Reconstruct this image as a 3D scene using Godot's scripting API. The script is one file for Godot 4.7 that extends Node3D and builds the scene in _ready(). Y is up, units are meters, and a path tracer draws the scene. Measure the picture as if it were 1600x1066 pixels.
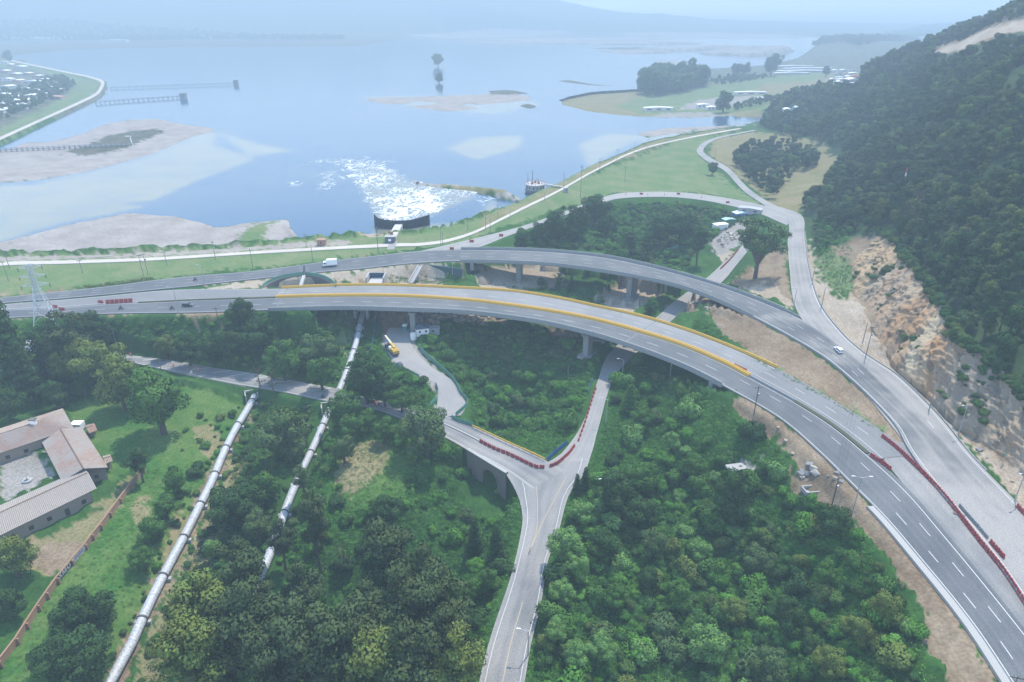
extends Node3D
# A hazy reservoir seen from a drone: two road viaducts over a green ravine, water pipes, an old tiled farm house, a cut rock slope and a wooded hill.
# Camera at x 0, z 0, 105 m above the highway (y 0), looking along -z. px() turns a place seen in the survey picture (1600 wide) into a ray; at() and hit() meet it with a level or with the terrain.
const CAM_H := 105.0
const FOCAL := 1066.0
const TILT := 0.44700
const NU := 540
const NV := 680
const U0 := -0.96
const U1 := 0.96
const WATER := -6.0
var V0 := log(58.0)
var V1 := log(7600.0)
var hgt := PackedFloat32Array()
var zone := PackedByteArray()
var lake := PackedFloat32Array()
var road_w := PackedFloat32Array()
var road_h := PackedFloat32Array()
var shallow := PackedFloat32Array()
var used := {}
var mats := {}
var noise := FastNoiseLite.new()
var fine := FastNoiseLite.new()
var rng := RandomNumberGenerator.new()

class Shape:   # collects faces; tri() wants its corners anticlockwise as seen from outside
	var v := PackedVector3Array()
	var n := PackedVector3Array()
	var c := PackedColorArray()
	var col := Color.WHITE
	func tri(a: Vector3, b: Vector3, d: Vector3) -> void:
		var m := (b - a).cross(d - a).normalized()
		v.append(a); v.append(d); v.append(b)
		for k in 3:
			n.append(m); c.append(col)
	func quad(a: Vector3, b: Vector3, d: Vector3, e: Vector3) -> void:
		tri(a, b, d); tri(a, d, e)
	func smooth_quad(p: Array, m: Array) -> void:
		for k in [0, 2, 1, 0, 3, 2]:
			v.append(p[k]); n.append(m[k]); c.append(col)
	func box(center: Vector3, size: Vector3, b := Basis.IDENTITY, top := 1.0) -> void:
		var h := size / 2.0
		var q := []
		for y in [-1, 1]:
			var s: float = 1.0 if y < 0 else top
			for k in [[-1, -1], [1, -1], [1, 1], [-1, 1]]:
				q.append(center + b * Vector3(k[0] * h.x * s, y * h.y, k[1] * h.z * s))
		quad(q[4], q[7], q[6], q[5]); quad(q[0], q[1], q[2], q[3])
		for k in 4:
			var j := (k + 1) % 4
			quad(q[j], q[k], q[k + 4], q[j + 4])
	func bar(a: Vector3, b: Vector3, w: float, h: float) -> void:
		var d := b - a
		box((a + b) / 2.0, Vector3(w, h, d.length()), Basis.looking_at(d, Vector3.UP if absf(d.normalized().y) < 0.95 else Vector3.RIGHT))
	func tube(a: Vector3, b: Vector3, ra: float, rb: float, sides := 8, caps := true) -> void:
		var d := (b - a).normalized()
		var x := d.cross(Vector3.UP if absf(d.y) < 0.9 else Vector3.RIGHT).normalized()
		var y := d.cross(x)
		for k in sides:
			var p := TAU * k / sides
			var q := TAU * (k + 1) / sides
			var e := x * cos(p) + y * sin(p)
			var f := x * cos(q) + y * sin(q)
			smooth_quad([a + e * ra, a + f * ra, b + f * rb, b + e * rb], [e, f, f, e])
			if caps:
				tri(b, b + e * rb, b + f * rb); tri(a, a + f * ra, a + e * ra)
	func loft(rings: Array, closed := true, ends := true) -> void:   # rings: arrays of points, anticlockwise as seen against the way the rings run
		for r in rings.size() - 1:
			var p: PackedVector3Array = rings[r]
			var q: PackedVector3Array = rings[r + 1]
			for k in (p.size() if closed else p.size() - 1):
				var j := (k + 1) % p.size()
				quad(p[k], p[j], q[j], q[k])
		if ends:
			for pair in [[rings[0], -1], [rings[-1], 1]]:
				var p: PackedVector3Array = pair[0]
				for k in range(1, p.size() - 1):
					if pair[1] > 0: tri(p[0], p[k], p[k + 1])
					else: tri(p[0], p[k + 1], p[k])
	func prism(outline: PackedVector2Array, depth: float, t := Transform3D()) -> void:   # outline in x, y; depth along z, centred
		var ix := Geometry2D.triangulate_polygon(outline)
		var turn := 1.0 if not Geometry2D.is_polygon_clockwise(outline) else -1.0
		var f := func(p: Vector2, z: float) -> Vector3: return t * Vector3(p.x, p.y, z)
		var h := depth / 2.0
		for k in range(0, ix.size(), 3):
			var a := outline[ix[k]]; var b := outline[ix[k + 1]]; var d := outline[ix[k + 2]]
			if (b - a).cross(d - a) < 0:
				var s := b; b = d; d = s
			tri(f.call(a, h), f.call(b, h), f.call(d, h)); tri(f.call(a, -h), f.call(d, -h), f.call(b, -h))
		for k in outline.size():
			var a := outline[k]; var b := outline[(k + 1) % outline.size()]
			if turn > 0: quad(f.call(a, h), f.call(a, -h), f.call(b, -h), f.call(b, h))
			else: quad(f.call(b, h), f.call(b, -h), f.call(a, -h), f.call(a, h))
	func mesh() -> ArrayMesh:
		var m := ArrayMesh.new()
		if v.is_empty(): return m
		var a := []
		a.resize(Mesh.ARRAY_MAX)
		a[Mesh.ARRAY_VERTEX] = v; a[Mesh.ARRAY_NORMAL] = n; a[Mesh.ARRAY_COLOR] = c
		m.add_surface_from_arrays(Mesh.PRIMITIVE_TRIANGLES, a)
		return m

# ---------- names and tags
func numbered(called: String) -> String:
	used[called] = used.get(called, -1) + 1
	return called if used[called] == 0 else "%s_%03d" % [called, used[called]]

func tag(o: Node, label: String, category: String, group := "", kind := "") -> Node:
	if label: o.set_meta("label", label)
	if category: o.set_meta("category", category)
	if group: o.set_meta("group", group)
	if kind: o.set_meta("kind", kind)
	return o

func thing(called: String, label: String, category: String, where := Vector3.ZERO, turn := 0.0, group := "") -> Node3D:
	var o := Node3D.new()
	o.name = numbered(called)
	add_child(o)
	o.position = where
	o.rotation.y = turn
	tag(o, label, category, group)
	return o

func obj(called: String, m: Mesh, mat: Material, parent: Node = self) -> MeshInstance3D:
	var o := MeshInstance3D.new()
	o.name = numbered(called) if parent == self else called
	o.mesh = m
	o.material_override = mat
	parent.add_child(o, true)
	if parent != self:
		var taken := {}
		for sib in parent.get_children():
			if sib != o: taken[str(sib.name)] = true
		var k := 0
		while taken.has(called if k == 0 else "%s_%03d" % [called, k]): k += 1
		o.name = called if k == 0 else "%s_%03d" % [called, k]
	return o

func struct(called: String, m: Mesh, mat: Material, parent: Node = self) -> MeshInstance3D:
	var o := obj(called, m, mat, parent)
	if parent == self: o.set_meta("kind", "structure")
	return o

func copy(o: Node3D, called: String, where: Vector3, turn: float, size := Vector3.ONE, label := "", group := "") -> Node3D:
	var r: Node3D = o.duplicate()
	r.name = numbered(called)
	add_child(r)
	r.transform = Transform3D(Basis(Vector3.UP, turn).scaled_local(size), where)
	if label: r.set_meta("label", label)
	if group: r.set_meta("group", group)
	return r

func many(called: String, m: Mesh, mat: Material, places: Array, parent: Node = self) -> MultiMeshInstance3D:
	var mm := MultiMesh.new()
	mm.transform_format = MultiMesh.TRANSFORM_3D
	mm.use_colors = true
	mm.mesh = m
	mm.instance_count = places.size()
	for k in places.size():
		mm.set_instance_transform(k, places[k][0])
		mm.set_instance_color(k, places[k][1])
	var o := MultiMeshInstance3D.new()
	o.name = numbered(called) if parent == self else called
	o.multimesh = mm
	o.material_override = mat
	o.set_meta("kind", "stuff")
	parent.add_child(o, true)
	return o

# ---------- materials
func lin(r: float, g: float, b: float) -> Color:
	return Color(r, g, b).linear_to_srgb()

func grain(seed_: int, freq: float, lo: float, hi: float, size := 256, octaves := 4) -> NoiseTexture2D:
	var t := NoiseTexture2D.new()
	var n := FastNoiseLite.new()
	n.seed = seed_; n.frequency = freq; n.fractal_octaves = octaves
	t.noise = n; t.width = size; t.height = size; t.seamless = true
	var g := Gradient.new()
	g.set_color(0, Color(lo, lo, lo)); g.set_color(1, Color(hi, hi, hi))
	t.color_ramp = g
	return t

func bumps(seed_: int, freq: float, strength: float) -> NoiseTexture2D:
	var t := NoiseTexture2D.new()
	var n := FastNoiseLite.new()
	n.seed = seed_; n.frequency = freq; n.fractal_octaves = 4
	t.noise = n; t.width = 256; t.height = 256; t.seamless = true; t.as_normal_map = true; t.bump_strength = strength
	return t

func paint(called: String, r: float, g: float, b: float, rough := 0.8, metal := 0.0) -> StandardMaterial3D:
	if not mats.has(called):
		var m := StandardMaterial3D.new()
		m.resource_name = called
		m.albedo_color = lin(r, g, b)
		m.roughness = rough
		m.metallic = metal
		mats[called] = m
	return mats[called]

func rough_paint(called: String, r: float, g: float, b: float, rough: float, tex: Texture2D, size: float, bump: Texture2D = null, vertex := false) -> StandardMaterial3D:
	if not mats.has(called):
		var m := paint(called, r, g, b, rough)
		m.vertex_color_use_as_albedo = vertex
		m.albedo_texture = tex
		m.uv1_triplanar = true
		m.uv1_world_triplanar = true
		m.uv1_scale = Vector3.ONE / size
		if bump:
			m.normal_enabled = true
			m.normal_texture = bump
	return mats[called]

func leaf_paint(called: String, r: float, g: float, b: float) -> StandardMaterial3D:
	if not mats.has(called):
		var m := paint(called, r, g, b, 0.6)
		m.vertex_color_use_as_albedo = true
		m.metallic_specular = 0.12
		m.backlight = Color(0.3, 0.42, 0.12)
	return mats[called]

# ---------- from the survey picture to the place
func px(x: float, y: float) -> Vector3:
	var dx := (x - 800.0) / FOCAL
	var dy := (533.0 - y) / FOCAL
	return Vector3(dx, -sin(TILT) + dy * cos(TILT), -cos(TILT) - dy * sin(TILT))

func at(x: float, y: float, e := 0.0) -> Vector3:
	var d := px(x, y)
	var t := (e - CAM_H) / d.y
	return Vector3(d.x * t, e, d.z * t)

func ground(x: float, z: float) -> float:
	var gu := clampf((atan2(x, -z) - U0) / (U1 - U0) * (NU - 1), 0.0, NU - 1.001)
	var gv := clampf((0.5 * log(x * x + z * z) - V0) / (V1 - V0) * (NV - 1), 0.0, NV - 1.001)
	var i := int(gu); var j := int(gv)
	var a := gu - i; var b := gv - j
	var k := j * NU + i
	return lerpf(lerpf(hgt[k], hgt[k + 1], a), lerpf(hgt[k + NU], hgt[k + NU + 1], a), b)

func cell(x: float, z: float) -> int:
	var gu := clampi(roundi((atan2(x, -z) - U0) / (U1 - U0) * (NU - 1)), 0, NU - 1)
	var gv := clampi(roundi((0.5 * log(x * x + z * z) - V0) / (V1 - V0) * (NV - 1)), 0, NV - 1)
	return gv * NU + gu

func on(x: float, z: float, up := 0.0) -> Vector3:
	return Vector3(x, ground(x, z) + up, z)

func hit(x: float, y: float, up := 0.0) -> Vector3:   # the place on the terrain (up metres above it) seen at x, y
	var d := px(x, y)
	d = d / Vector2(d.x, d.z).length()
	var t := 62.0
	var last := 60.0
	while t < 7000.0 and CAM_H + d.y * t > ground(d.x * t, d.z * t) + up:
		last = t
		t *= 1.012
	for k in 12:
		var m := (last + t) / 2.0
		if CAM_H + d.y * m > ground(d.x * m, d.z * m) + up: last = m
		else: t = m
	return Vector3(d.x * t, CAM_H + d.y * t - up, d.z * t)

func read(s: String, e := 0.0) -> PackedVector3Array:   # "x,y[,level] x,y ..."
	var out := PackedVector3Array()
	for w in s.split(" ", false):
		var q := w.split(",")
		out.append(Vector3(float(q[0]), float(q[1]), float(q[2]) if q.size() > 2 else e))
	return out

func curve(s: String, e := 0.0, step := 2.5) -> PackedVector3Array:
	var p := PackedVector3Array()
	for q in read(s, e): p.append(at(q.x, q.y, q.z))
	return smooth_line(p, step)

func smooth_line(p: PackedVector3Array, step: float) -> PackedVector3Array:
	var out := PackedVector3Array()
	for k in p.size() - 1:
		var a := p[maxi(k - 1, 0)]; var b := p[k]; var c := p[k + 1]; var d := p[mini(k + 2, p.size() - 1)]
		var n := maxi(1, int(b.distance_to(c) / step))
		var len_ := b.distance_to(c)
		var m1 := (c - a) / maxf(c.distance_to(a), 0.01) * len_
		var m2 := (d - b) / maxf(d.distance_to(b), 0.01) * len_
		for i in n:
			var t := float(i) / n
			var t2 := t * t; var t3 := t2 * t
			out.append(b * (2 * t3 - 3 * t2 + 1) + m1 * (t3 - 2 * t2 + t) + c * (-2 * t3 + 3 * t2) + m2 * (t3 - t2))
	out.append(p[-1])
	return out

func even(p: PackedVector3Array, step: float) -> PackedVector3Array:   # the same line in equal steps
	var out := PackedVector3Array([p[0]])
	var left := step
	for k in p.size() - 1:
		var a := p[k]; var b := p[k + 1]
		var d := a.distance_to(b)
		var s := left
		while s <= d:
			out.append(a.lerp(b, s / d))
			s += step
		left = s - d
	return out

func tangent(p: PackedVector3Array, k: int) -> Vector3:
	var t := p[mini(k + 1, p.size() - 1)] - p[maxi(k - 1, 0)]
	t.y = 0
	return t.normalized()

func across(m: PackedVector3Array, other: PackedVector3Array) -> PackedVector3Array:   # the points of other that lie square across from those of m
	var out := PackedVector3Array()
	for k in m.size():
		var t := tangent(m, k)
		var best := 1e9
		var found := Vector3.ZERO
		for i in other.size() - 1:
			var a := (other[i] - m[k]).dot(t); var b := (other[i + 1] - m[k]).dot(t)
			if a * b <= 0.0 and a != b:
				var p := other[i].lerp(other[i + 1], a / (a - b))
				var d := p.distance_to(m[k])
				if d < best:
					best = d; found = p
		if best > 60.0:
			found = other[0] if other[0].distance_to(m[k]) < other[-1].distance_to(m[k]) else other[-1]
		out.append(found)
	return out

func between(a: PackedVector3Array, b: PackedVector3Array, s: float, up := 0.0) -> PackedVector3Array:
	var out := PackedVector3Array()
	for k in a.size(): out.append(a[k].lerp(b[k], s) + Vector3(0, up, 0))
	return out

func shifted(p: PackedVector3Array, side: float, up := 0.0) -> PackedVector3Array:   # side metres to the right of its run
	var out := PackedVector3Array()
	for k in p.size():
		var t := tangent(p, k)
		out.append(p[k] + Vector3(-t.z, 0, t.x) * side + Vector3(0, up, 0))
	return out

# ---------- the terrain's grid
func to_grid(p: PackedVector3Array) -> PackedVector2Array:
	var out := PackedVector2Array()
	for k in p.size():
		for i in 6:
			var q := p[k].lerp(p[(k + 1) % p.size()], i / 6.0)
			out.append(Vector2((atan2(q.x, -q.z) - U0) / (U1 - U0) * (NU - 1), (0.5 * log(q.x * q.x + q.z * q.z) - V0) / (V1 - V0) * (NV - 1)))
	return out

func spans(g: PackedVector2Array) -> Array:   # [row, first, last] of the grid points inside
	var lo := 1e9; var hi := -1e9
	for q in g:
		lo = minf(lo, q.y); hi = maxf(hi, q.y)
	var out := []
	for j in range(maxi(0, ceili(lo)), mini(NV - 1, floori(hi)) + 1):
		var xs := []
		for k in g.size():
			var a := g[k]; var b := g[(k + 1) % g.size()]
			if (a.y <= j) != (b.y <= j): xs.append(a.x + (j - a.y) / (b.y - a.y) * (b.x - a.x))
		xs.sort()
		for k in range(0, xs.size() - 1, 2):
			var i0 := maxi(0, ceili(xs[k])); var i1 := mini(NU - 1, floori(xs[k + 1]))
			if i1 >= i0: out.append([j, i0, i1])
	return out

func area(s: String, level = null) -> PackedVector3Array:
	var p := PackedVector3Array()
	for q in read(s): p.append(hit(q.x, q.y) if level == null else at(q.x, q.y, level))
	return p

func fill(s: String, what: int, level = null) -> void:
	for r in spans(to_grid(area(s, level))):
		for i in range(r[1], r[2] + 1): zone[r[0] * NU + i] = what

func fill_float(into: PackedFloat32Array, s: String, level: float, value: float) -> void:
	for r in spans(to_grid(area(s, level))):
		for i in range(r[1], r[2] + 1): into[r[0] * NU + i] = value

func blur(a: PackedFloat32Array, times: int) -> PackedFloat32Array:
	for n in times:
		var b := a.duplicate()
		for k in range(1, a.size() - 1): b[k] = (a[k - 1] + a[k] * 2.0 + a[k + 1]) * 0.25
		for k in range(NU, a.size() - NU): a[k] = (b[k - NU] + b[k] * 2.0 + b[k + NU]) * 0.25
	return a

func carve(line: PackedVector3Array, half: PackedFloat32Array, flat: float, blend: float, drop: float) -> void:
	var last := Vector3(1e9, 0, 0)
	for k in line.size():
		var p := line[k]
		if p.distance_to(last) < 1.8: continue
		last = p
		var reach := half[k] + blend
		var r := Vector2(p.x, p.z).length()
		if r < 62.0: continue
		var gu := (atan2(p.x, -p.z) - U0) / (U1 - U0) * (NU - 1)
		var gv := (log(r) - V0) / (V1 - V0) * (NV - 1)
		var du := reach / r / (U1 - U0) * (NU - 1)
		var dv := reach / r / (V1 - V0) * (NV - 1)
		for j in range(maxi(0, int(gv - dv)), mini(NV - 1, int(gv + dv) + 1)):
			for i in range(maxi(0, int(gu - du)), mini(NU - 1, int(gu + du) + 1)):
				var d := Vector2((i - gu) / du, (j - gv) / dv).length() * reach - half[k]
				var w := 1.0 - smoothstep(flat, blend, d)
				var at_ := j * NU + i
				if w > road_w[at_]:
					road_w[at_] = w
					road_h[at_] = p.y - drop

func carve_strip(a: PackedVector3Array, b: PackedVector3Array, flat := 2.0, blend := 9.0, drop := 0.3) -> void:
	var half := PackedFloat32Array()
	for k in a.size(): half.append(a[k].distance_to(b[k]) / 2.0)
	carve(between(a, b, 0.5), half, flat, blend, drop)

# ---------- strips, kerbs and lines that follow a road
func strip(a: PackedVector3Array, b: PackedVector3Array, base: Color, other: Color, lanes := 0, n := 6, thick := 0.3, dust := 0.35, dust_end := -1.0) -> ArrayMesh:
	# road surface from edge a to edge b, worn and dusty in patches and along the wheel tracks, with its sides
	var s := Shape.new()
	var rows := []
	var cols := []
	for k in a.size():
		var row := []
		var cr := []
		for i in n + 1:
			var f := float(i) / n
			var p := a[k].lerp(b[k], f)
			var w := (dust if dust_end < 0.0 else lerpf(dust, dust_end, smoothstep(0.25, 0.85, float(k) / a.size()))) + 0.55 * noise.get_noise_2d(p.x * 1.6, p.z * 1.6) + 0.35 * fine.get_noise_2d(p.x * 0.9, p.z * 0.9)
			w += 0.3 * noise.get_noise_2d(f * 520.0 + a.size(), k * 1.3)
			if lanes > 0: w += 0.16 * cos(f * lanes * TAU * 2.0) - (0.0 if i > 0 and i < n else -0.25)
			row.append(p); cr.append(base.lerp(other, clampf(w, 0.0, 1.0)))
		rows.append(row); cols.append(cr)
	for k in a.size() - 1:
		for i in n:
			var q := [rows[k][i], rows[k + 1][i], rows[k + 1][i + 1], rows[k][i + 1]]
			var c := [cols[k][i], cols[k + 1][i], cols[k + 1][i + 1], cols[k][i + 1]]
			var flip: bool = (q[1] - q[0]).cross(q[3] - q[0]).y < 0
			for m in ([0, 1, 2, 0, 2, 3] if flip else [0, 2, 1, 0, 3, 2]):
				s.v.append(q[m]); s.n.append(Vector3.UP); s.c.append(c[m])
		for e in [[0, 1], [n, -1]]:
			s.col = cols[k][e[0]]
			var p: Vector3 = rows[k][e[0]]; var q: Vector3 = rows[k + 1][e[0]]
			var dn := Vector3(0, -thick, 0)
			s.quad(p, q, q + dn, p + dn)
	return s.mesh()

func line_on(s: Shape, p: PackedVector3Array, w: float, up := 0.015) -> void:
	for k in p.size() - 1:
		var t := tangent(p, k); var u := tangent(p, k + 1)
		var x := Vector3(-t.z, 0, t.x) * w / 2.0; var y := Vector3(-u.z, 0, u.x) * w / 2.0
		var l := Vector3(0, up, 0)
		s.quad(p[k] - x + l, p[k] + x + l, p[k + 1] + y + l, p[k + 1] - y + l)

func dashes_on(s: Shape, p: PackedVector3Array, w: float, length: float, gap: float, up := 0.015) -> void:
	var gone := 0.0
	var part := PackedVector3Array()
	for k in p.size() - 1:
		var n := maxi(1, int(p[k].distance_to(p[k + 1]) / 0.5))
		for i in n:
			var q := p[k].lerp(p[k + 1], float(i) / n)
			if fmod(gone, length + gap) < length: part.append(q)
			elif part.size() > 1:
				line_on(s, PackedVector3Array([part[0], part[part.size() / 2], part[-1]]), w, up)
				part.clear()
			gone += p[k].distance_to(p[k + 1]) / n

func wall_along(p: PackedVector3Array, w: float, h: float, top := 1.0, below := 0.3) -> ArrayMesh:
	var s := Shape.new()
	var rings := []
	for k in p.size():
		var t := tangent(p, k)
		var x := Vector3(-t.z, 0, t.x) * w / 2.0
		var up := Vector3(0, h, 0)
		var dn := Vector3(0, -below, 0)
		rings.append(PackedVector3Array([p[k] + x + dn, p[k] + x * top + up, p[k] - x * top + up, p[k] - x + dn]))
	s.loft(rings)
	return s.mesh()

func part_of(p: PackedVector3Array, from: int, to: int) -> PackedVector3Array:
	return p.slice(maxi(0, from), mini(p.size(), to + 1))

func nearest(p: PackedVector3Array, q: Vector3) -> int:
	var best := 0
	for k in p.size():
		if Vector2(p[k].x - q.x, p[k].z - q.z).length() < Vector2(p[best].x - q.x, p[best].z - q.z).length(): best = k
	return best


func _ready() -> void:
	# camera, sky, haze, sun
	var cam := Camera3D.new()
	cam.name = "camera"
	cam.position = Vector3(0, CAM_H, 0)
	cam.rotation = Vector3(-TILT, 0, 0)
	cam.fov = 53.13
	cam.near = 1.0
	cam.far = 20000.0
	add_child(cam)
	var sky := ProceduralSkyMaterial.new()
	sky.sky_top_color = Color(0.38, 0.49, 0.63)
	sky.sky_horizon_color = Color(0.9, 0.925, 0.945)
	sky.sky_curve = 0.16
	sky.ground_bottom_color = Color(0.35, 0.42, 0.46)
	sky.ground_horizon_color = Color(0.9, 0.925, 0.945)
	sky.sky_energy_multiplier = 1.75
	var env := Environment.new()
	env.background_mode = Environment.BG_SKY
	env.sky = Sky.new()
	env.sky.sky_material = sky
	env.tonemap_mode = Environment.TONE_MAPPER_LINEAR
	env.tonemap_exposure = 1.43
	env.fog_enabled = true
	env.fog_density = 0.00045
	env.fog_light_color = Color(0.83, 0.93, 1.0)
	env.sdfgi_enabled = true
	env.ssao_enabled = true
	env.ssil_enabled = true
	var we := WorldEnvironment.new()
	we.name = "world_environment"
	we.environment = env
	add_child(we)
	var sun := DirectionalLight3D.new()
	sun.name = "sun"
	sun.light_energy = 1.6
	sun.light_color = Color(1.0, 0.965, 0.91)
	sun.light_angular_distance = 0.5
	sun.shadow_enabled = true
	sun.directional_shadow_max_distance = 2500.0
	add_child(sun)
	sun.look_at_from_position(Vector3.ZERO, Vector3(-0.37, -1.35, 0.62))
	noise.seed = 7; noise.frequency = 0.02; noise.fractal_octaves = 4
	fine.seed = 11; fine.frequency = 0.14; fine.fractal_octaves = 3
	rng.seed = 20

	make_heights()
	make_roads_data()
	make_zones()
	make_ground()
	make_water()
	make_roads()
	make_viaducts()
	make_rock_cut()
	make_pipes()
	make_farm()
	make_site()
	make_lake_works()
	make_barriers()
	make_poles()
	make_vehicles()
	make_far_buildings()
	make_plants()

# ---------- the terrain
func make_heights() -> void:
	var pts := PackedVector3Array()   # grid angle, log distance, level
	var add := func(p: Vector3, e: float) -> void: pts.append(Vector3(atan2(p.x, -p.z), 0.5 * log(p.x * p.x + p.z * p.z), e))
	var levels := [
		# highway and the dike along the water
		"-250,495,0 -250,512,0 0,440,-1 0,480,0 100,470,0 200,460,0 300,450,0 400,440,0 500,425,0 560,415,0 640,400,-.2 0,411,-1 200,405,-1 400,392,-1 530,385,-1 640,381,-1 760,350,-1 867,301,-1 950,260,-1 1050,219,-1 1170,202,-1 100,425,-1.5 300,412,-1.5 450,398,-1.5 -250,432,-1 700,380,-1.5 780,362,-1.5",
		"1000,280,-4 1060,260,-4 1100,290,-3 900,310,-4 960,305,-2 1050,303,-2 1120,309,-2 1200,328,-1 1103,240,-3 1166,297,-2 1243,340,-1 1245,420,-.2 1265,470,0 1300,520,0 -150,380,-5 200,370,-5.2 400,370,-5",
		# below the highway on the left, the local road, the yard, the pipes
		"0,500,-1 100,495,-1 200,492,-1 300,491,-1 390,489,-2 100,522,-6 200,522,-6 300,525,-8 400,540,-12 480,530,-12 510,500,-8 530,530,-12 190,558,-12.5 270,575,-13 400,592,-13.8 520,620,-14 640,650,-14 750,690,-14 850,735,-14",
		"562,512,-12.5 550,555,-15.5 441,537,-16 391,634,-17.8 511,650,-18 351,706,-18.5 311,792,-19.5 260,890,-20.5 177,1057,-22 494,689,-18.8 468,743,-19.5 424,860,-21.5 340,1050,-23",
		"60,740,-15 150,700,-15 0,840,-15.5 200,640,-14.5 300,640,-15 100,900,-17 0,1030,-18 150,820,-16 0,560,-10 60,560,-11 120,580,-12 250,780,-17 200,900,-18.5 60,1060,-19 -200,700,-14 -200,1000,-17",
		"560,700,-13.5 540,740,-14 600,760,-16 650,800,-20 560,850,-20 440,740,-18 620,700,-14.5 500,800,-19",
		# the ravine
		"790,560,-19 780,600,-25 790,650,-26 770,700,-25 740,760,-25 700,820,-27 640,900,-29 550,1000,-30 700,520,-13 760,535,-17 850,540,-15 900,560,-13 690,560,-15 720,595,-17 740,640,-18 820,520,-14 850,600,-21 870,650,-19 900,640,-15.5 920,600,-13.8 820,660,-24",
		"950,580,-12.5 935,640,-13 910,680,-13.6 620,545,-11.8 650,575,-12.3 690,610,-13 700,640,-13.8 640,518,-11.5 600,500,-10.5 700,492,-9 800,500,-11 865,525,-12 975,560,-12.3",
		"600,434,-3 650,432,-6 750,442,-9 806,438,-12 850,445,-12 900,452,-13 985,463,-13 930,480,-14 1000,490,-12 1050,480,-11 1060,445,-11 1100,480,-5 1150,500,-2 1200,540,-.5 1250,580,0 1350,660,0 1100,510,-4 700,430,-8",
		"900,360,-6 950,340,-8 1000,340,-8 1050,380,-10 1100,405,-10 860,375,-5 1000,398,-12 1120,430,-9 1165,385,-6.5 1190,360,-4 1200,430,-2 1222,460,-.8 1180,420,-5 1205,380,-3 1100,340,-7 830,360,-2",
		# below the highway on the right
		"1149,628,-1.5 1255,705,-.6 1360,810,-.6 1420,880,-.6 1480,970,-.6 1540,1064,-.6 1600,1150,0 1100,614,-7 1060,610,-11 1000,640,-14 1150,700,-8 1215,715,-3.5 1100,760,-15 1000,760,-17 955,700,-15 1250,800,-8 1330,800,-2 1200,900,-16 1380,920,-3 1300,950,-10 1430,1000,-3 1100,950,-20 1340,1050,-9 1460,1070,-3 1000,1050,-19 905,900,-15.5 880,1000,-15.5 1200,1060,-18 955,850,-17",
		"830,800,-14 830,900,-14.3 800,1060,-14.5 780,1200,-15 740,900,-20 700,1000,-24 600,1060,-29 500,1060,-28 420,1060,-25 0,1250,-20 400,1250,-26 800,1280,-15 1200,1250,-17 1600,1240,0 -300,1250,-19 1900,1100,0",
		# the foot of the rock slope and the wooded hill
		"1333,459,.5 1366,522,.5 1400,575,.5 1443,612,.5 1483,655,.5 1533,690,.5 1600,745,.5 1660,800,.5 1380,366,15 1450,435,17.5 1483,489,17 1510,535,16.5 1550,562,16 1600,620,13 1660,690,10 1310,425,2 1290,440,1 1300,470,.3 1263,356,0 1253,320,-1 1290,285,0 1313,247,0 1250,200,-1 1190,187,-4 1240,144,-4 1200,260,-1 1270,230,0 1220,300,-1",
		"1600,500,22 1600,400,32 1600,300,43 1600,200,58 1600,100,80 1600,40,97 1597,4,114 1500,400,23 1450,350,22 1400,310,22 1500,300,34 1500,200,50 1400,200,34 1350,250,17 1330,300,12 1500,100,72 1450,100,62 1533,31,99 1483,54,85 1417,81,64 1357,104,40 1336,138,15 1800,500,24 1800,300,60 1800,100,110 1800,700,12",
		# the far shore
		"1000,120,-5 1100,130,-5 1150,170,-5 -300,60,-5 0,62,-5 300,68,-5 600,60,-5 900,50,-5 1200,52,-5 1300,60,-5 -200,150,-4 0,130,-5 100,110,-5 600,200,-7 300,150,-7 700,90,-7 900,170,-7 500,300,-7 200,250,-6.5 1250,95,-4 1300,125,-3 1200,110,-5"]
	for s in levels:
		for q in read(s): add.call(at(q.x, q.y, q.z), q.z)
	# what lies behind the ridges: direction in the picture, distance, level
	for q in read("1533,1020,80 1483,1180,60 1417,1350,40 1340,1350,10 1600,1250,105 1700,1000,145 1900,700,150 2000,450,105 2000,280,50 1533,1700,10 1420,1800,-3 1600,2500,0 2000,2500,0 1250,1900,-4 1100,2200,-4 1350,2600,30 1250,2400,18 1450,2300,25 800,7500,-5 0,7500,-5 1500,7500,-5 -400,7500,-5 -400,3000,-5 -400,1500,-5"):
		var d := px(q.x, 400)
		var l := Vector2(d.x, d.z).length()
		add.call(Vector3(d.x, 0, d.z) / l * q.y, q.z)
	var n := pts.size()
	var m := []
	for a in n:
		var row := PackedFloat64Array()
		row.resize(n + 2)
		for b in n: row[b] = Vector2(pts[a].x - pts[b].x, pts[a].y - pts[b].y).length()
		row[a] += 0.0005
		row[n] = 1.0
		row[n + 1] = pts[a].z
		m.append(row)
	var tail := PackedFloat64Array()
	tail.resize(n + 2)
	tail.fill(1.0)
	tail[n] = 0.0; tail[n + 1] = 0.0
	m.append(tail)
	for k in n + 1:
		var p := k
		for r in range(k + 1, n + 1):
			if absf(m[r][k]) > absf(m[p][k]): p = r
		var tmp: PackedFloat64Array = m[k]
		m[k] = m[p]; m[p] = tmp
		var top: PackedFloat64Array = m[k]
		for r in range(k + 1, n + 1):
			var row: PackedFloat64Array = m[r]
			var f := row[k] / top[k]
			if f != 0.0:
				for c in range(k, n + 2): row[c] -= f * top[c]
				m[r] = row
	var w := PackedFloat64Array()
	w.resize(n + 1)
	for k in range(n, -1, -1):
		var acc: float = m[k][n + 1]
		for c in range(k + 1, n + 1): acc -= m[k][c] * w[c]
		w[k] = acc / m[k][k]
	# coarse grid, then spread over the fine one
	var cu := 109; var cv := 137
	var coarse := PackedFloat32Array()
	coarse.resize(cu * cv)
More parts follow.
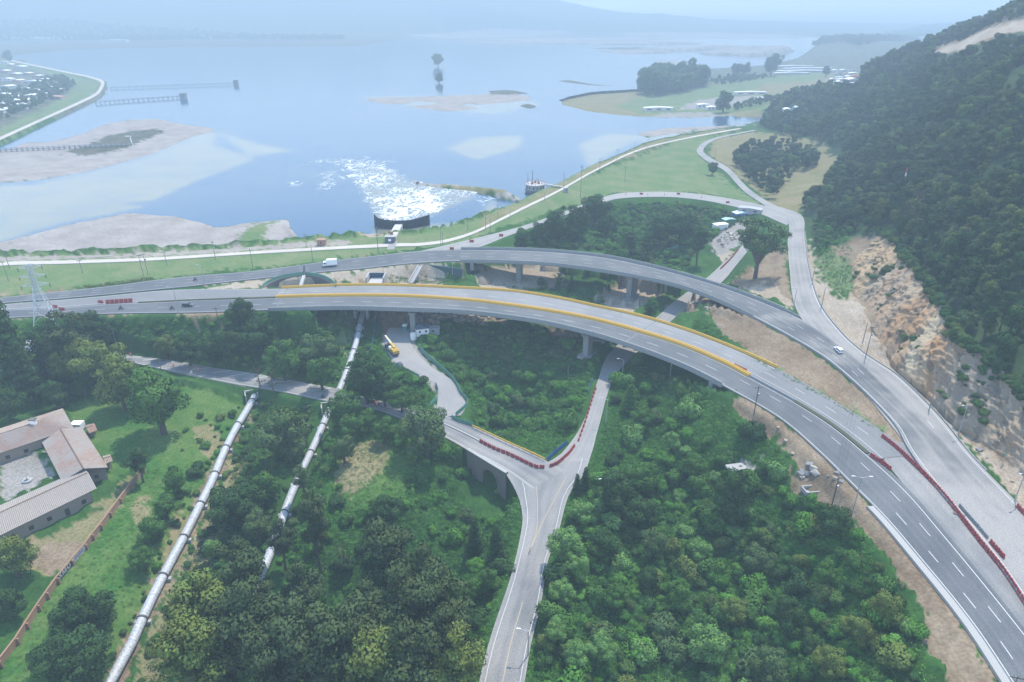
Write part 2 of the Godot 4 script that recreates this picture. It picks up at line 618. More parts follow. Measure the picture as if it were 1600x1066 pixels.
	for j in cv:
		for i in cu:
			var u := lerpf(U0, U1, float(i) / (cu - 1)); var v := lerpf(V0, V1, float(j) / (cv - 1))
			var acc := w[n]
			for k in n:
				var dx := u - pts[k].x; var dy := v - pts[k].y
				acc += w[k] * sqrt(dx * dx + dy * dy)
			coarse[j * cu + i] = acc
	hgt.resize(NU * NV); zone.resize(NU * NV); lake.resize(NU * NV); road_w.resize(NU * NV); road_h.resize(NU * NV); shallow.resize(NU * NV); kept.resize(NU * NV)
	var mount := PackedFloat32Array()   # hills at the end of the plain, by direction
	for i in NU:
		var x := 800.0 + tan(lerpf(U0, U1, float(i) / (NU - 1))) * FOCAL * 0.92
		var tall := 470.0 - 120.0 * smoothstep(500.0, 760.0, x) - 215.0 * smoothstep(740.0, 960.0, x) - 70.0 * smoothstep(940.0, 1130.0, x) - 25.0 * smoothstep(1130.0, 1300.0, x)
		mount.append(tall * (1.0 + 0.16 * noise.get_noise_1d(x * 0.6)))
	for j in NV:
		var b := float(j) / (NV - 1) * (cv - 1)
		var j0 := mini(int(b), cv - 2)
		var fb := b - j0
		var r := exp(lerpf(V0, V1, float(j) / (NV - 1)))
		for i in NU:
			var a := float(i) / (NU - 1) * (cu - 1)
			var i0 := mini(int(a), cu - 2)
			var fa := a - i0
			var k := j0 * cu + i0
			var y := lerpf(lerpf(coarse[k], coarse[k + 1], fa), lerpf(coarse[k + cu], coarse[k + cu + 1], fa), fb)
			if r > 3800.0:
				y += mount[i] * smoothstep(3900.0, 6200.0, r) * (0.85 + 0.3 * noise.get_noise_2d(i * 0.35, r * 0.006))
			hgt[j * NU + i] = y

const GRASS := 1
const DIRT := 2
const PALE := 3
const SAND := 4
const MUD_WEED := 5
const FOREST := 7
const DRY := 8
const PAD := 9
const LUSH := 10
const BED := 6
const SHORE := 13
const TOWN := 11
const MOW := 12

func make_zones() -> void:
	# water, then what rises out of it
	fill_float(lake, "-400,428 0,403 200,397 400,385 470,378 533,378 580,374 640,374 700,363 760,340 815,317 867,293 934,257 1000,228 1060,211 1130,197 1182,190 1200,186 1195,181 1150,184 1100,187 1040,187 960,183 905,176 870,166 862,155 880,148 920,141 990,137 1000,120 1040,108 1120,105 1190,100 1250,92 1306,62 1240,54 900,52 690,50 640,58 560,72 250,74 110,77 30,86 10,92 60,101 140,118 164,125 162,140 152,153 120,170 60,199 0,228 -300,330", WATER, 1.0)
	var bars := ["-300,420 -100,400 0,381 100,350 200,331 280,337 340,353 400,345 455,340 453,352 470,377 400,388 200,400 0,407", "-300,305 0,288 60,284 150,267 240,242 300,216 345,204 330,198 290,194 245,184 200,186 160,193 125,208 75,221 40,221 0,234 -300,300", "595,152 690,149 760,146 835,149 828,158 750,165 660,160", "985,208 1040,199 1120,196 1180,192 1150,197 1080,207 1010,216", "617,269 640,279 660,286 700,290 740,294 790,303 820,316 790,312 740,299 690,294 650,289", "755,141 800,140 838,147 770,149", "805,166 825,160 845,167 830,172", "862,126 890,124 925,131 985,134 930,135 890,130", "700,66 860,64 1000,66 1100,68 1000,70", "720,61.5 900,59.5 1060,61 1000,63.5 800,64", "620,166 700,160 760,170 700,176", "930,80 1000,79 1060,82 980,84", "1000,96 1060,94 1100,97 1050,100", "880,74 1040,77 1180,74 1060,80", "1090,84 1180,88 1240,80 1150,78", "560,156 595,151 660,152 640,163 600,164", "640,57 780,54 900,54.5 820,57.5 700,60", "950,55 1100,54 1230,56 1260,60 1100,60", "328,256 346,250 348,253", "160,213 205,203 205,208 175,220", "85,198 110,189 107,197", "55,214 78,204 72,214"]  # some far ones are added to paint in bright sky reflection on the water
	for s in bars: fill_float(lake, s, WATER, 0.0)
	lake = blur(lake, 2)
	for s in ["60,285 95,315 160,321 240,313 300,286 350,267 398,249 372,240 335,226 340,205 300,214 240,242 150,267", "697,233 740,215 815,211 813,230 745,250", "905,225 950,208 1010,214 960,235 922,262 914,250", "-300,330 0,290 80,288 110,315 230,322 190,331 100,348 0,378 -300,410", "560,150 640,150 820,155 850,163 770,178 650,168", "390,245 460,235 400,225 340,205", "1010,216 1090,200 1150,196 1000,225", "640,60 690,51 900,53 1240,55 1305,62 1250,78 1000,64 800,72 700,70", "560,155 640,152 700,150 690,164 620,162", "588,345 612,350 650,350 690,330 745,306 720,292 650,288 600,262 560,255 550,275 575,310", "640,385 585,372 585,352 672,350 740,350 780,330 770,312 740,345"]:  # the long far strip paints in a band of bright reflecting water
		fill_float(shallow, s, WATER, 0.75 if s.begins_with("588") else 1.0)
	shallow = blur(shallow, 2)
	zone.fill(LUSH)
	for k in range(0, NU * NV):
		if k / NU > 395: zone[k] = TOWN      # beyond about a kilometre
	fill("1263,362 1253,320 1285,290 1313,250 1262,215 1215,210 1185,196 1195,182 1240,146 1338,138 1345,110 1420,75 1490,48 1545,16 1620,-30 2100,-60 2100,800 1700,760 1600,620 1550,560 1510,535 1483,489 1450,435 1380,366 1330,372 1290,380", FOREST)
	fill("1000,136 1060,140 1200,118 1230,110 1300,112 1330,134 1240,146 1195,182 1150,184 1040,187 905,176 862,155 900,145", GRASS, -5.0)
	fill("866,154 905,144 990,138 1010,144 960,160 1000,172 1190,178 1190,186 1040,187 905,176", DRY, -5.0)
	fill("1090,152 1140,148 1215,152 1210,163 1060,166", PAD, -5.0)
	fill("1150,150 1200,130 1270,128 1285,118 1340,128 1250,146", DRY, -5.0)
	fill("1010,178 1040,170 1120,172 1120,178", PAD, -5.0)
	fill("-300,470 0,462 130,447 330,426 520,405 640,391 720,386 800,350 800,343 740,362 655,384 533,389 234,407 0,415 -300,440", GRASS)
	fill("0,462 60,460 125,448 100,444 45,446 0,455", DIRT)
	fill("0,440 40,424 70,415 85,416 45,433 0,450", DRY)
	fill("560,400 640,391 720,386 690,377 640,383 600,390", DRY)
	fill("610,372 640,374 680,369 700,372 650,382 600,381", GRASS, -4.0)
	fill("-300,470 0,462 130,447 330,426 520,405 640,391 720,386 800,350 800,343 740,362 655,384 533,389 234,407 0,415 -300,440", GRASS)
	fill("560,377 585,366 602,368 600,380 560,381", PALE, -4.0)
	fill("640,376 720,362 735,362 690,374 655,381", SAND, -4.0)
	fill("950,262 1060,219 1160,203 1092,230 1100,250 1160,300 1190,322 1100,302 960,302 880,325 800,352 800,345 867,304", GRASS)
	fill("1112,218 1180,205 1240,212 1290,226 1313,247 1290,285 1255,318 1250,332 1205,318 1140,263 1108,244", DRY)
	fill("-300,300 0,225 150,150 164,125 20,95 -300,80", GRASS, -5.0)
	fill("-300,285 0,200 60,172 108,142 120,130 50,108 -300,85", TOWN, -5.0)
	fill("-300,470 0,440 300,420 520,402 600,396 700,380 800,345 880,300 940,262 930,250 860,285 800,315 740,345 640,368 470,372 400,380 200,392 0,398 -300,415", GRASS, -1.5)
	fill("-300,450 -300,425 0,402 200,396 400,384 470,377 533,377 560,380 533,386 400,393 234,403 0,411", SHORE, -2.0)
	fill("740,366 760,340 815,317 867,292 934,256 1000,227 1060,210 1130,196 1160,199 1060,216 934,264 867,301 779,345", DRY, -2.0)
	for s in bars: fill(s, SAND, WATER)
	fill("370,385 385,355 430,345 450,342 420,352 412,372 430,385", GRASS, -5.5)
	fill("100,238 150,222 165,212 205,205 250,200 255,208 215,222 195,232 140,243", MUD_WEED, -5.5)
	fill("640,279 700,290 740,294 790,303 812,312 780,307 700,294", DRY, -5.5)
	for s in ["755,141 800,140 838,147 770,149", "805,166 825,160 845,167 830,172", "862,126 890,124 925,131 985,134 930,135 890,130", "880,75 960,76 1040,77 960,78.5", "1090,84 1150,86 1180,86 1120,85"]: fill(s, MUD_WEED, WATER)
	# earth along the highways and under the viaducts
	fill("0,476 90,470 180,462 180,475 90,482 0,486", DIRT, 0.0)
	fill("380,440 447,432 560,421 640,413 700,412 690,424 560,432 440,440 400,450 300,452", PALE, -0.1)
	fill("280,492 355,487 355,505 330,515 300,518 285,508", DIRT)
	fill("0,500 120,494 240,492 330,490 330,494 200,498 0,508", DIRT)
	fill("590,492 700,491 780,492 800,500 740,503 690,505 660,520 650,535 615,540 600,530", DIRT)
	fill("655,488 780,490 770,499 700,503 670,500", PALE)
	fill("850,515 880,518 905,527 900,550 880,552 868,535", DIRT)
	fill("560,434 610,434 610,450 560,450", DIRT)
	fill("735,418 880,412 868,450 820,455 760,452 740,444 750,430", PALE)
	fill("700,412 735,412 740,432 715,438", DIRT)
	fill("930,490 935,462 980,440 1010,445 1035,460 1010,476 985,492 970,498", PALE)
	fill("1036,480 1080,462 1115,452 1110,478 1080,490 1050,500", DIRT)
	fill("1105,470 1150,485 1200,512 1262,548 1345,615 1410,690 1418,704 1400,702 1370,672 1300,625 1240,590 1170,556 1120,515 1108,495", DIRT)
	fill("1166,553 1240,590 1300,625 1388,676 1378,680 1300,632 1230,595 1165,560", GRASS)
	fill("1085,500 1115,505 1130,528 1165,548 1130,535 1080,515", LUSH)
	fill("1140,445 1175,420 1200,395 1225,380 1228,430 1240,478 1200,470 1160,455", DIRT)
	fill("1150,455 1200,440 1235,470 1240,485 1190,465", PALE)
	fill("1150,388 1185,345 1110,345 1095,370 1120,400", PAD)
	fill("1120,400 1150,390 1130,415", PALE)
	fill("1263,360 1256,420 1281,480 1350,556 1400,588 1450,635 1485,668 1530,712 1620,815 1620,750 1533,690 1483,655 1443,612 1400,575 1366,522 1333,459 1315,470 1280,430 1272,390", PALE)
	fill("1272,395 1300,400 1325,395 1330,440 1322,468 1290,440", GRASS)
	fill("1333,459 1366,522 1400,575 1443,612 1483,655 1533,690 1600,745 1700,830 1700,700 1600,620 1550,562 1510,535 1483,489 1450,435 1380,366 1340,372 1290,395 1330,402", DIRT)
	fill("1140,640 1160,622 1215,660 1290,715 1380,815 1436,882 1500,972 1570,1075 1620,1160 1560,1160 1480,1070 1440,1010 1445,945 1400,900 1350,835 1320,800 1240,775 1230,740 1250,735 1215,690", DIRT)
	fill("1130,722 1190,722 1190,738 1150,736", PAD)
	fill("612,519 633,519 671,571 728,629 720,650 680,650 684,614 615,564 596,536", PAD)
	# the farm, its garden and the meadows
	fill("0,700 60,712 90,745 40,770 0,790", PAD)
	fill("100,640 280,600 380,630 385,660 340,720 300,700 240,740 205,735 180,755 150,740 110,650", MOW)
	fill("225,735 300,700 345,720 330,760 290,850 240,930 190,1010 140,1080 0,1080 0,1040 60,955 115,880", MOW)
	fill("385,640 392,645 368,690 352,722 332,770 305,832 270,900 238,960 205,1030 185,1080 150,1080 172,1040 200,985 228,925 262,860 292,800 320,745 342,712", DIRT)
	fill("360,720 345,760 315,820 280,890 250,950 225,1010 205,1080 260,1080 280,1000 310,930 330,880 350,820 375,760 385,720", DRY)
	fill("45,845 95,830 150,800 205,745 215,740 150,840 110,880 85,905 40,890", DRY)
	fill("60,850 130,845 115,878 80,900 45,880", DIRT)
	fill("110,635 150,655 155,690 130,670", MOW)
	fill("515,750 545,690 600,686 645,715 650,765 605,800 545,800", MOW)
	fill("520,745 545,695 598,690 612,712 590,740 560,770 530,775", DRY)
	fill("250,860 275,800 300,810 285,860 262,905", DRY)
	fill("300,670 330,660 350,690 330,720 310,700", DRY)
	fill("205,790 225,775 235,800 215,830", DRY)
	fill("540,490 560,490 552,530 530,565 510,520", GRASS)
	fill("150,515 210,500 270,515 220,530", LUSH)
	fill("1420,75 1490,48 1545,25 1620,0 1620,45 1570,55 1500,80 1450,95", DIRT)
	for s in ["1450,92 1470,72 1530,50 1580,35 1620,20 1620,45 1570,52 1500,78", "1368,135 1375,118 1386,113 1385,122", "1388,125 1402,110 1400,120"]: fill(s, PALE)
	fill("1420,75 1490,48 1545,25 1560,20 1470,72 1450,88 1380,112 1370,105", FOREST)
	fill_float(road_w, "738,713 788,745 808,775 800,800 745,800 715,750 722,712", -14.0, 0.0)
	# hollow behind the rock face, and the round pit
	var dig := PackedFloat32Array()
	dig.resize(NU * NV)
	fill_float(dig, "1322,420 1335,459 1366,522 1400,575 1443,612 1483,655 1533,690 1600,745 1700,830 1760,800 1660,684 1600,612 1550,554 1508,527 1480,481 1447,428 1382,358 1345,366", 0.0, 0.0)
	for r in spans(to_grid(area("1338,462 1368,524 1402,573 1445,610 1485,652 1535,687 1602,740 1700,815 1668,700 1605,628 1554,570 1514,543 1486,499 1452,446 1384,378 1345,392"))):
		for i in range(r[1], r[2] + 1): dig[r[0] * NU + i] = 1.6
	fill_float(dig, "416,448 430,439 450,434 475,432 497,434 511,440 518,450", -0.5, 8.5)
	dig = blur(dig, 1)
	for r in spans(to_grid(area("726,735 797,776 812,800 785,838 730,834 704,792 712,760", -22.0))):
		for i in range(r[1], r[2] + 1):
			dig[r[0] * NU + i] = maxf(0.0, hgt[r[0] * NU + i] + 23.5)
			road_w[r[0] * NU + i] = 0.0
	for k in NU * NV: hgt[k] -= dig[k]
	# road beds, then shores, then small roughness
	for k in NU * NV:
		hgt[k] = lerpf(hgt[k], road_h[k], road_w[k])
		if lake[k] > 0.0 and road_w[k] < 0.5: hgt[k] = lerpf(maxf(hgt[k], -5.5) if zone[k] == SAND or zone[k] == MUD_WEED else hgt[k], -8.5, lake[k])
		elif zone[k] == SAND or zone[k] == MUD_WEED: hgt[k] = -5.45

func make_ground() -> void:
	var tone := {0: [Color(0.03, 0.06, 0.02), Color(0.05, 0.09, 0.03)], GRASS: [Color(0.11, 0.2, 0.065), Color(0.22, 0.245, 0.12)], DIRT: [Color(0.215, 0.155, 0.1), Color(0.33, 0.262, 0.18)], PALE: [Color(0.37, 0.29, 0.205), Color(0.47, 0.41, 0.33)], SAND: [Color(0.31, 0.275, 0.25), Color(0.43, 0.395, 0.36)], SHORE: [Color(0.33, 0.28, 0.25), Color(0.4, 0.37, 0.31)], MUD_WEED: [Color(0.07, 0.085, 0.05), Color(0.16, 0.15, 0.11)], BED: [Color(0.1, 0.1, 0.08), Color(0.1, 0.1, 0.08)], FOREST: [Color(0.025, 0.055, 0.022), Color(0.06, 0.1, 0.04)], DRY: [Color(0.2, 0.2, 0.085), Color(0.3, 0.25, 0.14)], PAD: [Color(0.36, 0.34, 0.31), Color(0.27, 0.25, 0.22)], LUSH: [Color(0.032, 0.09, 0.022), Color(0.055, 0.14, 0.03)], TOWN: [Color(0.06, 0.085, 0.045), Color(0.2, 0.2, 0.14)], MOW: [Color(0.045, 0.14, 0.025), Color(0.13, 0.205, 0.055)]}
	var v := PackedVector3Array(); var n := PackedVector3Array(); var c := PackedColorArray(); var ix := PackedInt32Array()
	v.resize(NU * NV); n.resize(NU * NV); c.resize(NU * NV)
	var humps := FastNoiseLite.new()
	humps.seed = 31; humps.noise_type = FastNoiseLite.TYPE_CELLULAR; humps.frequency = 0.17; humps.fractal_type = FastNoiseLite.FRACTAL_NONE
	humps.cellular_return_type = FastNoiseLite.RETURN_DISTANCE; humps.domain_warp_enabled = true; humps.domain_warp_amplitude = 3.0; humps.domain_warp_frequency = 0.08
	for j in NV:
		var r := exp(lerpf(V0, V1, float(j) / (NV - 1)))
		for i in NU:
			var u := lerpf(U0, U1, float(i) / (NU - 1))
			var k := j * NU + i
			var x := sin(u) * r; var z := -cos(u) * r
			var rough: float = {DIRT: 0.45, PALE: 0.2, FOREST: 0.5, LUSH: 0.8, MUD_WEED: 0.1, GRASS: 0.18, DRY: 0.3, MOW: 0.12}.get(zone[k], 0.05)
			if r < 900.0 and lake[k] < 0.4: hgt[k] += fine.get_noise_2d(x, z) * rough * (1.0 - road_w[k])
			if r < 420.0 and zone[k] == LUSH and lake[k] < 0.1:   # growth heaped over bushes and stumps
				var m := 0.5 - 0.5 * humps.get_noise_2d(x, z) + 0.35 * (0.5 - 0.5 * humps.get_noise_2d(x * 2.3 + 50.0, z * 2.3))
				hgt[k] += (3.1 * (m - 0.45) * clampf(0.6 + 1.4 * noise.get_noise_2d(x * 1.5, z * 1.5), 0.15, 1.3)) * (1.0 - road_w[k]) * (0.0 if kept[k] else 1.0)
			v[k] = Vector3(x, hgt[k], z)
			var ji := clampi(i + int(fine.get_noise_2d(x * 1.7, z * 1.7) * 4.0), 0, NU - 1)
			var jj := clampi(j + int(fine.get_noise_2d(z * 1.7 + 300.0, x * 1.7) * 4.0), 0, NV - 1)
			var q := zone[jj * NU + ji]
			var t: Array = tone[q]
			var f := clampf(0.45 + 0.75 * noise.get_noise_2d(x * 2.2, z * 2.2) + 0.5 * fine.get_noise_2d(x * 2.0, z * 2.0), 0.0, 1.0)
			c[k] = (t[0] as Color).lerp(t[1], f)
	for j in NV:
		for i in NU:
			var k := j * NU + i
			var a := v[k + 1] if i < NU - 1 else v[k]; var b := v[k - 1] if i > 0 else v[k]
			var d := v[k + NU] if j < NV - 1 else v[k]; var e := v[k - NU] if j > 0 else v[k]
			n[k] = (a - b).cross(d - e).normalized()
			if i < NU - 1 and j < NV - 1:
				ix.append(k); ix.append(k + NU); ix.append(k + 1)
				ix.append(k + 1); ix.append(k + NU); ix.append(k + NU + 1)
	var arr := []
	arr.resize(Mesh.ARRAY_MAX)
	arr[Mesh.ARRAY_VERTEX] = v; arr[Mesh.ARRAY_NORMAL] = n; arr[Mesh.ARRAY_COLOR] = c; arr[Mesh.ARRAY_INDEX] = ix
	var m := ArrayMesh.new()
	m.add_surface_from_arrays(Mesh.PRIMITIVE_TRIANGLES, arr)
	var mat := rough_paint("earth", 1, 1, 1, 0.95, grain(3, 0.03, 0.72, 1.0), 9.0, bumps(4, 0.05, 3.0), true)
	mat.metallic_specular = 0.2
	struct("ground", m, mat)

func make_water() -> void:
	var deep := Color(0.018, 0.07, 0.135)
	var silt_sheen := Color(0.165, 0.17, 0.128)
	var v := PackedVector3Array(); var c := PackedColorArray(); var n := PackedVector3Array(); var ix := PackedInt32Array()
	var id := PackedInt32Array()
	id.resize(NU * NV)
	id.fill(-1)
	for j in NV - 1:
		for i in NU - 1:
			var k := j * NU + i
			if lake[k] <= 0.0 and lake[k + 1] <= 0.0 and lake[k + NU] <= 0.0 and lake[k + NU + 1] <= 0.0: continue
			for q in [k, k + 1, k + NU, k + NU + 1]:
				if id[q] < 0:
					id[q] = v.size()
					var r := exp(lerpf(V0, V1, float(q / NU) / (NV - 1)))
					var u := lerpf(U0, U1, float(q % NU) / (NU - 1))
					var p := Vector3(sin(u) * r, WATER, -cos(u) * r)
					v.append(p); n.append(Vector3.UP)
					var f := clampf(shallow[q] * (0.85 + 0.3 * noise.get_noise_2d(p.x, p.z)) + 0.05 + 0.12 * smoothstep(600.0, 1800.0, -p.z) + 0.16 * noise.get_noise_2d(p.x * 0.25, p.z * 0.25) + 0.1 * noise.get_noise_2d(p.x * 0.7 + 30.0, p.z * 3.0), 0.0, 1.0)  # besides the shallows, far sheen and wind ripples are painted into the tone
					c.append(deep.lerp(silt_sheen, f))
			ix.append(id[k]); ix.append(id[k + NU]); ix.append(id[k + 1])
			ix.append(id[k + 1]); ix.append(id[k + NU]); ix.append(id[k + NU + 1])
	var arr := []
	arr.resize(Mesh.ARRAY_MAX)
	arr[Mesh.ARRAY_VERTEX] = v; arr[Mesh.ARRAY_NORMAL] = n; arr[Mesh.ARRAY_COLOR] = c; arr[Mesh.ARRAY_INDEX] = ix
	var m := ArrayMesh.new()
	m.add_surface_from_arrays(Mesh.PRIMITIVE_TRIANGLES, arr)
	var mat := rough_paint("lake_water", 1, 1, 1, 0.09, null, 14.0, bumps(8, 0.04, 1.2), true)
	mat.normal_scale = 0.25
	mat.metallic_specular = 0.37
	struct("lake", m, mat)
	# foam that boils out below the pump outlet: where a wandering noise is high the foam stands a hand above the water
	var s := Shape.new()
	s.col = Color(0.8, 0.83, 0.84)
	var poly := PackedVector2Array()
	for q in read("588,336 612,347 650,348 668,340 700,320 745,302 720,290 660,288 620,270 600,257 575,246 548,250 538,262 556,285 572,312"): poly.append(Vector2(at(q.x, q.y, WATER).x, at(q.x, q.y, WATER).z))
	var core := PackedVector2Array()
	for q in read("590,338 612,347 650,348 668,340 690,318 700,305 640,292 600,290 585,310"): core.append(Vector2(at(q.x, q.y, WATER).x, at(q.x, q.y, WATER).z))
	var drift := PackedVector2Array()
	for q in read("430,265 470,255 520,245 560,235 650,240 600,258 560,262 520,290 490,303 460,296"): drift.append(Vector2(at(q.x, q.y, WATER).x, at(q.x, q.y, WATER).z))
	var edge := PackedVector2Array()
	for q in read("650,286 720,290 765,304 776,311 752,322 700,332 690,336 745,318 755,309 700,296"): edge.append(Vector2(at(q.x, q.y, WATER).x, at(q.x, q.y, WATER).z))
	var step := 0.32
	var webs := []
	for k in 4:
		var n2 := FastNoiseLite.new()
		n2.seed = 60 + k; n2.frequency = [0.055, 0.11, 0.24, 0.6][k]; n2.fractal_octaves = 4
		webs.append(n2)
	var x := -175.0
	while x < 10.0:
		var z := -600.0
		while z < -385.0:
			var p := Vector2(x, z) + 7.0 * Vector2(noise.get_noise_2d(x * 3.0, z * 3.0) + 0.6 * fine.get_noise_2d(x, z), noise.get_noise_2d(z * 3.0, x * 3.0) + 0.6 * fine.get_noise_2d(z, x))
			var f := -1.0
			if Geometry2D.is_point_in_polygon(p, poly): f = 0.06
			if Geometry2D.is_point_in_polygon(p, core): f = 0.12
			if f < 0.0 and Geometry2D.is_point_in_polygon(p, drift): f = 0.045
			if f < 0.0 and Geometry2D.is_point_in_polygon(p, edge): f = 0.04
			if f > 0.0:
				var dense := noise.get_noise_2d(x * 1.1 + 70.0, z * 0.8)
				f *= clampf(0.9 + 1.5 * dense, 0.0, 1.5) if f > 0.05 else clampf(0.1 + 3.2 * dense, 0.0, 1.3)
				var wx := x + 4.0 * fine.get_noise_2d(x * 0.3, z * 0.3); var wz := z * 0.6 + 4.0 * fine.get_noise_2d(z * 0.3, x * 0.3)
				var w := -1.0
				for k in 4: w = maxf(w, f * [1.0, 1.0, 0.7, 0.35][k] - absf((webs[k] as FastNoiseLite).get_noise_2d(wx, wz)))
				if w > 0.0:
					var y := WATER + 0.03 + minf(w, 0.1) * 1.2
					var a := Vector3(x, y, z); var h := step
					s.col = Color(0.34, 0.42, 0.48).lerp(Color(0.82, 0.84, 0.85), clampf(w * 13.0, 0.0, 1.0))
					s.quad(a, a + Vector3(0, 0, h), a + Vector3(h, 0, h), a + Vector3(h, 0, 0))
			z += step
		x += step
	var fo := obj("foam", s.mesh(), rough_paint("foam_white", 1, 1, 1, 0.9, grain(12, 0.1, 0.85, 1.0), 2.0, null, true))
	tag(fo, "white foam streaming over the reservoir from the dark sheet pile outlet", "foam", "", "stuff")

# ---------- roads
const LEFT_PIPE := "450,512,-12.2 441,537,-13.6 415,585,-15.6 391,632,-16.2 367,672,-16.7 347,713,-17.2 331,752,-17.7 311,792,-18.2 287,840,-18.8 260,890,-19.4 230,950,-20 200,1017,-20.6 177,1057,-21 150,1105,-21.4"
const RIGHT_PIPE := "567,488,-9.6 562,509,-10.2 558,530,-11.4 550,556,-13 536,595,-15.4 511,649,-16.4 494,689,-17.1 468,743,-17.8 447,793,-18.5 424,860,-19.5 385,950,-20.5 340,1050,-21.5 318,1110,-22"
var line := {}   # edges of every road, in metres

func edges(called: String, a: String, b: String, e := 0.0, step := 2.5) -> void:
	var p := curve(a, e, step)
	line[called + "_a"] = p
	line[called + "_b"] = across(p, curve(b, e, step))

func make_roads_data() -> void:
	# the lower highway: far edge, middle, near edge
	var mid := curve("-250,512 -100,494 0,484.5 90,481 180,474.5 240,472 300,469 400,466 533,462.5 633,463.5 733,470 800,478 867,488 933,501 1000,519 1067,540 1133,568 1181,594 1243,628 1300,664 1356,709 1420,768 1480,838 1530,898 1600,985 1680,1090")
	line.mid = mid
	line.far = across(mid, curve("-250,500 -100,485 0,476 90,469 180,461 240,455 300,452 419,451.5 533,447 600,446.5 700,450 800,456 867,466 933,480 1000,495 1067,515 1116,533 1169,555 1240,589 1310,630 1388,680 1450,735 1510,800 1580,880 1700,1030"))
	line.near = across(mid, curve("-250,528 -100,510 0,498 90,493 180,490 240,489 300,488.5 380,486 447,483.5 533,481 633,483.5 733,488 834,501 900,515 967,534 1067,571 1149,613 1220,655 1283,710 1330,757 1380,807 1433,869 1515,970 1578,1064 1650,1180"))
	# the upper highway with the upper viaduct
	edges("upper", "-250,500 -100,487 0,474 90,467 180,459 240,453 300,447 380,438 447,431 515,424 560,420.5 640,412 719,408 800,409.5 867,413.5 934,422 1000,433 1067,448.5 1133,474 1200,507 1266,544 1300,567 1350,611 1400,664 1422,704 1456,751 1502,806 1569,892 1642,1005 1690,1080", "-250,484 -100,474 0,465 90,456 180,446 240,438 300,431.5 380,425 447,417 520,407 560,402.5 641,393.5 680,391 719,390 834,392 934,400.5 1000,413 1067,430 1133,450 1200,475 1246,496 1290,524 1330,553 1380,600 1450,664 1520,738 1590,818 1680,920 1780,1030 1900,1150")
	edges("hill_road", "1176,203,-2 1112,217,-3 1089,234,-3 1101,249,-3 1131,266,-3 1163,299,-2 1198,323,-1.3 1230,345,-.6 1231,380,-.3 1234,422,-.1 1244,482,-.06 1285,540,-.06 1350,612,-.06 1424,704,-.06 1490,790,-.06 1560,880,-.06 1680,1040,-.06", "1186,203,-2 1122,217,-3 1099,234,-3 1110,246,-3 1137,261,-3 1172,296,-2 1210,320,-1.3 1251,335,-.6 1257,365,-.3 1263,415,-.1 1281,475,-.06 1316,522,-.06 1350,552,-.06 1400,585,-.06 1450,632,-.06 1480,665,-.06 1515,709,-.06 1557,753,-.06 1600,797,-.06 1720,920,-.06")
	edges("local", "140,550,-12.2 204,566,-12.6 300,586,-13.3 367,600,-13.7 434,611,-13.9 508,626,-14 566,634,-14 633,656,-14 700,686,-14 733,705,-14 760,718,-14 790,735,-14 830,764,-14", "140,540,-12.2 190,553,-12.5 267,563,-13.2 330,574,-13.6 400,584,-13.8 470,597,-13.9 524,607,-14 560,618,-14 600,628,-14 640,638,-14 690,648,-14 707,653,-14 770,681,-14 853,720,-14 900,745,-14")
	edges("south", "740,1130,-14.8 749,1064,-14.5 767,994,-14.4 800,894,-14.2 816,820,-14.04 815,795,-14.04 805,765,-14.04 787,735,-14.04", "806,1130,-14.8 820,1064,-14.5 829,1010,-14.4 846,940,-14.3 856,877,-14.2 872,834,-14.04 890,770,-14.04 912,743,-14.04 924,709,-14.04")
	edges("branch", "853,724,-14.08 877,709,-14 910,662,-13.6 934,595,-12.8 950,555,-12.5 985,522,-12 1028,494,-11 1045,478,-10.6 1080,452,-9.4 1106,433,-8.5 1130,411,-7.4 1155,389,-6.2 1168,372,-5.5", "905,748,-14.08 924,709,-14 934,672,-13.6 960,589,-12.8 997,549,-12.5 1030,520,-12 1056,500,-11 1074,480,-10.6 1103,458,-9.4 1130,439,-8.5 1150,415,-7.4 1172,388,-6.2 1186,371,-5.5")
	edges("ramp", "608,512,-11.2 601,534,-11.6 615,564,-12.3 653,583,-12.8 681,601,-13.2 684,614,-13.6 683,636,-13.98 684,652,-14.04", "640,512,-11.2 642,537,-11.6 671,571,-12.3 709,596,-12.8 720,618,-13.4 729,630,-13.7 724,644,-13.98 712,657,-14.04")
	edges("loop", "640,412,-.05 719,392,-.1 752,385,-.6 790,370,-1 840,352,-1.5 900,330,-1.5 940,318,-1.5 962,311,-1.5 1000,308,-1.5 1050,308,-1.5 1100,313,-1.5 1140,321,-1.3 1180,331,-1 1230,352,-.65", "640,396,-.05 695,383.5,-.1 752,370,-.6 810,355,-1 870,335,-1.5 920,316,-1.5 962,303,-1.5 1000,300,-1.5 1050,300,-1.5 1100,304,-1.5 1150,312,-1.3 1200,323,-1 1238,336,-.65")
	edges("dike", "-250,436 0,415 100,412 234,407 400,396.5 533,389 580,387 619,385 655,384 695,379 737,366.5 779,346.5 820,326 867,303 934,265.5 1000,235 1067,218 1160,201", "-250,428 0,409.5 100,407 234,402.5 400,392.5 533,384.5 580,382 619,380 655,379.5 695,374.5 737,362.5 779,342.5 820,322 867,299.5 934,262.5 1000,232.7 1067,216 1160,199.3", -1.0)
	edges("shore_road", "-100,264 0,218.5 60,191 120,164 151,148.5 160,138 161,126 140,119 110,113 60,102.5 15,93", "-106,260 0,214 60,187 118,161 147,146.5 155,137 156,128 138,121 109,115 59,104.5 14,95", -2.5, 6.0)
	edges("village_road", "1276,141 1290,130 1303,121", "1283,142 1296,131 1307,121.5", -3.0, 8.0)
	carve_strip(line.far, line.near, 2.5, 6.0, 0.35)
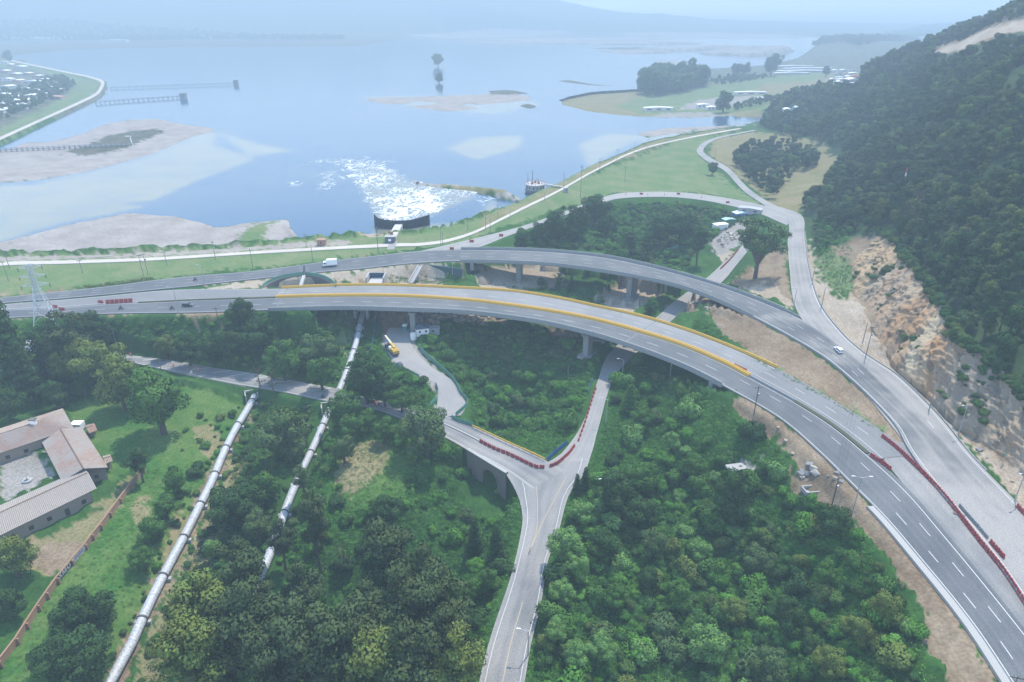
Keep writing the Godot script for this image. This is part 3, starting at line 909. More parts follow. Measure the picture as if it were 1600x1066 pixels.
	for q in ["upper", "hill_road", "local", "south", "branch", "ramp", "loop", "dike", "shore_road"]:
		var wide: float = {"dike": 8.0, "local": 4.5, "ramp": 4.5, "branch": 4.5, "south": 4.0, "hill_road": 8.0, "loop": 6.0}.get(q, 6.0)
		carve_strip(line[q + "_a"], line[q + "_b"], 2.2 if wide > 5.0 else 1.0, wide, 0.35)
	# no road bed under the two viaducts: open the ravine again
	for k in NU * NV:
		road_w[k] = clampf(road_w[k], 0.0, 1.0)
	for pair in [["440,447 540,444 700,447 800,453 867,463 933,477 1000,492 1067,512 1120,531 1150,547 1160,590 1150,619 1067,580 967,543 900,524 834,509 733,494 633,490 533,487 500,488 470,478"], ["728,388 834,388 934,397 1000,410 1067,427 1133,447 1150,454 1160,490 1133,478 1067,454 1000,438 934,427 867,418 728,412"]]:
		for r in spans(to_grid(area(pair[0], 0.0))):
			for i in range(r[1], r[2] + 1): road_w[r[0] * NU + i] = 0.0
	for q in ["branch", "ramp"]: carve_strip(line[q + "_a"], line[q + "_b"], 1.2, 4.5, 0.35)
	for q in [LEFT_PIPE, RIGHT_PIPE]:   # the pipes lie in shallow trenches
		var l := curve(q, 0.0, 1.5)
		var half := PackedFloat32Array()
		half.resize(l.size())
		half.fill(1.2)
		var seen := PackedVector3Array()
		for p in l:
			if p.distance_to(at(391, 604, -14)) > 7.0 and p.distance_to(at(512, 622, -14)) > 7.0 and p.distance_to(at(420, 575, -14)) > 12.0: seen.append(p)
		half.resize(seen.size())
		carve(seen, half, 0.8, 4.5, 1.5)

func make_roads() -> void:
	var worn := grain(21, 0.05, 0.8, 1.0)
	var tar := rough_paint("asphalt", 1, 1, 1, 0.88, worn, 7.0, bumps(22, 0.3, 1.5), true)
	tar.normal_scale = 0.2
	var white := rough_paint("road_paint_white", 0.72, 0.72, 0.7, 0.7, grain(23, 0.12, 0.6, 1.0), 2.5)
	var yellow := rough_paint("road_paint_yellow", 0.6, 0.5, 0.3, 0.7, grain(23, 0.12, 0.6, 1.0), 2.5)
	var dark := Color(0.088, 0.098, 0.106); var mid_grey := Color(0.16, 0.165, 0.168)
	var light := Color(0.215, 0.215, 0.212); var pale := Color(0.32, 0.303, 0.282)
	line.tar = [tar, white, yellow]
	var first := nearest(line.mid, at(430, 465)); var last := nearest(line.mid, at(1175, 590))
	line.first = first; line.last = last
	# lower highway on the ground, left and right of its viaduct
	for span in [[0, first], [last, line.mid.size() - 1]]:
		var f := part_of(line.far, span[0], span[1]); var m := part_of(line.mid, span[0], span[1]); var n := part_of(line.near, span[0], span[1])
		var right: bool = span[0] > 0
		var hw := struct("highway", strip(between(f, m, 0.94, 0.0), n, dark, mid_grey, 3, 12, 0.4, 0.42 if right else 0.12), tar)
		if not right: obj("carriageway", strip(f, between(f, m, 0.94), mid_grey, light, 2, 8, 0.4, 0.5), tar, hw)
		else:
			var cut := nearest(m, at(1362, 716))
			obj("carriageway", strip(part_of(f, 0, cut), part_of(between(f, m, 0.94), 0, cut), mid_grey, light, 2, 8, 0.4, 0.55), tar, hw)
		var s := Shape.new()
		line_on(s, between(m, n, 0.95), 0.2)
		line_on(s, between(m, n, 0.07), 0.2)
		dashes_on(s, between(m, n, 0.52 if not right else 0.36), 0.18, 4.5, 7.5)
		if right:
			var c2 := nearest(m, at(1440, 800))
			dashes_on(s, part_of(between(m, n, 0.66), c2, m.size()), 0.18, 4.5, 7.5)
		if not right:
			line_on(s, between(f, m, 0.06), 0.18)
			line_on(s, between(f, m, 0.88), 0.18)
		else:
			var cut := nearest(m, at(1362, 716))
			line_on(s, part_of(between(f, m, 0.78), 0, cut), 0.18)
			dashes_on(s, part_of(between(f, m, 0.45), 0, cut), 0.18, 4.5, 7.5)
		obj("lane_marking", s.mesh(), white, hw).set_meta("kind", "stuff")
	# the dusty open junction on the right lies just under the carriageways
	var junction := []
	var jl := curve("1360,690 1400,742 1480,838 1530,898 1600,985 1680,1090", -0.1); var jr := across(jl, curve("1400,585 1450,632 1500,690 1540,735 1600,795 1700,900 1800,1010", -0.1))
	struct("junction", strip(jl, jr, mid_grey, pale, 0, 22, 0.3, 0.5), tar)
	# concrete gutter beside the near lanes at the bottom right
	var n2 := part_of(line.near, nearest(line.near, at(1365, 790)), line.near.size())
	struct("gutter", wall_along(shifted(n2, 0.75), 1.5, 0.06, 1.0, 0.5), rough_paint("concrete", 0.4, 0.39, 0.37, 0.9, worn, 3.0, bumps(24, 0.2, 1.0)))
	struct("kerb", wall_along(shifted(n2, 1.62), 0.22, 0.32, 1.0, 0.5), mats.concrete)
	# upper highway: ground parts; its viaduct comes with the viaducts
	var ua := nearest(line.upper_a, at(719, 408)); var ub := nearest(line.upper_a, at(1180, 497))
	line.ua = ua; line.ub = ub
	for span in [[0, ua], [ub, line.upper_a.size() - 1]]:
		var a := part_of(line.upper_a, span[0], span[1]); var b := part_of(line.upper_b, span[0], span[1])
		var hw := struct("highway", strip(a, b, dark, mid_grey if span[0] == 0 else pale, 3, 10, 0.4, 0.1 if span[0] == 0 else 0.25, -1.0 if span[0] == 0 else 1.1), tar)
		var s := Shape.new()
		line_on(s, between(a, b, 0.07), 0.2)
		if span[0] == 0: line_on(s, between(a, b, 0.95), 0.2)
		var stop := nearest(a, at(1330, 590)) if span[0] else a.size()
		dashes_on(s, part_of(between(a, b, 0.37), 0, stop), 0.18, 4.5, 7.5)
		dashes_on(s, part_of(between(a, b, 0.66), 0, stop), 0.18, 4.5, 7.5)
		obj("lane_marking", s.mesh(), white, hw).set_meta("kind", "stuff")
	var hr := struct("hill_road", strip(line.hill_road_a, line.hill_road_b, mid_grey, pale, 2, 8, 0.3, 0.75), tar)
	var s := Shape.new()
	var h0 := nearest(line.hill_road_a, at(1310, 560)); var h1: int = line.hill_road_a.size()
	line_on(s, part_of(between(line.hill_road_a, line.hill_road_b, 0.95), h0 - 30, h1), 0.18)
	dashes_on(s, part_of(between(line.hill_road_a, line.hill_road_b, 0.45), h0 + 14, h1), 0.18, 4.5, 7.5)
	dashes_on(s, part_of(between(line.hill_road_a, line.hill_road_b, 0.72), h0 + 14, h1), 0.18, 4.5, 7.5)
	obj("lane_marking", s.mesh(), white, hr).set_meta("kind", "stuff")
	# patches of clean asphalt among the dust on the hill road
	var lo := struct("local_road", strip(line.local_a, line.local_b, mid_grey, pale, 2, 8, 0.3, 0.5), tar)
	s = Shape.new()
	var l0 := nearest(line.local_a, at(434, 611)); var l1 := nearest(line.local_a, at(700, 686))
	line_on(s, part_of(between(line.local_a, line.local_b, 0.06), 0, l1 + 40), 0.15)
	for k in range(3, l0, 3):   # slanted bays painted on the far side
		var p: Vector3 = line.local_a[k].lerp(line.local_b[k], 0.52); var q: Vector3 = line.local_a[mini(k + 2, l0)].lerp(line.local_b[mini(k + 2, l0)], 0.98)
		line_on(s, PackedVector3Array([p, q]), 0.35)
	obj("lane_marking", s.mesh(), white, lo).set_meta("kind", "stuff")
	var fa := wall_along(part_of(between(line.local_a, line.local_b, 0.55), l0 + 6, l1), 0.5, 0.28)
	obj("median_kerb", fa, mats.concrete, lo)
	var so := struct("south_road", strip(line.south_a, line.south_b, mid_grey, pale, 2, 10, 0.3, 0.45), tar)
	s = Shape.new()
	line_on(s, between(line.south_a, line.south_b, 0.13), 0.15)
	line_on(s, part_of(between(line.south_a, line.south_b, 0.9), 0, 30), 0.15)
	obj("lane_marking", s.mesh(), white, so).set_meta("kind", "stuff")
	s = Shape.new()
	var top := nearest(line.south_a, at(806, 860))
	line_on(s, part_of(between(line.south_a, line.south_b, 0.52), 0, top), 0.16)
	line_on(s, curve("826,866 838,830 840,790 838,760", -14.0), 0.16, 0.03)
	line_on(s, curve("826,866 845,822 864,785 885,745", -14.0), 0.16, 0.03)
	obj("centre_line", s.mesh(), yellow, so)
	struct("branch_road", strip(line.branch_a, line.branch_b, light, pale, 2, 8, 0.3, 0.6), tar)
	struct("site_ramp", strip(line.ramp_a, line.ramp_b, light, pale, 0, 10, 0.3, 0.75), tar)
	struct("loop_road", strip(line.loop_a, line.loop_b, light, pale, 1, 8, 0.3, 0.75), tar)
	var dusty := rough_paint("dust_road", 1, 1, 1, 0.95, worn, 6.0, null, true)
	struct("dike_road", strip(line.dike_a, line.dike_b, Color(0.42, 0.375, 0.31), Color(0.56, 0.51, 0.44), 1, 6, 0.3, 0.6), dusty)
	struct("shore_road", strip(line.shore_road_a, line.shore_road_b, Color(0.42, 0.38, 0.32), Color(0.55, 0.5, 0.44), 1, 4, 0.3, 0.6), dusty)
	struct("village_road", strip(line.village_road_a, line.village_road_b, Color(0.45, 0.42, 0.38), Color(0.55, 0.5, 0.44), 1, 4, 0.3, 0.6), dusty)
	# pale drive from the dike down to the highway past the gatehouse
	var da := curve("602,397,-.6 606,385,-.9 611,376,-1", 0.0, 2.0)
	struct("gate_drive", strip(da, across(da, curve("614,395,-.6 618,384,-.9 622,375,-1", 0.0, 2.0)), light, pale, 0, 4, 0.3, 0.6), tar)

# ---------- viaducts
func deck(a: PackedVector3Array, b: PackedVector3Array, girders: Array, depth: float) -> ArrayMesh:
	# concrete deck from the right-hand edge a to the left-hand edge b, with box girders below
	var s := Shape.new()
	var sets := [[[0.0, -0.03], [0.0, -0.75], [1.0, -0.75], [1.0, -0.03]]]
	for g in girders: sets.append([[g[0] - 0.05, -0.74], [g[0], -depth], [g[1], -depth], [g[1] + 0.05, -0.74]])
	for o in sets:
		var rings := []
		for k in a.size():
			var ring := PackedVector3Array()
			for q in o: ring.append(a[k].lerp(b[k], q[0]) + Vector3(0, q[1], 0))
			ring.reverse()
			rings.append(ring)
		s.loft(rings)
	return s.mesh()

func pier_at(parent: Node3D, mat: Material, p: Vector3, along: Vector3, wide: float, thick: float, top: float, footing := true) -> void:
	var s := Shape.new()
	var base := ground(p.x, p.z) - 1.2
	var b := Basis(Vector3(-along.z, 0, along.x), Vector3.UP, along)
	var h := top - base
	var o := PackedVector2Array()
	for q in [[-1, -.8], [-.92, -1], [.92, -1], [1, -.8], [1, .8], [.92, 1], [-.92, 1], [-1, .8]]: o.append(Vector2(q[0] * wide / 2.0, q[1] * thick / 2.0))
	s.prism(o, h, Transform3D(b * Basis(Vector3.RIGHT, -PI / 2), Vector3(p.x, base + h / 2.0, p.z)))
	s.box(Vector3(p.x, top - 0.5, p.z), Vector3(wide * 1.18, 1.0, thick * 1.25), b, 1.12)
	obj("pier", s.mesh(), mat, parent)
	if footing:
		var f := Shape.new()
		f.box(Vector3(p.x, base + 1.3, p.z), Vector3(wide * 1.7, 1.2, thick * 2.2), b)
		obj("footing", f.mesh(), mat, parent)

func make_viaducts() -> void:
	var conc := rough_paint("viaduct_concrete", 0.3, 0.31, 0.31, 0.85, grain(31, 0.03, 0.7, 1.0), 5.0, bumps(24, 0.2, 1.0))
	var yell := rough_paint("yellow_barrier", 0.78, 0.46, 0.06, 0.7, grain(32, 0.06, 0.75, 1.0), 4.0)
	var steel := paint("grey_rail", 0.42, 0.44, 0.45, 0.45, 0.6)
	var tar: Material = line.tar[0]
	var dark := Color(0.105, 0.114, 0.12); var grey := Color(0.185, 0.19, 0.192); var light := Color(0.27, 0.267, 0.26)
	# lower viaduct
	var f := part_of(line.far, line.first, line.last); var m := part_of(line.mid, line.first, line.last); var n := part_of(line.near, line.first, line.last)
	var t := thing("road_viaduct", "long curved concrete viaduct with two yellow barriers carrying the lower highway over the ravine", "viaduct")
	t.position = Vector3.ZERO
	obj("deck", deck(shifted(n, 0.5), shifted(f, -0.5), [[0.16, 0.38], [0.62, 0.84]], 2.3), conc, t)
	obj("roadway", strip(m, n, dark, grey, 2, 10, 0.03, 0.2), tar, t)
	tag(obj("roadway", strip(f, m, grey, light, 2, 10, 0.03, 0.55), tar, t), "pale dusty far carriageway", "")
	var s := Shape.new()
	line_on(s, between(m, n, 0.91), 0.2); line_on(s, between(m, n, 0.1), 0.2)
	dashes_on(s, between(m, n, 0.5), 0.18, 5.0, 6.8)
	line_on(s, between(f, m, 0.07), 0.18); line_on(s, between(f, m, 0.9), 0.18)
	dashes_on(s, between(f, m, 0.5), 0.16, 4.5, 8.0)
	obj("lane_marking", s.mesh(), line.tar[1], t).set_meta("kind", "stuff")
	obj("parapet", wall_along(shifted(n, 0.22), 0.4, 0.95, 0.6), conc, t)
	obj("parapet", wall_along(shifted(f, -0.22), 0.45, 1.05, 0.55), yell, t)
	obj("parapet", wall_along(shifted(m, 0.42), 0.5, 1.0, 0.55), yell, t)
	obj("parapet", wall_along(shifted(m, -0.42), 0.5, 1.0, 0.55), yell, t)
	obj("handrail", wall_along(shifted(n, 0.3, 1.15), 0.12, 0.12, 1.0, 0.0), steel, t)
	for q in [[1000, 519], [441, 465]]:
		var k := nearest(m, at(q[0], q[1]))
		var j := Shape.new()
		line_on(j, PackedVector3Array([f[k], m[k], n[k]]), 0.5, 0.02)
		obj("expansion_joint", j.mesh(), paint("joint_steel", 0.14, 0.145, 0.15, 0.6, 0.3), t)
	for q in [[640, 486, 0.82, 4.4], [640, 486, 0.3, 4.4], [908, 524, 0.82, 4.2], [908, 524, 0.28, 4.2]]:
		var k := nearest(n, at(q[0], q[1]))
		var p := n[k].lerp(f[k], 1.0 - q[2])
		pier_at(t, conc, p, tangent(n, k), q[3], 2.2, -2.2, q[0] > 700)
	for k in [2, n.size() - 3]:   # abutments
		var a := Shape.new()
		var c := n[k].lerp(f[k], 0.5)
		var tg := tangent(n, k)
		a.box(c + Vector3(0, -3.1, 0), Vector3(n[k].distance_to(f[k]) + 0.6, 4.6, 1.6), Basis(Vector3(-tg.z, 0, tg.x), Vector3.UP, tg))
		obj("abutment", a.mesh(), conc, t)
	# upper viaduct
	var a := part_of(line.upper_a, line.ua, line.ub); var b := part_of(line.upper_b, line.ua, line.ub)
	t = thing("road_viaduct", "upper curved concrete viaduct with grey parapets and three dark lanes nearer the reservoir", "viaduct")
	obj("deck", deck(shifted(a, 0.5), shifted(b, -0.5), [[0.2, 0.46], [0.56, 0.82]], 2.2), conc, t)
	obj("roadway", strip(a, b, dark, grey, 3, 12, 0.03, 0.15), tar, t)
	s = Shape.new()
	line_on(s, between(a, b, 0.07), 0.2); line_on(s, between(a, b, 0.92), 0.22)
	dashes_on(s, between(a, b, 0.37), 0.18, 5.0, 6.8); dashes_on(s, between(a, b, 0.63), 0.18, 5.0, 6.8)
	obj("lane_marking", s.mesh(), line.tar[1], t).set_meta("kind", "stuff")
	obj("parapet", wall_along(shifted(a, 0.22), 0.4, 0.95, 0.6), conc, t)
	obj("parapet", wall_along(shifted(b, -0.22), 0.4, 1.1, 0.6), conc, t)
	obj("handrail", wall_along(shifted(b, -0.25, 1.3), 0.12, 0.12, 1.0, 0.0), steel, t)
	for q in [[812, 410, 0.3, 2.4], [812, 410, 0.62, 2.4], [985, 431, 0.28, 3.4], [985, 431, 0.62, 3.4]]:
		var k := nearest(a, at(q[0], q[1]))
		pier_at(t, conc, a[k].lerp(b[k], q[2]), tangent(a, k), 2.4 if q[3] < 3 else 3.4, 2.4, -2.0, q[3] > 3)
	for k in [2, a.size() - 3]:
		var ab := Shape.new()
		var tg := tangent(a, k)
		ab.box(a[k].lerp(b[k], 0.5) + Vector3(0, -2.7, 0), Vector3(a[k].distance_to(b[k]) + 0.6, 3.9, 1.6), Basis(Vector3(-tg.z, 0, tg.x), Vector3.UP, tg))
		obj("abutment", ab.mesh(), conc, t)
	# narrow median of concrete and weeds after the lower viaduct, and before it
	var i0: int = line.last; var i1 := nearest(line.mid, at(1356, 708))
	tag(obj("median_barrier", wall_along(part_of(line.mid, i0, nearest(line.mid, at(1243, 627))), 0.8, 0.75, 0.5), conc), "low grey concrete median barrier running on from the end of the yellow barrier", "barrier")
	struct("median", wall_along(part_of(line.mid, nearest(line.mid, at(1243, 627)), i1), 1.3, 0.3, 0.9), rough_paint("weedy_earth", 0.1, 0.115, 0.06, 0.95, grain(33, 0.1, 0.5, 1.0), 3.0))
	struct("median", wall_along(part_of(line.mid, nearest(line.mid, at(212, 473)), line.first), 1.2, 0.35, 0.9), mats.weedy_earth)
	# guard wall that closes the upper highway beyond its viaduct
	var g := part_of(line.upper_a, line.ub, line.upper_a.size() - 1)
	tag(obj("road_edge_wall", wall_along(shifted(g, 0.3), 0.4, 0.5, 0.8), conc), "low concrete edge wall along the earth slope right of the upper viaduct", "wall")
	var g2 := part_of(line.upper_b, line.ub, nearest(line.upper_b, at(1246, 495)))
	tag(obj("road_edge_wall", wall_along(shifted(g2, -0.3), 0.4, 0.9, 0.6), conc), "short concrete parapet where the upper viaduct meets the hill road", "wall")
	var g3 := part_of(line.hill_road_b, nearest(line.hill_road_b, at(1256, 360)), nearest(line.hill_road_b, at(1540, 736)))
	tag(obj("road_edge_wall", wall_along(shifted(g3, 0.35 if (g3[3] - line.hill_road_a[nearest(line.hill_road_a, g3[3])]).dot(Vector3(-tangent(g3, 3).z, 0, tangent(g3, 3).x)) > 0 else -0.35), 0.35, 0.22, 0.9), conc), "pale kerb at the foot of the rock cutting beside the hill road", "kerb")

# ---------- rock cutting
var rock_spots := []
func make_rock_cut() -> void:
	var toe := curve("1300,392,1.5 1318,425,1 1333,459,.5 1366,522,.5 1400,575,.5 1443,612,.5 1483,655,.5 1533,690,.5 1600,745,.5 1680,815,.5", 0.0, 1.0)
	var top := curve("1335,366,7.5 1362,362,12 1383,360,15.3 1450,433,18.2 1483,487,17.8 1510,533,17.3 1552,560,16.8 1603,618,13.8 1665,690,11 1760,790,9", 0.0, 1.0)
	var n := 420; var m := 66
	var cols := [Color(0.52, 0.36, 0.19), Color(0.42, 0.33, 0.23), Color(0.5, 0.28, 0.12), Color(0.6, 0.48, 0.32), Color(0.17, 0.13, 0.09)]
	var v := PackedVector3Array(); var c := PackedColorArray(); var nn := PackedVector3Array(); var ix := PackedInt32Array()
	for i in n + 1:
		var a := toe[int(float(i) / n * (toe.size() - 1))]; var b := top[int(float(i) / n * (top.size() - 1))]
		var f := float(i) / n * (toe.size() - 1); a = toe[int(f)].lerp(toe[mini(int(f) + 1, toe.size() - 1)], f - int(f))
		f = float(i) / n * (top.size() - 1); b = top[int(f)].lerp(top[mini(int(f) + 1, top.size() - 1)], f - int(f))
		var side := Vector3(a.x - b.x, 7.0, a.z - b.z).normalized()
		for j in m + 1:
			var t := float(j) / m
			var p := a.lerp(b, t)
			p.y = lerpf(a.y, b.y, pow(t, 0.85))
			var q := Vector2(p.x * 0.8 - p.y * 0.9, p.z * 0.8 + p.y * 0.7)   # beds dip across the face
			var beds := absf(fmod(q.x * 0.32 + q.y * 0.1 + 2.2 * noise.get_noise_2d(q.x * 1.4, q.y * 1.4) + 100.0, 1.0) - 0.5)
			var w := sin(PI * clampf(t, 0.0, 1.0))
			var ledge := fmod(p.y * 0.45 + p.x * 0.12 + 1.5 * noise.get_noise_2d(p.x * 3.0, p.z * 3.0) + 50.0, 1.0)
			var rough := 2.6 * noise.get_noise_3d(p.x * 3.0, p.y * 3.0, p.z * 3.0) + 1.2 * fine.get_noise_3d(p.x * 1.6, p.y * 1.6, p.z * 1.6) + 0.5 * fine.get_noise_2d(q.x * 3.2, q.y * 1.0) + 0.35 * fine.get_noise_2d(q.x * 8.0, q.y * 3.0) + 0.4 * fine.get_noise_3d(p.x * 6.0, p.y * 6.0, p.z * 6.0) + 1.3 * (beds - 0.25) - 0.6 * smoothstep(0.0, 0.25, ledge) * (1.0 - ledge)
			p += side * (0.35 + rough * (0.25 + 0.75 * w)) if t > 0.0 else Vector3.DOWN * 1.5
			if j == m: p += Vector3(0, -1.5, 0) - side * 1.2
			v.append(p)
			var k := clampf(0.5 + 1.1 * noise.get_noise_2d(q.x * 1.1 + 40.0, q.y * 0.7), 0.0, 0.999) * 3.0
			var col: Color = (cols[int(k)] as Color).lerp(cols[int(k) + 1], k - int(k))
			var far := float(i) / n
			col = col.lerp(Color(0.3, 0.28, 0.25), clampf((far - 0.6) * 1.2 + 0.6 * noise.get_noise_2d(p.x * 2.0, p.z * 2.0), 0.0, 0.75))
			if fine.get_noise_2d(q.x * 3.0, q.y * 1.1) > 0.28: col = col.lerp(cols[4], 0.6)
			if fine.get_noise_2d(q.y * 2.0 + 90.0, q.x * 2.0) > 0.34: col = col.lerp(cols[3], 0.6)
			c.append(col)
	var w1 := m + 1
	for i in n + 1:
		for j in m + 1:
			var a := v[mini(i + 1, n) * w1 + j] - v[maxi(i - 1, 0) * w1 + j]
			var b := v[i * w1 + mini(j + 1, m)] - v[i * w1 + maxi(j - 1, 0)]
			nn.append(b.cross(a).normalized())
			if i < n and j < m:
				var k := i * w1 + j
				for q in [k, k + 1, k + w1, k + w1, k + 1, k + w1 + 1]: ix.append(q)
	if nn[20 * w1 + 20].y < 0.0:
		for k in nn.size(): nn[k] = -nn[k]
	var k0 := ix.size() / 2
	k0 -= k0 % 3
	if (v[ix[k0 + 2]] - v[ix[k0]]).cross(v[ix[k0 + 1]] - v[ix[k0]]).dot(nn[ix[k0]]) < 0.0:
		for k in range(0, ix.size(), 3):
			var s := ix[k + 1]; ix[k + 1] = ix[k + 2]; ix[k + 2] = s
	var arr := []
	arr.resize(Mesh.ARRAY_MAX)
	arr[Mesh.ARRAY_VERTEX] = v; arr[Mesh.ARRAY_NORMAL] = nn; arr[Mesh.ARRAY_COLOR] = c; arr[Mesh.ARRAY_INDEX] = ix
	var mesh := ArrayMesh.new()
	mesh.add_surface_from_arrays(Mesh.PRIMITIVE_TRIANGLES, arr)
	for k in 900:   # where bushes cling: thick along the top, thin on the face
		var i := rng.randi_range(3, n - 3); var f := rng.randf()
		var j := int(m * (1.0 - 0.13 * f * f)) if k % 3 else int(m * rng.randf_range(0.1, 0.95))
		if k % 3 == 0 and noise.get_noise_2d(v[i * w1 + j].x * 2.0, v[i * w1 + j].z * 2.0) < 0.12: continue
		rock_spots.append(v[i * w1 + mini(j, m - 1)] + Vector3(0, -0.1, 0))
	struct("rock_face", mesh, rough_paint("rock", 1, 1, 1, 0.95, grain(51, 0.06, 0.6, 1.0), 4.0, bumps(52, 0.12, 4.0), true))

func stone_mesh(seed_: int) -> ArrayMesh:   # a broken block of about one metre
	var r := RandomNumberGenerator.new()
	r.seed = seed_
	var s := Shape.new()
	var q := []
	for y in [-0.4, 0.4]:
		for k in [[-1, -1], [1, -1], [1, 1], [-1, 1]]:
			q.append(Vector3(k[0] * r.randf_range(0.3, 0.6), y * r.randf_range(0.6, 1.1), k[1] * r.randf_range(0.3, 0.6)))
	s.quad(q[4], q[7], q[6], q[5]); s.quad(q[0], q[1], q[2], q[3])
	for k in 4:
		var j := (k + 1) % 4
		s.quad(q[j], q[k], q[k + 4], q[j + 4])
	return s.mesh()

func rubble(label: String, s: String, gap: float, lo: float, hi: float, seed_: int, tones: Array) -> void:
	var spots := scatter(area(s), gap, seed_, 1.1)
	var r := RandomNumberGenerator.new()
	r.seed = seed_
	var n := 0
	var rest := []
	var holder := Node3D.new()
	holder.name = numbered("rubble_heap")
	add_child(holder)
	tag(holder, label, "rubble")
	var shapes := [stone_mesh(1), stone_mesh(2), stone_mesh(3), stone_mesh(4)]
	for p in spots:
		var k := r.randf_range(lo, hi)
		var o := obj("stone", shapes[r.randi() % 4], tones[r.randi() % tones.size()], holder)
		o.transform = Transform3D(Basis.from_euler(Vector3(r.randf() - 0.5, r.randf() * TAU, r.randf() - 0.5)).scaled(Vector3(k, k * 0.8, k)), p + Vector3(0, k * 0.2, 0))

# ---------- water pipes, the bridges over them
func make_pipes() -> void:
	var white := rough_paint("pipe_paint", 0.62, 0.64, 0.66, 0.55, grain(61, 0.035, 0.55, 1.0), 5.0)
	var band := rough_paint("pipe_band", 0.1, 0.1, 0.105, 0.7, grain(62, 0.1, 0.5, 1.0), 1.0)
	var conc: Material = mats.concrete
	for q in [[LEFT_PIPE, "long white water pipe running down the left part of the picture past the garden wall", 1.1], [RIGHT_PIPE, "white water pipe running from the lower viaduct under the local road", 1.1]]:
		var l := curve(q[0], 0.0, 1.0)
		var t := thing("water_pipe", q[1], "pipe")
		clear_lines.append([l, 3.4])
		var run := 0.0
		var ring := 0.0
		var start := 0
		for k in range(1, l.size()):
			run += l[k].distance_to(l[k - 1])
			ring += l[k].distance_to(l[k - 1])
			if ring > 6.2 or k == l.size() - 1:
				var s := Shape.new()
				s.tube(l[start], l[k], q[2], q[2], 22, false)
				obj("pipe_section", s.mesh(), white, t)
				var d := (l[k] - l[start]).normalized()
				var wide := int(run / 6.3) % 2 == 0
				s = Shape.new()
				s.tube(l[k] - d * (0.22 if wide else 0.08), l[k] + d * (0.22 if wide else 0.08), q[2] + (0.16 if wide else 0.05), q[2] + (0.16 if wide else 0.05), 22, true)
				obj("pipe_ring", s.mesh(), band if wide else white, t)
				if wide:
					s = Shape.new()
					var base := ground(l[k].x, l[k].z)
					s.box(Vector3(l[k].x, (base - 1.0 + l[k].y - 0.6) / 2.0, l[k].z), Vector3(3.6, maxf(0.4, l[k].y - 0.6 - base + 1.0), 0.9), Basis.looking_at(Vector3(d.x, 0, d.z)))
					obj("saddle", s.mesh(), conc, t)
				start = k; ring = 0.0
	# openings under the local road
	for q in [[391, 608, 394, 622, "concrete culvert where the left pipe comes out below the local road"], [511, 627, 512, 642, "concrete culvert where the right pipe comes out below the local road"]]:
		var p := at(q[0], q[1], -14.0); var o := at(q[2], q[3], -15.0)
		var d := o - p; d.y = 0; d = d.normalized()
		var x := Vector3(-d.z, 0, d.x)
		var t := thing("culvert", q[4], "culvert")
		for s in [-1, 1]:
			var sh := Shape.new()
			sh.box(p + x * s * 2.0 + d * 1.2 + Vector3(0, -2.9, 0), Vector3(0.4, 4.8, 4.5), Basis(x, Vector3.UP, d))
			obj("side_wall", sh.mesh(), conc, t)
		var sh := Shape.new()
		sh.box(p + d * 0.2 + Vector3(0, -0.55, 0), Vector3(4.4, 0.6, 0.5), Basis(x, Vector3.UP, d))
		obj("lintel", sh.mesh(), conc, t)
	# the stone arch under the road fork
	var stone := rough_paint("old_stone", 0.3, 0.255, 0.21, 0.95, grain(63, 0.08, 0.5, 1.0), 2.0, bumps(64, 0.2, 3.0))
	var a := at(731, 704, -14.0); var b := at(792, 741, -14.0)
	var x := (b - a).normalized()
	var w := a.distance_to(b)
	var t := thing("stone_bridge", "old stone arch bridge carrying the local road at the fork above the hollow", "bridge")
	var f := Transform3D(Basis(x, Vector3.UP, x.cross(Vector3.UP)), a)
	var mid := w * 0.6
	var o := PackedVector2Array([Vector2(0, 0.5), Vector2(0, -10), Vector2(mid - 3.0, -10)])
	for k in 13:
		var g := PI - PI * k / 12.0
		o.append(Vector2(mid + cos(g) * 3.0, -5.2 + sin(g) * 3.2))
	for q in [[mid + 3.0, -10], [w, -10], [w, 0.5]]: o.append(Vector2(q[0], q[1]))
	var sh := Shape.new()
	sh.prism(o, 0.9, f)
	obj("spandrel_wall", sh.mesh(), stone, t)
	for k in 12:
		var g := PI - PI * (k + 0.5) / 12.0
		sh = Shape.new()
		sh.box(f * Vector3(mid + cos(g) * 3.3, -5.2 + sin(g) * 3.5, 0.1), Vector3(0.78, 0.55, 1.0), f.basis * Basis(Vector3(0, 0, 1), g + PI / 2))
		obj("arch_stone", sh.mesh(), stone, t)
	sh = Shape.new()
	sh.bar(f * Vector3(0, 0.6, 0), f * Vector3(w, 0.6, 0), 1.1, 0.22)
	obj("coping", sh.mesh(), conc, t)
	# headworks between the viaducts: sloping slab, painted wall, side wall
	t = thing("pipe_headworks", "concrete headworks with a pale sloping slab and a blue painted wall between the highways", "headworks")
	sh = Shape.new()
	var p0 := at(572, 447, -1.4); var p1 := at(598, 447, -1.4); var p2 := at(600, 434, -0.6); var p3 := at(580, 434, -0.6)
	sh.loft([PackedVector3Array([p0, p0 + Vector3(0, -3, 0), p1 + Vector3(0, -3, 0), p1]), PackedVector3Array([p3, p3 + Vector3(0, -3, 0), p2 + Vector3(0, -3, 0), p2])])
	obj("slab", sh.mesh(), rough_paint("pale_concrete", 0.5, 0.48, 0.46, 0.9, grain(65, 0.05, 0.8, 1.0), 4.0), t)
	sh = Shape.new()
	var w0 := at(578, 433.5, -0.5); var w1 := at(602, 433.5, -0.5)
	sh.box((w0 + w1) / 2 + Vector3(0, 0.6, 0), Vector3(w0.distance_to(w1), 3.0, 0.4))
	obj("back_wall", sh.mesh(), rough_paint("blue_spray", 0.05, 0.16, 0.3, 0.8, grain(66, 0.06, 0.15, 1.0), 3.0), t)
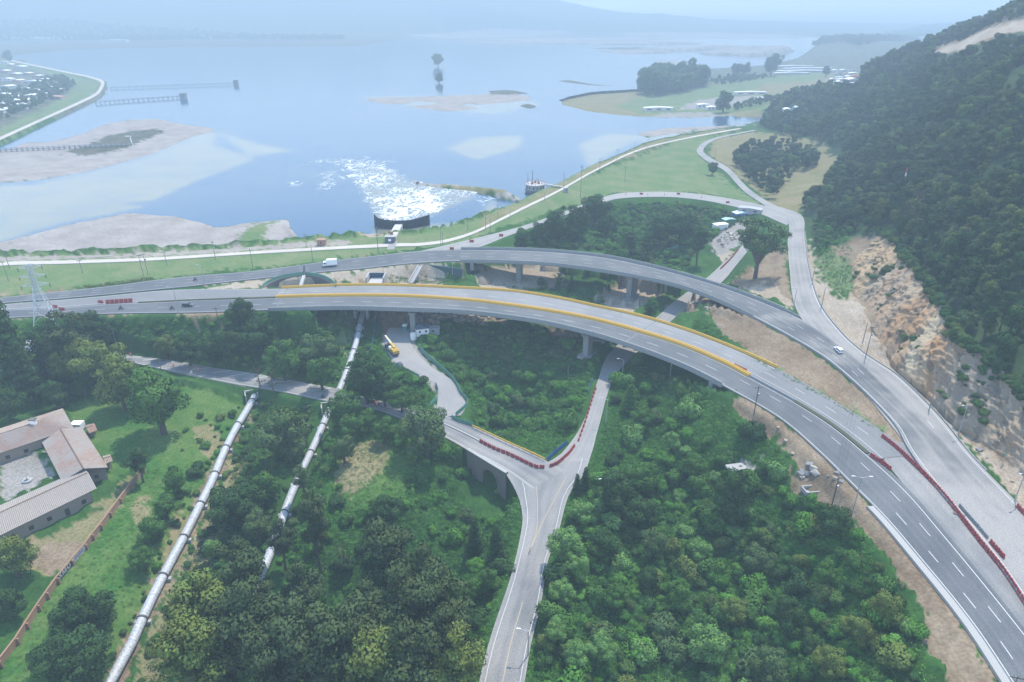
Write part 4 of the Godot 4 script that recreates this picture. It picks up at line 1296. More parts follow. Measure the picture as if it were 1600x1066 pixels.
	for k in [[w0, -0.3], [w1, 0.3]]:
		sh = Shape.new()
		sh.box(k[0] + Vector3(k[1], 0.6, 3.0), Vector3(0.6, 3.4, 7.0))
		obj("side_wall", sh.mesh(), conc, t)
	# portal where the right pipe leaves the embankment
	t = thing("pipe_portal", "dark concrete block under the viaduct from which the right pipe comes out", "portal")
	var pc := at(566, 490, -9.5)
	for s in [-1, 1]:
		sh = Shape.new()
		sh.box(pc + Vector3(s * 2.6, -0.6, -2.0), Vector3(1.2, 6.0, 9.0))
		obj("side_wall", sh.mesh(), conc, t)
	sh = Shape.new()
	sh.box(pc + Vector3(0, 1.7, -3.0), Vector3(5.0, 1.6, 6.0))
	obj("roof_slab", sh.mesh(), conc, t)
	# round stone pit with a green rail
	var rim := curve("412,449 420,443 436,436 455,432 475,430 495,432 510,437 520,444 523,450", -0.2, 1.5)
	t = thing("stone_pit", "half round stone lined pit with green railing between the two highways on the left", "pit")
	obj("lining", wall_along(shifted(rim, 0.0, -9.0), 0.8, 9.0, 1.0), rough_paint("pit_stone", 0.27, 0.25, 0.235, 0.95, grain(67, 0.12, 0.35, 1.0), 2.0, bumps(64, 0.2, 3.0)), t)
	var green := rough_paint("green_mesh", 0.14, 0.36, 0.26, 0.8, grain(68, 0.1, 0.7, 1.0), 2.0)
	obj("railing", wall_along(shifted(rim, -0.5, 0.0), 0.1, 1.3, 1.0), green, t)
	sh = Shape.new()
	var be := at(475, 431, 0.3)
	sh.bar(be, be + Vector3(-0.4, -6.0, 13.0), 1.4, 0.9)
	obj("strut", sh.mesh(), mats.pale_concrete, t)
	sh = Shape.new()
	sh.tube(be, be + Vector3(-0.4, 3.4, -3.5), 0.55, 0.45, 10)
	obj("mast_stub", sh.mesh(), paint("dark_steel", 0.06, 0.065, 0.07, 0.6, 0.4), t)
	# concrete chute and the dark wall at the abutment of the upper viaduct
	t = thing("drain_chute", "pale concrete drain chute stepping down the green slope between the highways", "drain")
	var ca := at(657, 416, -0.5); var cb := at(642, 444, -5.5)
	for s in [-1.0, 1.0]:
		sh = Shape.new()
		sh.bar(ca + Vector3(s, 0.3, 0), cb + Vector3(s, 0.8, 0), 0.35, 1.0)
		obj("side", sh.mesh(), mats.pale_concrete, t)
	sh = Shape.new()
	sh.bar(ca, cb + Vector3(0, 0.4, 0), 1.8, 0.3)
	obj("bed", sh.mesh(), conc, t)
	var ra := at(664, 420, -2.5); var rb := at(722, 424, -3.5)
	tag(obj("retaining_wall", wall_along(PackedVector3Array([ra + Vector3(0, -3, 0), ra.lerp(rb, 0.5) + Vector3(0, -3.5, 0), rb + Vector3(0, -4, 0)]), 0.6, 5.3), rough_paint("teal_wall", 0.05, 0.11, 0.12, 0.9, grain(65, 0.05, 0.7, 1.0), 3.0)), "dark teal retaining wall beside the abutment of the upper viaduct", "wall")

# ---------- farm house
func roof_plane(parent: Node3D, e0: Vector3, e1: Vector3, r1: Vector3, r0: Vector3, tones: Array, seed_: int) -> void:
	# rows of barrel tiles from the eave e0-e1 up to the ridge r0-r1
	var r := RandomNumberGenerator.new()
	r.seed = seed_
	var s := Shape.new()
	var n := int(maxf(e0.distance_to(e1), r0.distance_to(r1)) / 0.42)
	var rows := int(e0.distance_to(r0) / 0.85) + 1
	var up := (e1 - e0).cross(r0 - e0).normalized()
	if up.y < 0: up = -up
	for k in n:
		for j in rows:
			var t0 := float(j) / rows; var t1 := minf(1.0, float(j + 1.12) / rows)
			var a := e0.lerp(e1, float(k) / n).lerp(r0.lerp(r1, float(k) / n), t0); var b := e0.lerp(e1, float(k + 1) / n).lerp(r0.lerp(r1, float(k + 1) / n), t0)
			var c := e0.lerp(e1, float(k + 1) / n).lerp(r0.lerp(r1, float(k + 1) / n), t1); var d := e0.lerp(e1, float(k) / n).lerp(r0.lerp(r1, float(k) / n), t1)
			if a.distance_to(b) < 0.08: continue
			var patch := clampf(0.45 + 1.2 * noise.get_noise_2d(a.x * 5.0, a.z * 5.0), 0.0, 1.0)
			s.col = (tones[0] as Color).lerp(tones[1], clampf(patch * 0.8 - 0.1 + r.randfn() * 0.25, 0.0, 1.0))
			var h := up * (0.17 + 0.03 * r.randf()); var lo := up * 0.05
			var am := a.lerp(b, 0.3) + h + lo; var bm := a.lerp(b, 0.7) + h + lo; var cm := d.lerp(c, 0.7) + h; var dm := d.lerp(c, 0.3) + h
			for f in [[a + lo, am, dm, d], [am, bm, cm, dm], [bm, b + lo, c, cm]]:
				if (f[1] - f[0]).cross(f[3] - f[0]).y > 0: s.quad(f[0], f[1], f[2], f[3])
				else: s.quad(f[0], f[3], f[2], f[1])
	var o := obj("roof_tiles", s.mesh(), rough_paint("roof_clay", 1, 1, 1, 0.95, grain(71, 0.09, 0.7, 1.0), 1.5, null, true), parent)
	o.set_meta("kind", "stuff")

func wing(label: String, corners: Array, rise: float, level: float, tones: Array, seed_: int, hip := false, ridge := 0.5, near_bias := true) -> Node3D:
	# corners of the eaves: far left, far right, near right, near left
	var c: Array = corners
	var t := thing("farm_house", label, "house")
	var rl: Vector3 = (c[0] as Vector3).lerp(c[3], ridge) + Vector3(0, rise, 0); var rr: Vector3 = (c[1] as Vector3).lerp(c[2], ridge) + Vector3(0, rise, 0)
	if hip: rr = rr.lerp(rl, 0.28 if rl.distance_to(rr) > 20 else 0.3)
	roof_plane(t, c[3], c[2], rr, rl, tones, seed_)
	roof_plane(t, c[1], c[0], rl, rr, tones, seed_ + 1)
	if hip: roof_plane(t, c[2], c[1], rr, rr, tones, seed_ + 2)
	var wall := rough_paint("farm_wall", 0.3, 0.25, 0.2, 0.9, grain(72, 0.05, 0.7, 1.0), 3.0)  # dark wall colour also stands in for deep shade below the eaves
	var mid := Vector3.ZERO
	for q in c: mid += q / 4.0
	var inn := []
	for q in c: inn.append(q + ((mid - q) * Vector3(1, 0, 1)).normalized() * 1.7)
	for k in 4:
		var a: Vector3 = inn[k]; var b: Vector3 = inn[(k + 1) % 4]
		var d := (b - a).normalized()
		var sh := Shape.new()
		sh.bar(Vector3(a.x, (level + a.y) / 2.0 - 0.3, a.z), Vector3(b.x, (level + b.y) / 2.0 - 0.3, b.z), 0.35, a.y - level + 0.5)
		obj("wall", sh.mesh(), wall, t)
		var out := d.cross(Vector3.UP)
		if out.dot(a - mid) < 0: out = -out
		var n := int(a.distance_to(b) / 4.2)
		for i in n:
			var p := a.lerp(b, (i + 0.5) / n) + out * 0.16
			var door := i % 3 == 1
			sh = Shape.new()
			sh.box(Vector3(p.x, level + (1.1 if door else 1.7), p.z), Vector3(1.1, 2.2 if door else 1.2, 0.12), Basis(d, Vector3.UP, d.cross(Vector3.UP)))
			obj("door" if door else "window", sh.mesh(), paint("dark_wood", 0.05, 0.04, 0.032, 0.7) if door else paint("window_dark", 0.03, 0.035, 0.04, 0.2), t)
	if not hip:
		for q in [[c[1], c[2], rr]]:
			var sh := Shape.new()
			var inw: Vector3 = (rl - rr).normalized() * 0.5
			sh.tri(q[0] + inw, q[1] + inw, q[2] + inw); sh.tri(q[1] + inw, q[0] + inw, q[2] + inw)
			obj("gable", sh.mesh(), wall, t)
	var rs := Shape.new()
	for k in int(rl.distance_to(rr) / 0.9):
		var a := rl.move_toward(rr, k * 0.9); var b := rl.move_toward(rr, k * 0.9 + 0.95)
		rs.tube(a + Vector3(0, 0.1, 0), b + Vector3(0, 0.14, 0), 0.2, 0.24, 8)
	obj("ridge_tiles", rs.mesh(), rough_paint("ridge_clay", 0.27, 0.18, 0.13, 0.95, grain(71, 0.09, 0.6, 1.0), 1.0), t).set_meta("kind", "stuff")
	return t

func make_farm() -> void:
	var e := -11.4
	var grey := Color(0.5, 0.43, 0.375); var clay := Color(0.47, 0.3, 0.22); var ash := Color(0.46, 0.41, 0.36)
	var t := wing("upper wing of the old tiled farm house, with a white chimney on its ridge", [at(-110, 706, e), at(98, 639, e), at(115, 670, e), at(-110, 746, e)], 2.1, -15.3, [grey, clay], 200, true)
	var s := Shape.new()
	var cp := at(52, 660, -8.8)
	s.box(cp, Vector3(1.5, 1.8, 1.2))
	var ch := obj("chimney", s.mesh(), paint("lime_white", 0.75, 0.74, 0.72, 0.85), t)
	s = Shape.new()
	s.box(cp + Vector3(0, 1.1, 0), Vector3(1.9, 0.3, 1.6))
	obj("chimney_cap", s.mesh(), paint("soot", 0.12, 0.11, 0.1, 0.9), ch)
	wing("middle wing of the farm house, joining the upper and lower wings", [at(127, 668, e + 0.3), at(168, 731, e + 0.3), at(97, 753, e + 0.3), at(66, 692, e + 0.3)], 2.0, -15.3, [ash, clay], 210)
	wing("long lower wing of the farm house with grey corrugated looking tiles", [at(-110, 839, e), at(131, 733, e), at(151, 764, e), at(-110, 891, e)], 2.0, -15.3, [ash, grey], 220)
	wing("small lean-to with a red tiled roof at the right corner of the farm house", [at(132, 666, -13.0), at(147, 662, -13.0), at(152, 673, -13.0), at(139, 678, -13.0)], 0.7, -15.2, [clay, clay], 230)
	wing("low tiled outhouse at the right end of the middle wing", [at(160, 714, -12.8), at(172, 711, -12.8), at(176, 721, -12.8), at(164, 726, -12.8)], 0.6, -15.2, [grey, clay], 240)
	s = Shape.new()
	var q := at(121, 665, -13.4)
	s.box(q, Vector3(3.4, 2.2, 2.6))
	var o := obj("shed", s.mesh(), mats.lime_white)
	tag(o, "small white shed between the upper wing and the red lean-to", "shed")
	# fountain in the yard
	t = thing("fountain", "small round stone fountain in the paved farm yard", "fountain", hit(43, 752))
	s = Shape.new()
	s.tube(Vector3.ZERO, Vector3(0, 0.5, 0), 1.3, 1.3, 14)
	obj("basin", s.mesh(), mats.concrete, t)
	s = Shape.new()
	s.tube(Vector3(0, 0.5, 0), Vector3(0, 1.6, 0), 0.25, 0.12, 10); s.tube(Vector3(0, 1.1, 0), Vector3(0, 1.25, 0), 0.3, 0.6, 12)
	obj("column", s.mesh(), mats.concrete, t)
	# garden wall
	var brick := rough_paint("wall_clay", 0.42, 0.25, 0.15, 0.95, grain(73, 0.05, 0.6, 1.0), 2.5)
	var dark := rough_paint("graffiti_ground", 0.035, 0.045, 0.075, 0.7, grain(73, 0.05, 0.6, 1.0), 1.5)
	var pale := rough_paint("graffiti_pale", 0.62, 0.6, 0.58, 0.8, grain(73, 0.08, 0.6, 1.0), 1.2)
	var px_ := read("223,738 205,763 188,786 172,808 158,827 145,843 134,858 113,883 90,911 74,934 60,954 42,982 27,1006 0,1041 -40,1095")
	t = thing("garden_wall", "long clay coloured garden wall with buttresses and graffiti, right of the farm house", "wall")
	var pts := PackedVector3Array()
	for k in px_: pts.append(hit(k.x, k.y))
	clear_lines.append([pts, 1.4])
	for k in pts.size() - 1:
		var a := pts[k]; var b := pts[k + 1]
		s = Shape.new()
		var h := 1.7
		s.bar(a + Vector3(0, h / 2 - 0.4, 0), b + Vector3(0, h / 2 - 0.4, 0), 0.3, h + 0.8)
		var sec := obj("wall_section", s.mesh(), pale if k == 6 else dark if k == 7 else brick, t)
		if k == 7: sec.set_meta("label", "section painted dark with large white letters")
		if k == 6: sec.set_meta("label", "section painted white with faint scribbles")
		s = Shape.new()
		s.bar(a + Vector3(0, h + 0.05, 0), b + Vector3(0, h + 0.05, 0), 0.42, 0.14)
		obj("coping", s.mesh(), brick, t)
		s = Shape.new()
		var d := (b - a).normalized(); d.y = 0
		var right := d.cross(Vector3.UP)
		if right.x < 0: right = -right
		s.box(a + right * 0.35 + Vector3(0, h / 2 - 0.3, 0), Vector3(0.5, h + 0.3, 0.8), Basis(d, Vector3.UP, -right), 0.75)
		obj("buttress", s.mesh(), brick, t)
		if k == 6 or k == 7:
			var text := TextMesh.new()
			var font := SystemFont.new()
			font.font_names = PackedStringArray(["Droid Sans"])
			font.font_weight = 700
			text.font = font
			text.text = "XMO" if k == 7 else "oulo"
			text.font_size = 64
			text.pixel_size = 0.031 if k == 7 else 0.026
			text.depth = 0.03
			var l := obj("graffiti", text, pale if k == 7 else paint("graffiti_violet", 0.2, 0.16, 0.24, 0.8), t)
			var along := -d
			if along.x < 0: along = -along
			var out := along.cross(Vector3.UP)
			if out.dot(right) < 0: out = -out
			l.transform = Transform3D(Basis(along, Vector3.UP, along.cross(Vector3.UP)), a.lerp(b, 0.5) + along.cross(Vector3.UP) * 0.19 + Vector3(0, 1.05, 0))

# ---------- building site below the viaducts
func fence(called: String, label: String, category: String, s: String, h: float, panel: Material, post: Material, step := 2.4, gap := 0.15) -> void:
	var p := PackedVector3Array()
	for q in read(s): p.append(hit(q.x, q.y))
	var l := smooth_line(p, step)
	var t := thing(called, label, category)
	for k in l.size() - 1:
		var a := on(l[k].x, l[k].z, gap); var b := on(l[k + 1].x, l[k + 1].z, gap)
		var sh := Shape.new()
		sh.bar(a + Vector3(0, h / 2, 0), b + Vector3(0, h / 2, 0), 0.06, h)
		obj("panel", sh.mesh(), panel, t)
		sh = Shape.new()
		sh.tube(a + Vector3(0, -gap - 0.4, 0), a + Vector3(0, h + 0.12, 0), 0.06, 0.06, 6)
		obj("post", sh.mesh(), post, t)

func hut(called: String, label: String, category: String, where: Vector3, size: Vector3, turn: float, wall: Material, roof: Material, rise: float, windows := 2) -> Node3D:
	var t := thing(called, label, category, where, turn)
	var s := Shape.new()
	s.box(Vector3(0, size.y / 2 - 0.3, 0), size + Vector3(0, 0.6, 0))
	obj("wall", s.mesh(), wall, t)
	s = Shape.new()
	var w := size.x / 2 + 0.25; var d := size.z + 0.5
	s.prism(PackedVector2Array([Vector2(-w, size.y), Vector2(w, size.y), Vector2(w, size.y + 0.14), Vector2(0, size.y + rise + 0.14), Vector2(-w, size.y + 0.14)]), d)
	obj("roof", s.mesh(), roof, t)
	for k in windows:
		s = Shape.new()
		s.box(Vector3((k - (windows - 1) / 2.0) * size.x / maxf(windows, 1), size.y * 0.55, size.z / 2 + 0.02), Vector3(size.x * 0.16, size.y * 0.32, 0.08))
		obj("window", s.mesh(), paint("window_dark", 0.03, 0.035, 0.04, 0.2), t)
	return t

func make_site() -> void:
	var teal := rough_paint("green_mesh", 0.14, 0.36, 0.26, 0.8, grain(68, 0.1, 0.7, 1.0), 2.0)
	var post := paint("grey_post", 0.3, 0.31, 0.3, 0.7)
	fence("hoarding", "long green mesh hoarding along the right edge of the site ramp", "hoarding", "655,544 661,552 672,563 688,577 704,591 714,604 720,617 731,630 724,642 712,652", 1.7, teal, post)
	fence("hoarding", "short green mesh hoarding around the tip of the site ramp's left edge", "hoarding", "681,602 685,614 682,626 672,636", 1.5, teal, post)
	fence("hoarding", "low green mesh hoarding beside the parked machine at the ramp's left edge", "hoarding", "617,572 626,576 640,582 655,590", 1.0, teal, post)
	fence("hoarding", "green mesh hoarding where the site ramp meets the local road", "hoarding", "706,655 716,660 726,663 740,668", 1.5, teal, post)
	var blue := rough_paint("blue_sheet", 0.03, 0.17, 0.38, 0.7, grain(82, 0.1, 0.7, 1.0), 2.0)
	fence("hoarding", "blue sheet hoarding at the corner of the road fork", "hoarding", "854,722 862,715 872,706 886,695", 1.5, blue, post)
	fence("hoarding", "thin blue netting running down the bank right of the right pipe", "hoarding", "588,492 586,510 583,530 579,552", 1.4, blue, post)
	fence("hoarding", "blue netting beside the branch road below the lower viaduct", "hoarding", "926,596 922,606 919,618", 1.4, blue, post)
	# yellow guard rail on the bridge
	var yell: Material = mats.yellow_barrier
	var g := curve("738,668 770,683 800,697 830,710 852,721", -14.0, 2.0)
	var t := thing("guard_rail", "yellow guard rail along the far side of the local road at the fork", "guard rail")
	for k in g.size() - 1:
		var s := Shape.new()
		s.bar(g[k] + Vector3(0, 0.75, 0), g[k + 1] + Vector3(0, 0.75, 0), 0.16, 0.5)
		obj("rail", s.mesh(), yell, t)
		s = Shape.new()
		s.box(g[k] + Vector3(0, 0.3, 0), Vector3(0.18, 1.0, 0.18))
		obj("post", s.mesh(), post, t)
	# post and rail fence on the lawn side of the local road
	fence("roadside_fence", "low wire fence of short posts between the local road and the lawn", "fence", "214,571 250,579 300,590 350,600 384,607", 0.28, paint("fence_rail", 0.34, 0.33, 0.31, 0.8), paint("fence_post", 0.24, 0.21, 0.18, 0.9), 2.0, 0.55)
	fence("roadside_fence", "low rail fence along the near side of the local road before the stone bridge", "fence", "702,690 716,698 730,706 745,713", 0.16, paint("rust", 0.25, 0.13, 0.08, 0.9), paint("rust", 0.25, 0.13, 0.08, 0.9), 2.2, 0.6)
	# huts, tanks, stores
	var white := paint("lime_white", 0.75, 0.74, 0.72, 0.85)
	var dark := paint("roof_dark", 0.07, 0.1, 0.13, 0.7)
	hut("site_hut", "white site hut with a dark roof beside the pier of the lower viaduct", "hut", hit(660, 521), Vector3(5.0, 2.6, 3.0), 0.3, white, dark, 0.9)
	hut("site_hut", "grey open store right of the white site hut", "hut", hit(677, 519), Vector3(5.0, 2.0, 3.0), 0.1, paint("grey_sheet", 0.3, 0.31, 0.32, 0.6), paint("grey_sheet", 0.3, 0.31, 0.32, 0.6), 0.2, 1)
	hut("site_hut", "small dark peaked hut at the rubble under the lower viaduct", "hut", hit(655, 501), Vector3(3.2, 2.0, 3.0), 0.2, paint("brown_wall", 0.2, 0.15, 0.11, 0.9), dark, 1.2, 1)
	t = thing("water_tank", "white upright water tank left of the white site hut", "tank", hit(646, 530), 0.2)
	var s := Shape.new()
	s.tube(Vector3.ZERO, Vector3(0, 2.6, 0), 1.3, 1.3, 14); s.tube(Vector3(0, 2.6, 0), Vector3(0, 3.1, 0), 1.3, 0.4, 14)
	obj("tank_body", s.mesh(), white, t)
	s = Shape.new()
	s.tube(Vector3(0, 3.1, 0), Vector3(0, 3.3, 0), 0.4, 0.4, 10)
	obj("lid", s.mesh(), dark, t)
	hut("portable_toilet", "narrow teal cabin behind the pier of the lower viaduct", "cabin", hit(633, 517), Vector3(1.5, 2.5, 1.5), 0.0, paint("teal_cabin", 0.04, 0.2, 0.2, 0.6), white, 0.2, 1)
	var sand_tone := [rough_paint("stone_buff", 0.42, 0.34, 0.25, 0.95, grain(83, 0.1, 0.7, 1.0), 1.5), rough_paint("stone_pale", 0.5, 0.45, 0.38, 0.95, grain(83, 0.1, 0.7, 1.0), 1.5), rough_paint("stone_grey", 0.27, 0.26, 0.25, 0.95, grain(83, 0.1, 0.7, 1.0), 1.5)]
	rubble("heap of buff stones and sandbags under the lower viaduct right of its pier", "672,494 700,491 760,491 776,495 720,503 700,507 672,505", 1.9, 1.0, 2.2, 5, [sand_tone[0], sand_tone[1]])
	rubble("heap of broken grey concrete on the earth verge below the near lanes", "1243,735 1268,725 1280,738 1275,748 1255,748 1245,744", 1.3, 0.7, 2.0, 6, [sand_tone[1], sand_tone[2]])
	rubble("scattered stones and debris at the foot of the power pole by the near lanes", "1292,745 1312,738 1320,752 1305,762 1294,758", 1.6, 0.4, 1.3, 7, sand_tone)
	rubble("loose stones along the upper end of the earth verge", "1212,665 1222,668 1245,715 1240,730 1228,705", 2.4, 0.4, 1.2, 8, sand_tone)
	rubble("stones below the abutment of the upper viaduct's right end", "1075,463 1100,470 1118,480 1105,486 1082,474", 1.7, 0.6, 1.6, 9, sand_tone)
	rubble("rock heap beside the pale pit between the viaducts", "868,425 880,422 884,448 872,452", 1.8, 0.7, 1.7, 10, [sand_tone[0], sand_tone[2]])
	rubble("debris and timber on the building site left of the lone forked tree", "1118,378 1140,360 1152,372 1128,388", 2.2, 0.6, 1.8, 11, sand_tone)
	rubble("boulders lying at the foot of the rock cutting near the road sign", "1530,700 1560,725 1590,760 1560,740 1528,712", 2.2, 0.5, 1.5, 12, sand_tone)
	# earth mounds
	for q in [[752, 439, 5.0, 3.4, "pale cone of earth between the viaducts left of the piers"], [858, 444, 6.5, 3.2, "dark earth heap with a pale edge between the viaducts"], [1124, 511, 3.4, 1.9, "small earth mound at the left end of the bare slope"]]:
		var p := hit(q[0], q[1])
		s = Shape.new()
		var prev := PackedVector3Array()
		for r in 7:
			var ring := PackedVector3Array()
			for k in 18:
				var a := -TAU * k / 18
				var rad: float = q[2] * (1.0 - r / 6.2) * (1.0 + 0.25 * fine.get_noise_2d(cos(a) * 6 + q[0], sin(a) * 6 + r))
				ring.append(p + Vector3(cos(a) * rad, q[3] * (1.0 - pow(1.0 - r / 6.0, 1.5)) - 0.5, sin(a) * rad))
			if r > 0:
				for k in 18: s.quad(prev[k], ring[k], ring[(k + 1) % 18], prev[(k + 1) % 18])
			prev = ring
		for k in range(0, s.v.size(), 3):   # earth lies the right way up
			if s.n[k].y < 0:
				var v0 := s.v[k + 1]; s.v[k + 1] = s.v[k + 2]; s.v[k + 2] = v0
				for i in 3: s.n[k + i] = -s.n[k + i]
		tag(obj("earth_mound", s.mesh(), rough_paint("loose_earth", 0.36, 0.28, 0.2, 0.95, grain(84, 0.08, 0.6, 1.0), 3.0, bumps(52, 0.12, 4.0))), q[4], "earth mound")
	# concrete chamber open to the sky on the verge
	t = thing("concrete_chamber", "open concrete chamber sunk in the earth verge below the rubble", "chamber", hit(1267, 768), 0.15)
	for q in [[0, -1.3, 4.0, 0.3], [0, 1.3, 4.0, 0.3], [-1.9, 0, 0.3, 2.4], [1.9, 0, 0.3, 2.4]]:
		s = Shape.new()
		s.box(Vector3(q[0], 0.3, q[1]), Vector3(q[2], 1.2, q[3]))
		obj("wall", s.mesh(), mats.concrete, t)
	s = Shape.new()
	s.box(Vector3(0, -0.2, 0), Vector3(3.7, 0.2, 2.4))
	obj("floor_slab", s.mesh(), mats.concrete, t)
	t = thing("concrete_slab", "flat concrete slab with a dark hatch among the shrubs of the lush slope", "slab", hit(1160, 731), 0.2)
	s = Shape.new()
	s.box(Vector3(0, 0.35, 0), Vector3(9.0, 0.5, 3.0))
	obj("slab", s.mesh(), mats.concrete, t)
	s = Shape.new()
	s.box(Vector3(-0.6, 0.66, 0), Vector3(0.8, 0.12, 0.6))
	obj("hatch", s.mesh(), paint("soot", 0.12, 0.11, 0.1, 0.9), t)
	# upper building site by the loop road
	hut("site_shed", "shed with a pale blue roof at the upper building site beside the loop road", "shed", hit(1157, 340), Vector3(9.0, 3.0, 5.0), 0.25, blue, paint("pale_blue_roof", 0.5, 0.62, 0.7, 0.5), 0.8)
	hut("site_shed", "grey sloping roofed shed behind the pale blue one at the upper building site", "shed", hit(1172, 332), Vector3(13.0, 2.6, 5.0), -0.5, paint("grey_sheet", 0.3, 0.31, 0.32, 0.6), paint("grey_sheet", 0.3, 0.31, 0.32, 0.6), 0.4)
	hut("site_shed", "white block store at the left end of the upper building site", "shed", hit(1125, 358), Vector3(8.0, 3.0, 4.0), 0.35, white, white, 0.2, 0)
	hut("site_shed", "low green tarpaulin store between the sheds of the upper building site", "shed", hit(1138, 347), Vector3(7.0, 1.8, 4.0), 0.3, teal, paint("tarp", 0.3, 0.45, 0.42, 0.7), 0.6, 0)
	fence("hoarding", "green mesh hoarding around the upper building site", "hoarding", "1110,362 1118,352 1132,344 1146,336", 1.8, teal, post)
	fence("hoarding", "green hoarding in the hollow right behind the upper viaduct", "hoarding", "1036,398 1048,393 1060,388", 2.0, teal, post)
	hut("guard_hut", "tiny pale hut at the far left under the dark conifers", "hut", hit(46, 548), Vector3(4.2, 2.8, 3.4), 0.4, white, paint("tin", 0.45, 0.46, 0.47, 0.5), 0.6, 1)
	hut("gate_box", "small brown brick box at the water's edge below the dike", "hut", hit(503, 383), Vector3(4.0, 3.0, 3.0), 0.0, paint("brick_brown", 0.3, 0.17, 0.12, 0.9), paint("brick_brown", 0.3, 0.17, 0.12, 0.9), 0.1, 1)

# ---------- works in the lake
func jetty(label: String, s: String, deck_y: float, wide: float, step: float) -> Node3D:
	var t := thing("jetty", label, "jetty")
	var p := PackedVector3Array()
	for q in read(s): p.append(at(q.x, q.y, deck_y))
	var l := smooth_line(p, step)
	var steel := paint("jetty_steel", 0.15, 0.18, 0.2, 0.7)
	for k in l.size():
		var side := Vector3(-tangent(l, k).z, 0, tangent(l, k).x)
		if k < l.size() - 1:
			var s2 := Shape.new()
			s2.bar(l[k], l[k + 1], wide, 0.5)
			obj("deck_span", s2.mesh(), steel, t)
			s2 = Shape.new()
			for e in [-1, 1]: s2.bar(l[k] + side * e * wide / 2 + Vector3(0, 1.2, 0), l[k + 1] + side * e * wide / 2 + Vector3(0, 1.2, 0), 0.14, 0.14)
			obj("rail", s2.mesh(), steel, t)
		var s3 := Shape.new()
		for e in [-1, 1]: s3.tube(l[k] + side * e * wide / 2 + Vector3(0, -4.5, 0), l[k] + side * e * wide / 2 + Vector3(0, 1.25, 0), 0.25, 0.25, 6)
		obj("pile_pair", s3.mesh(), steel, t)
	return t

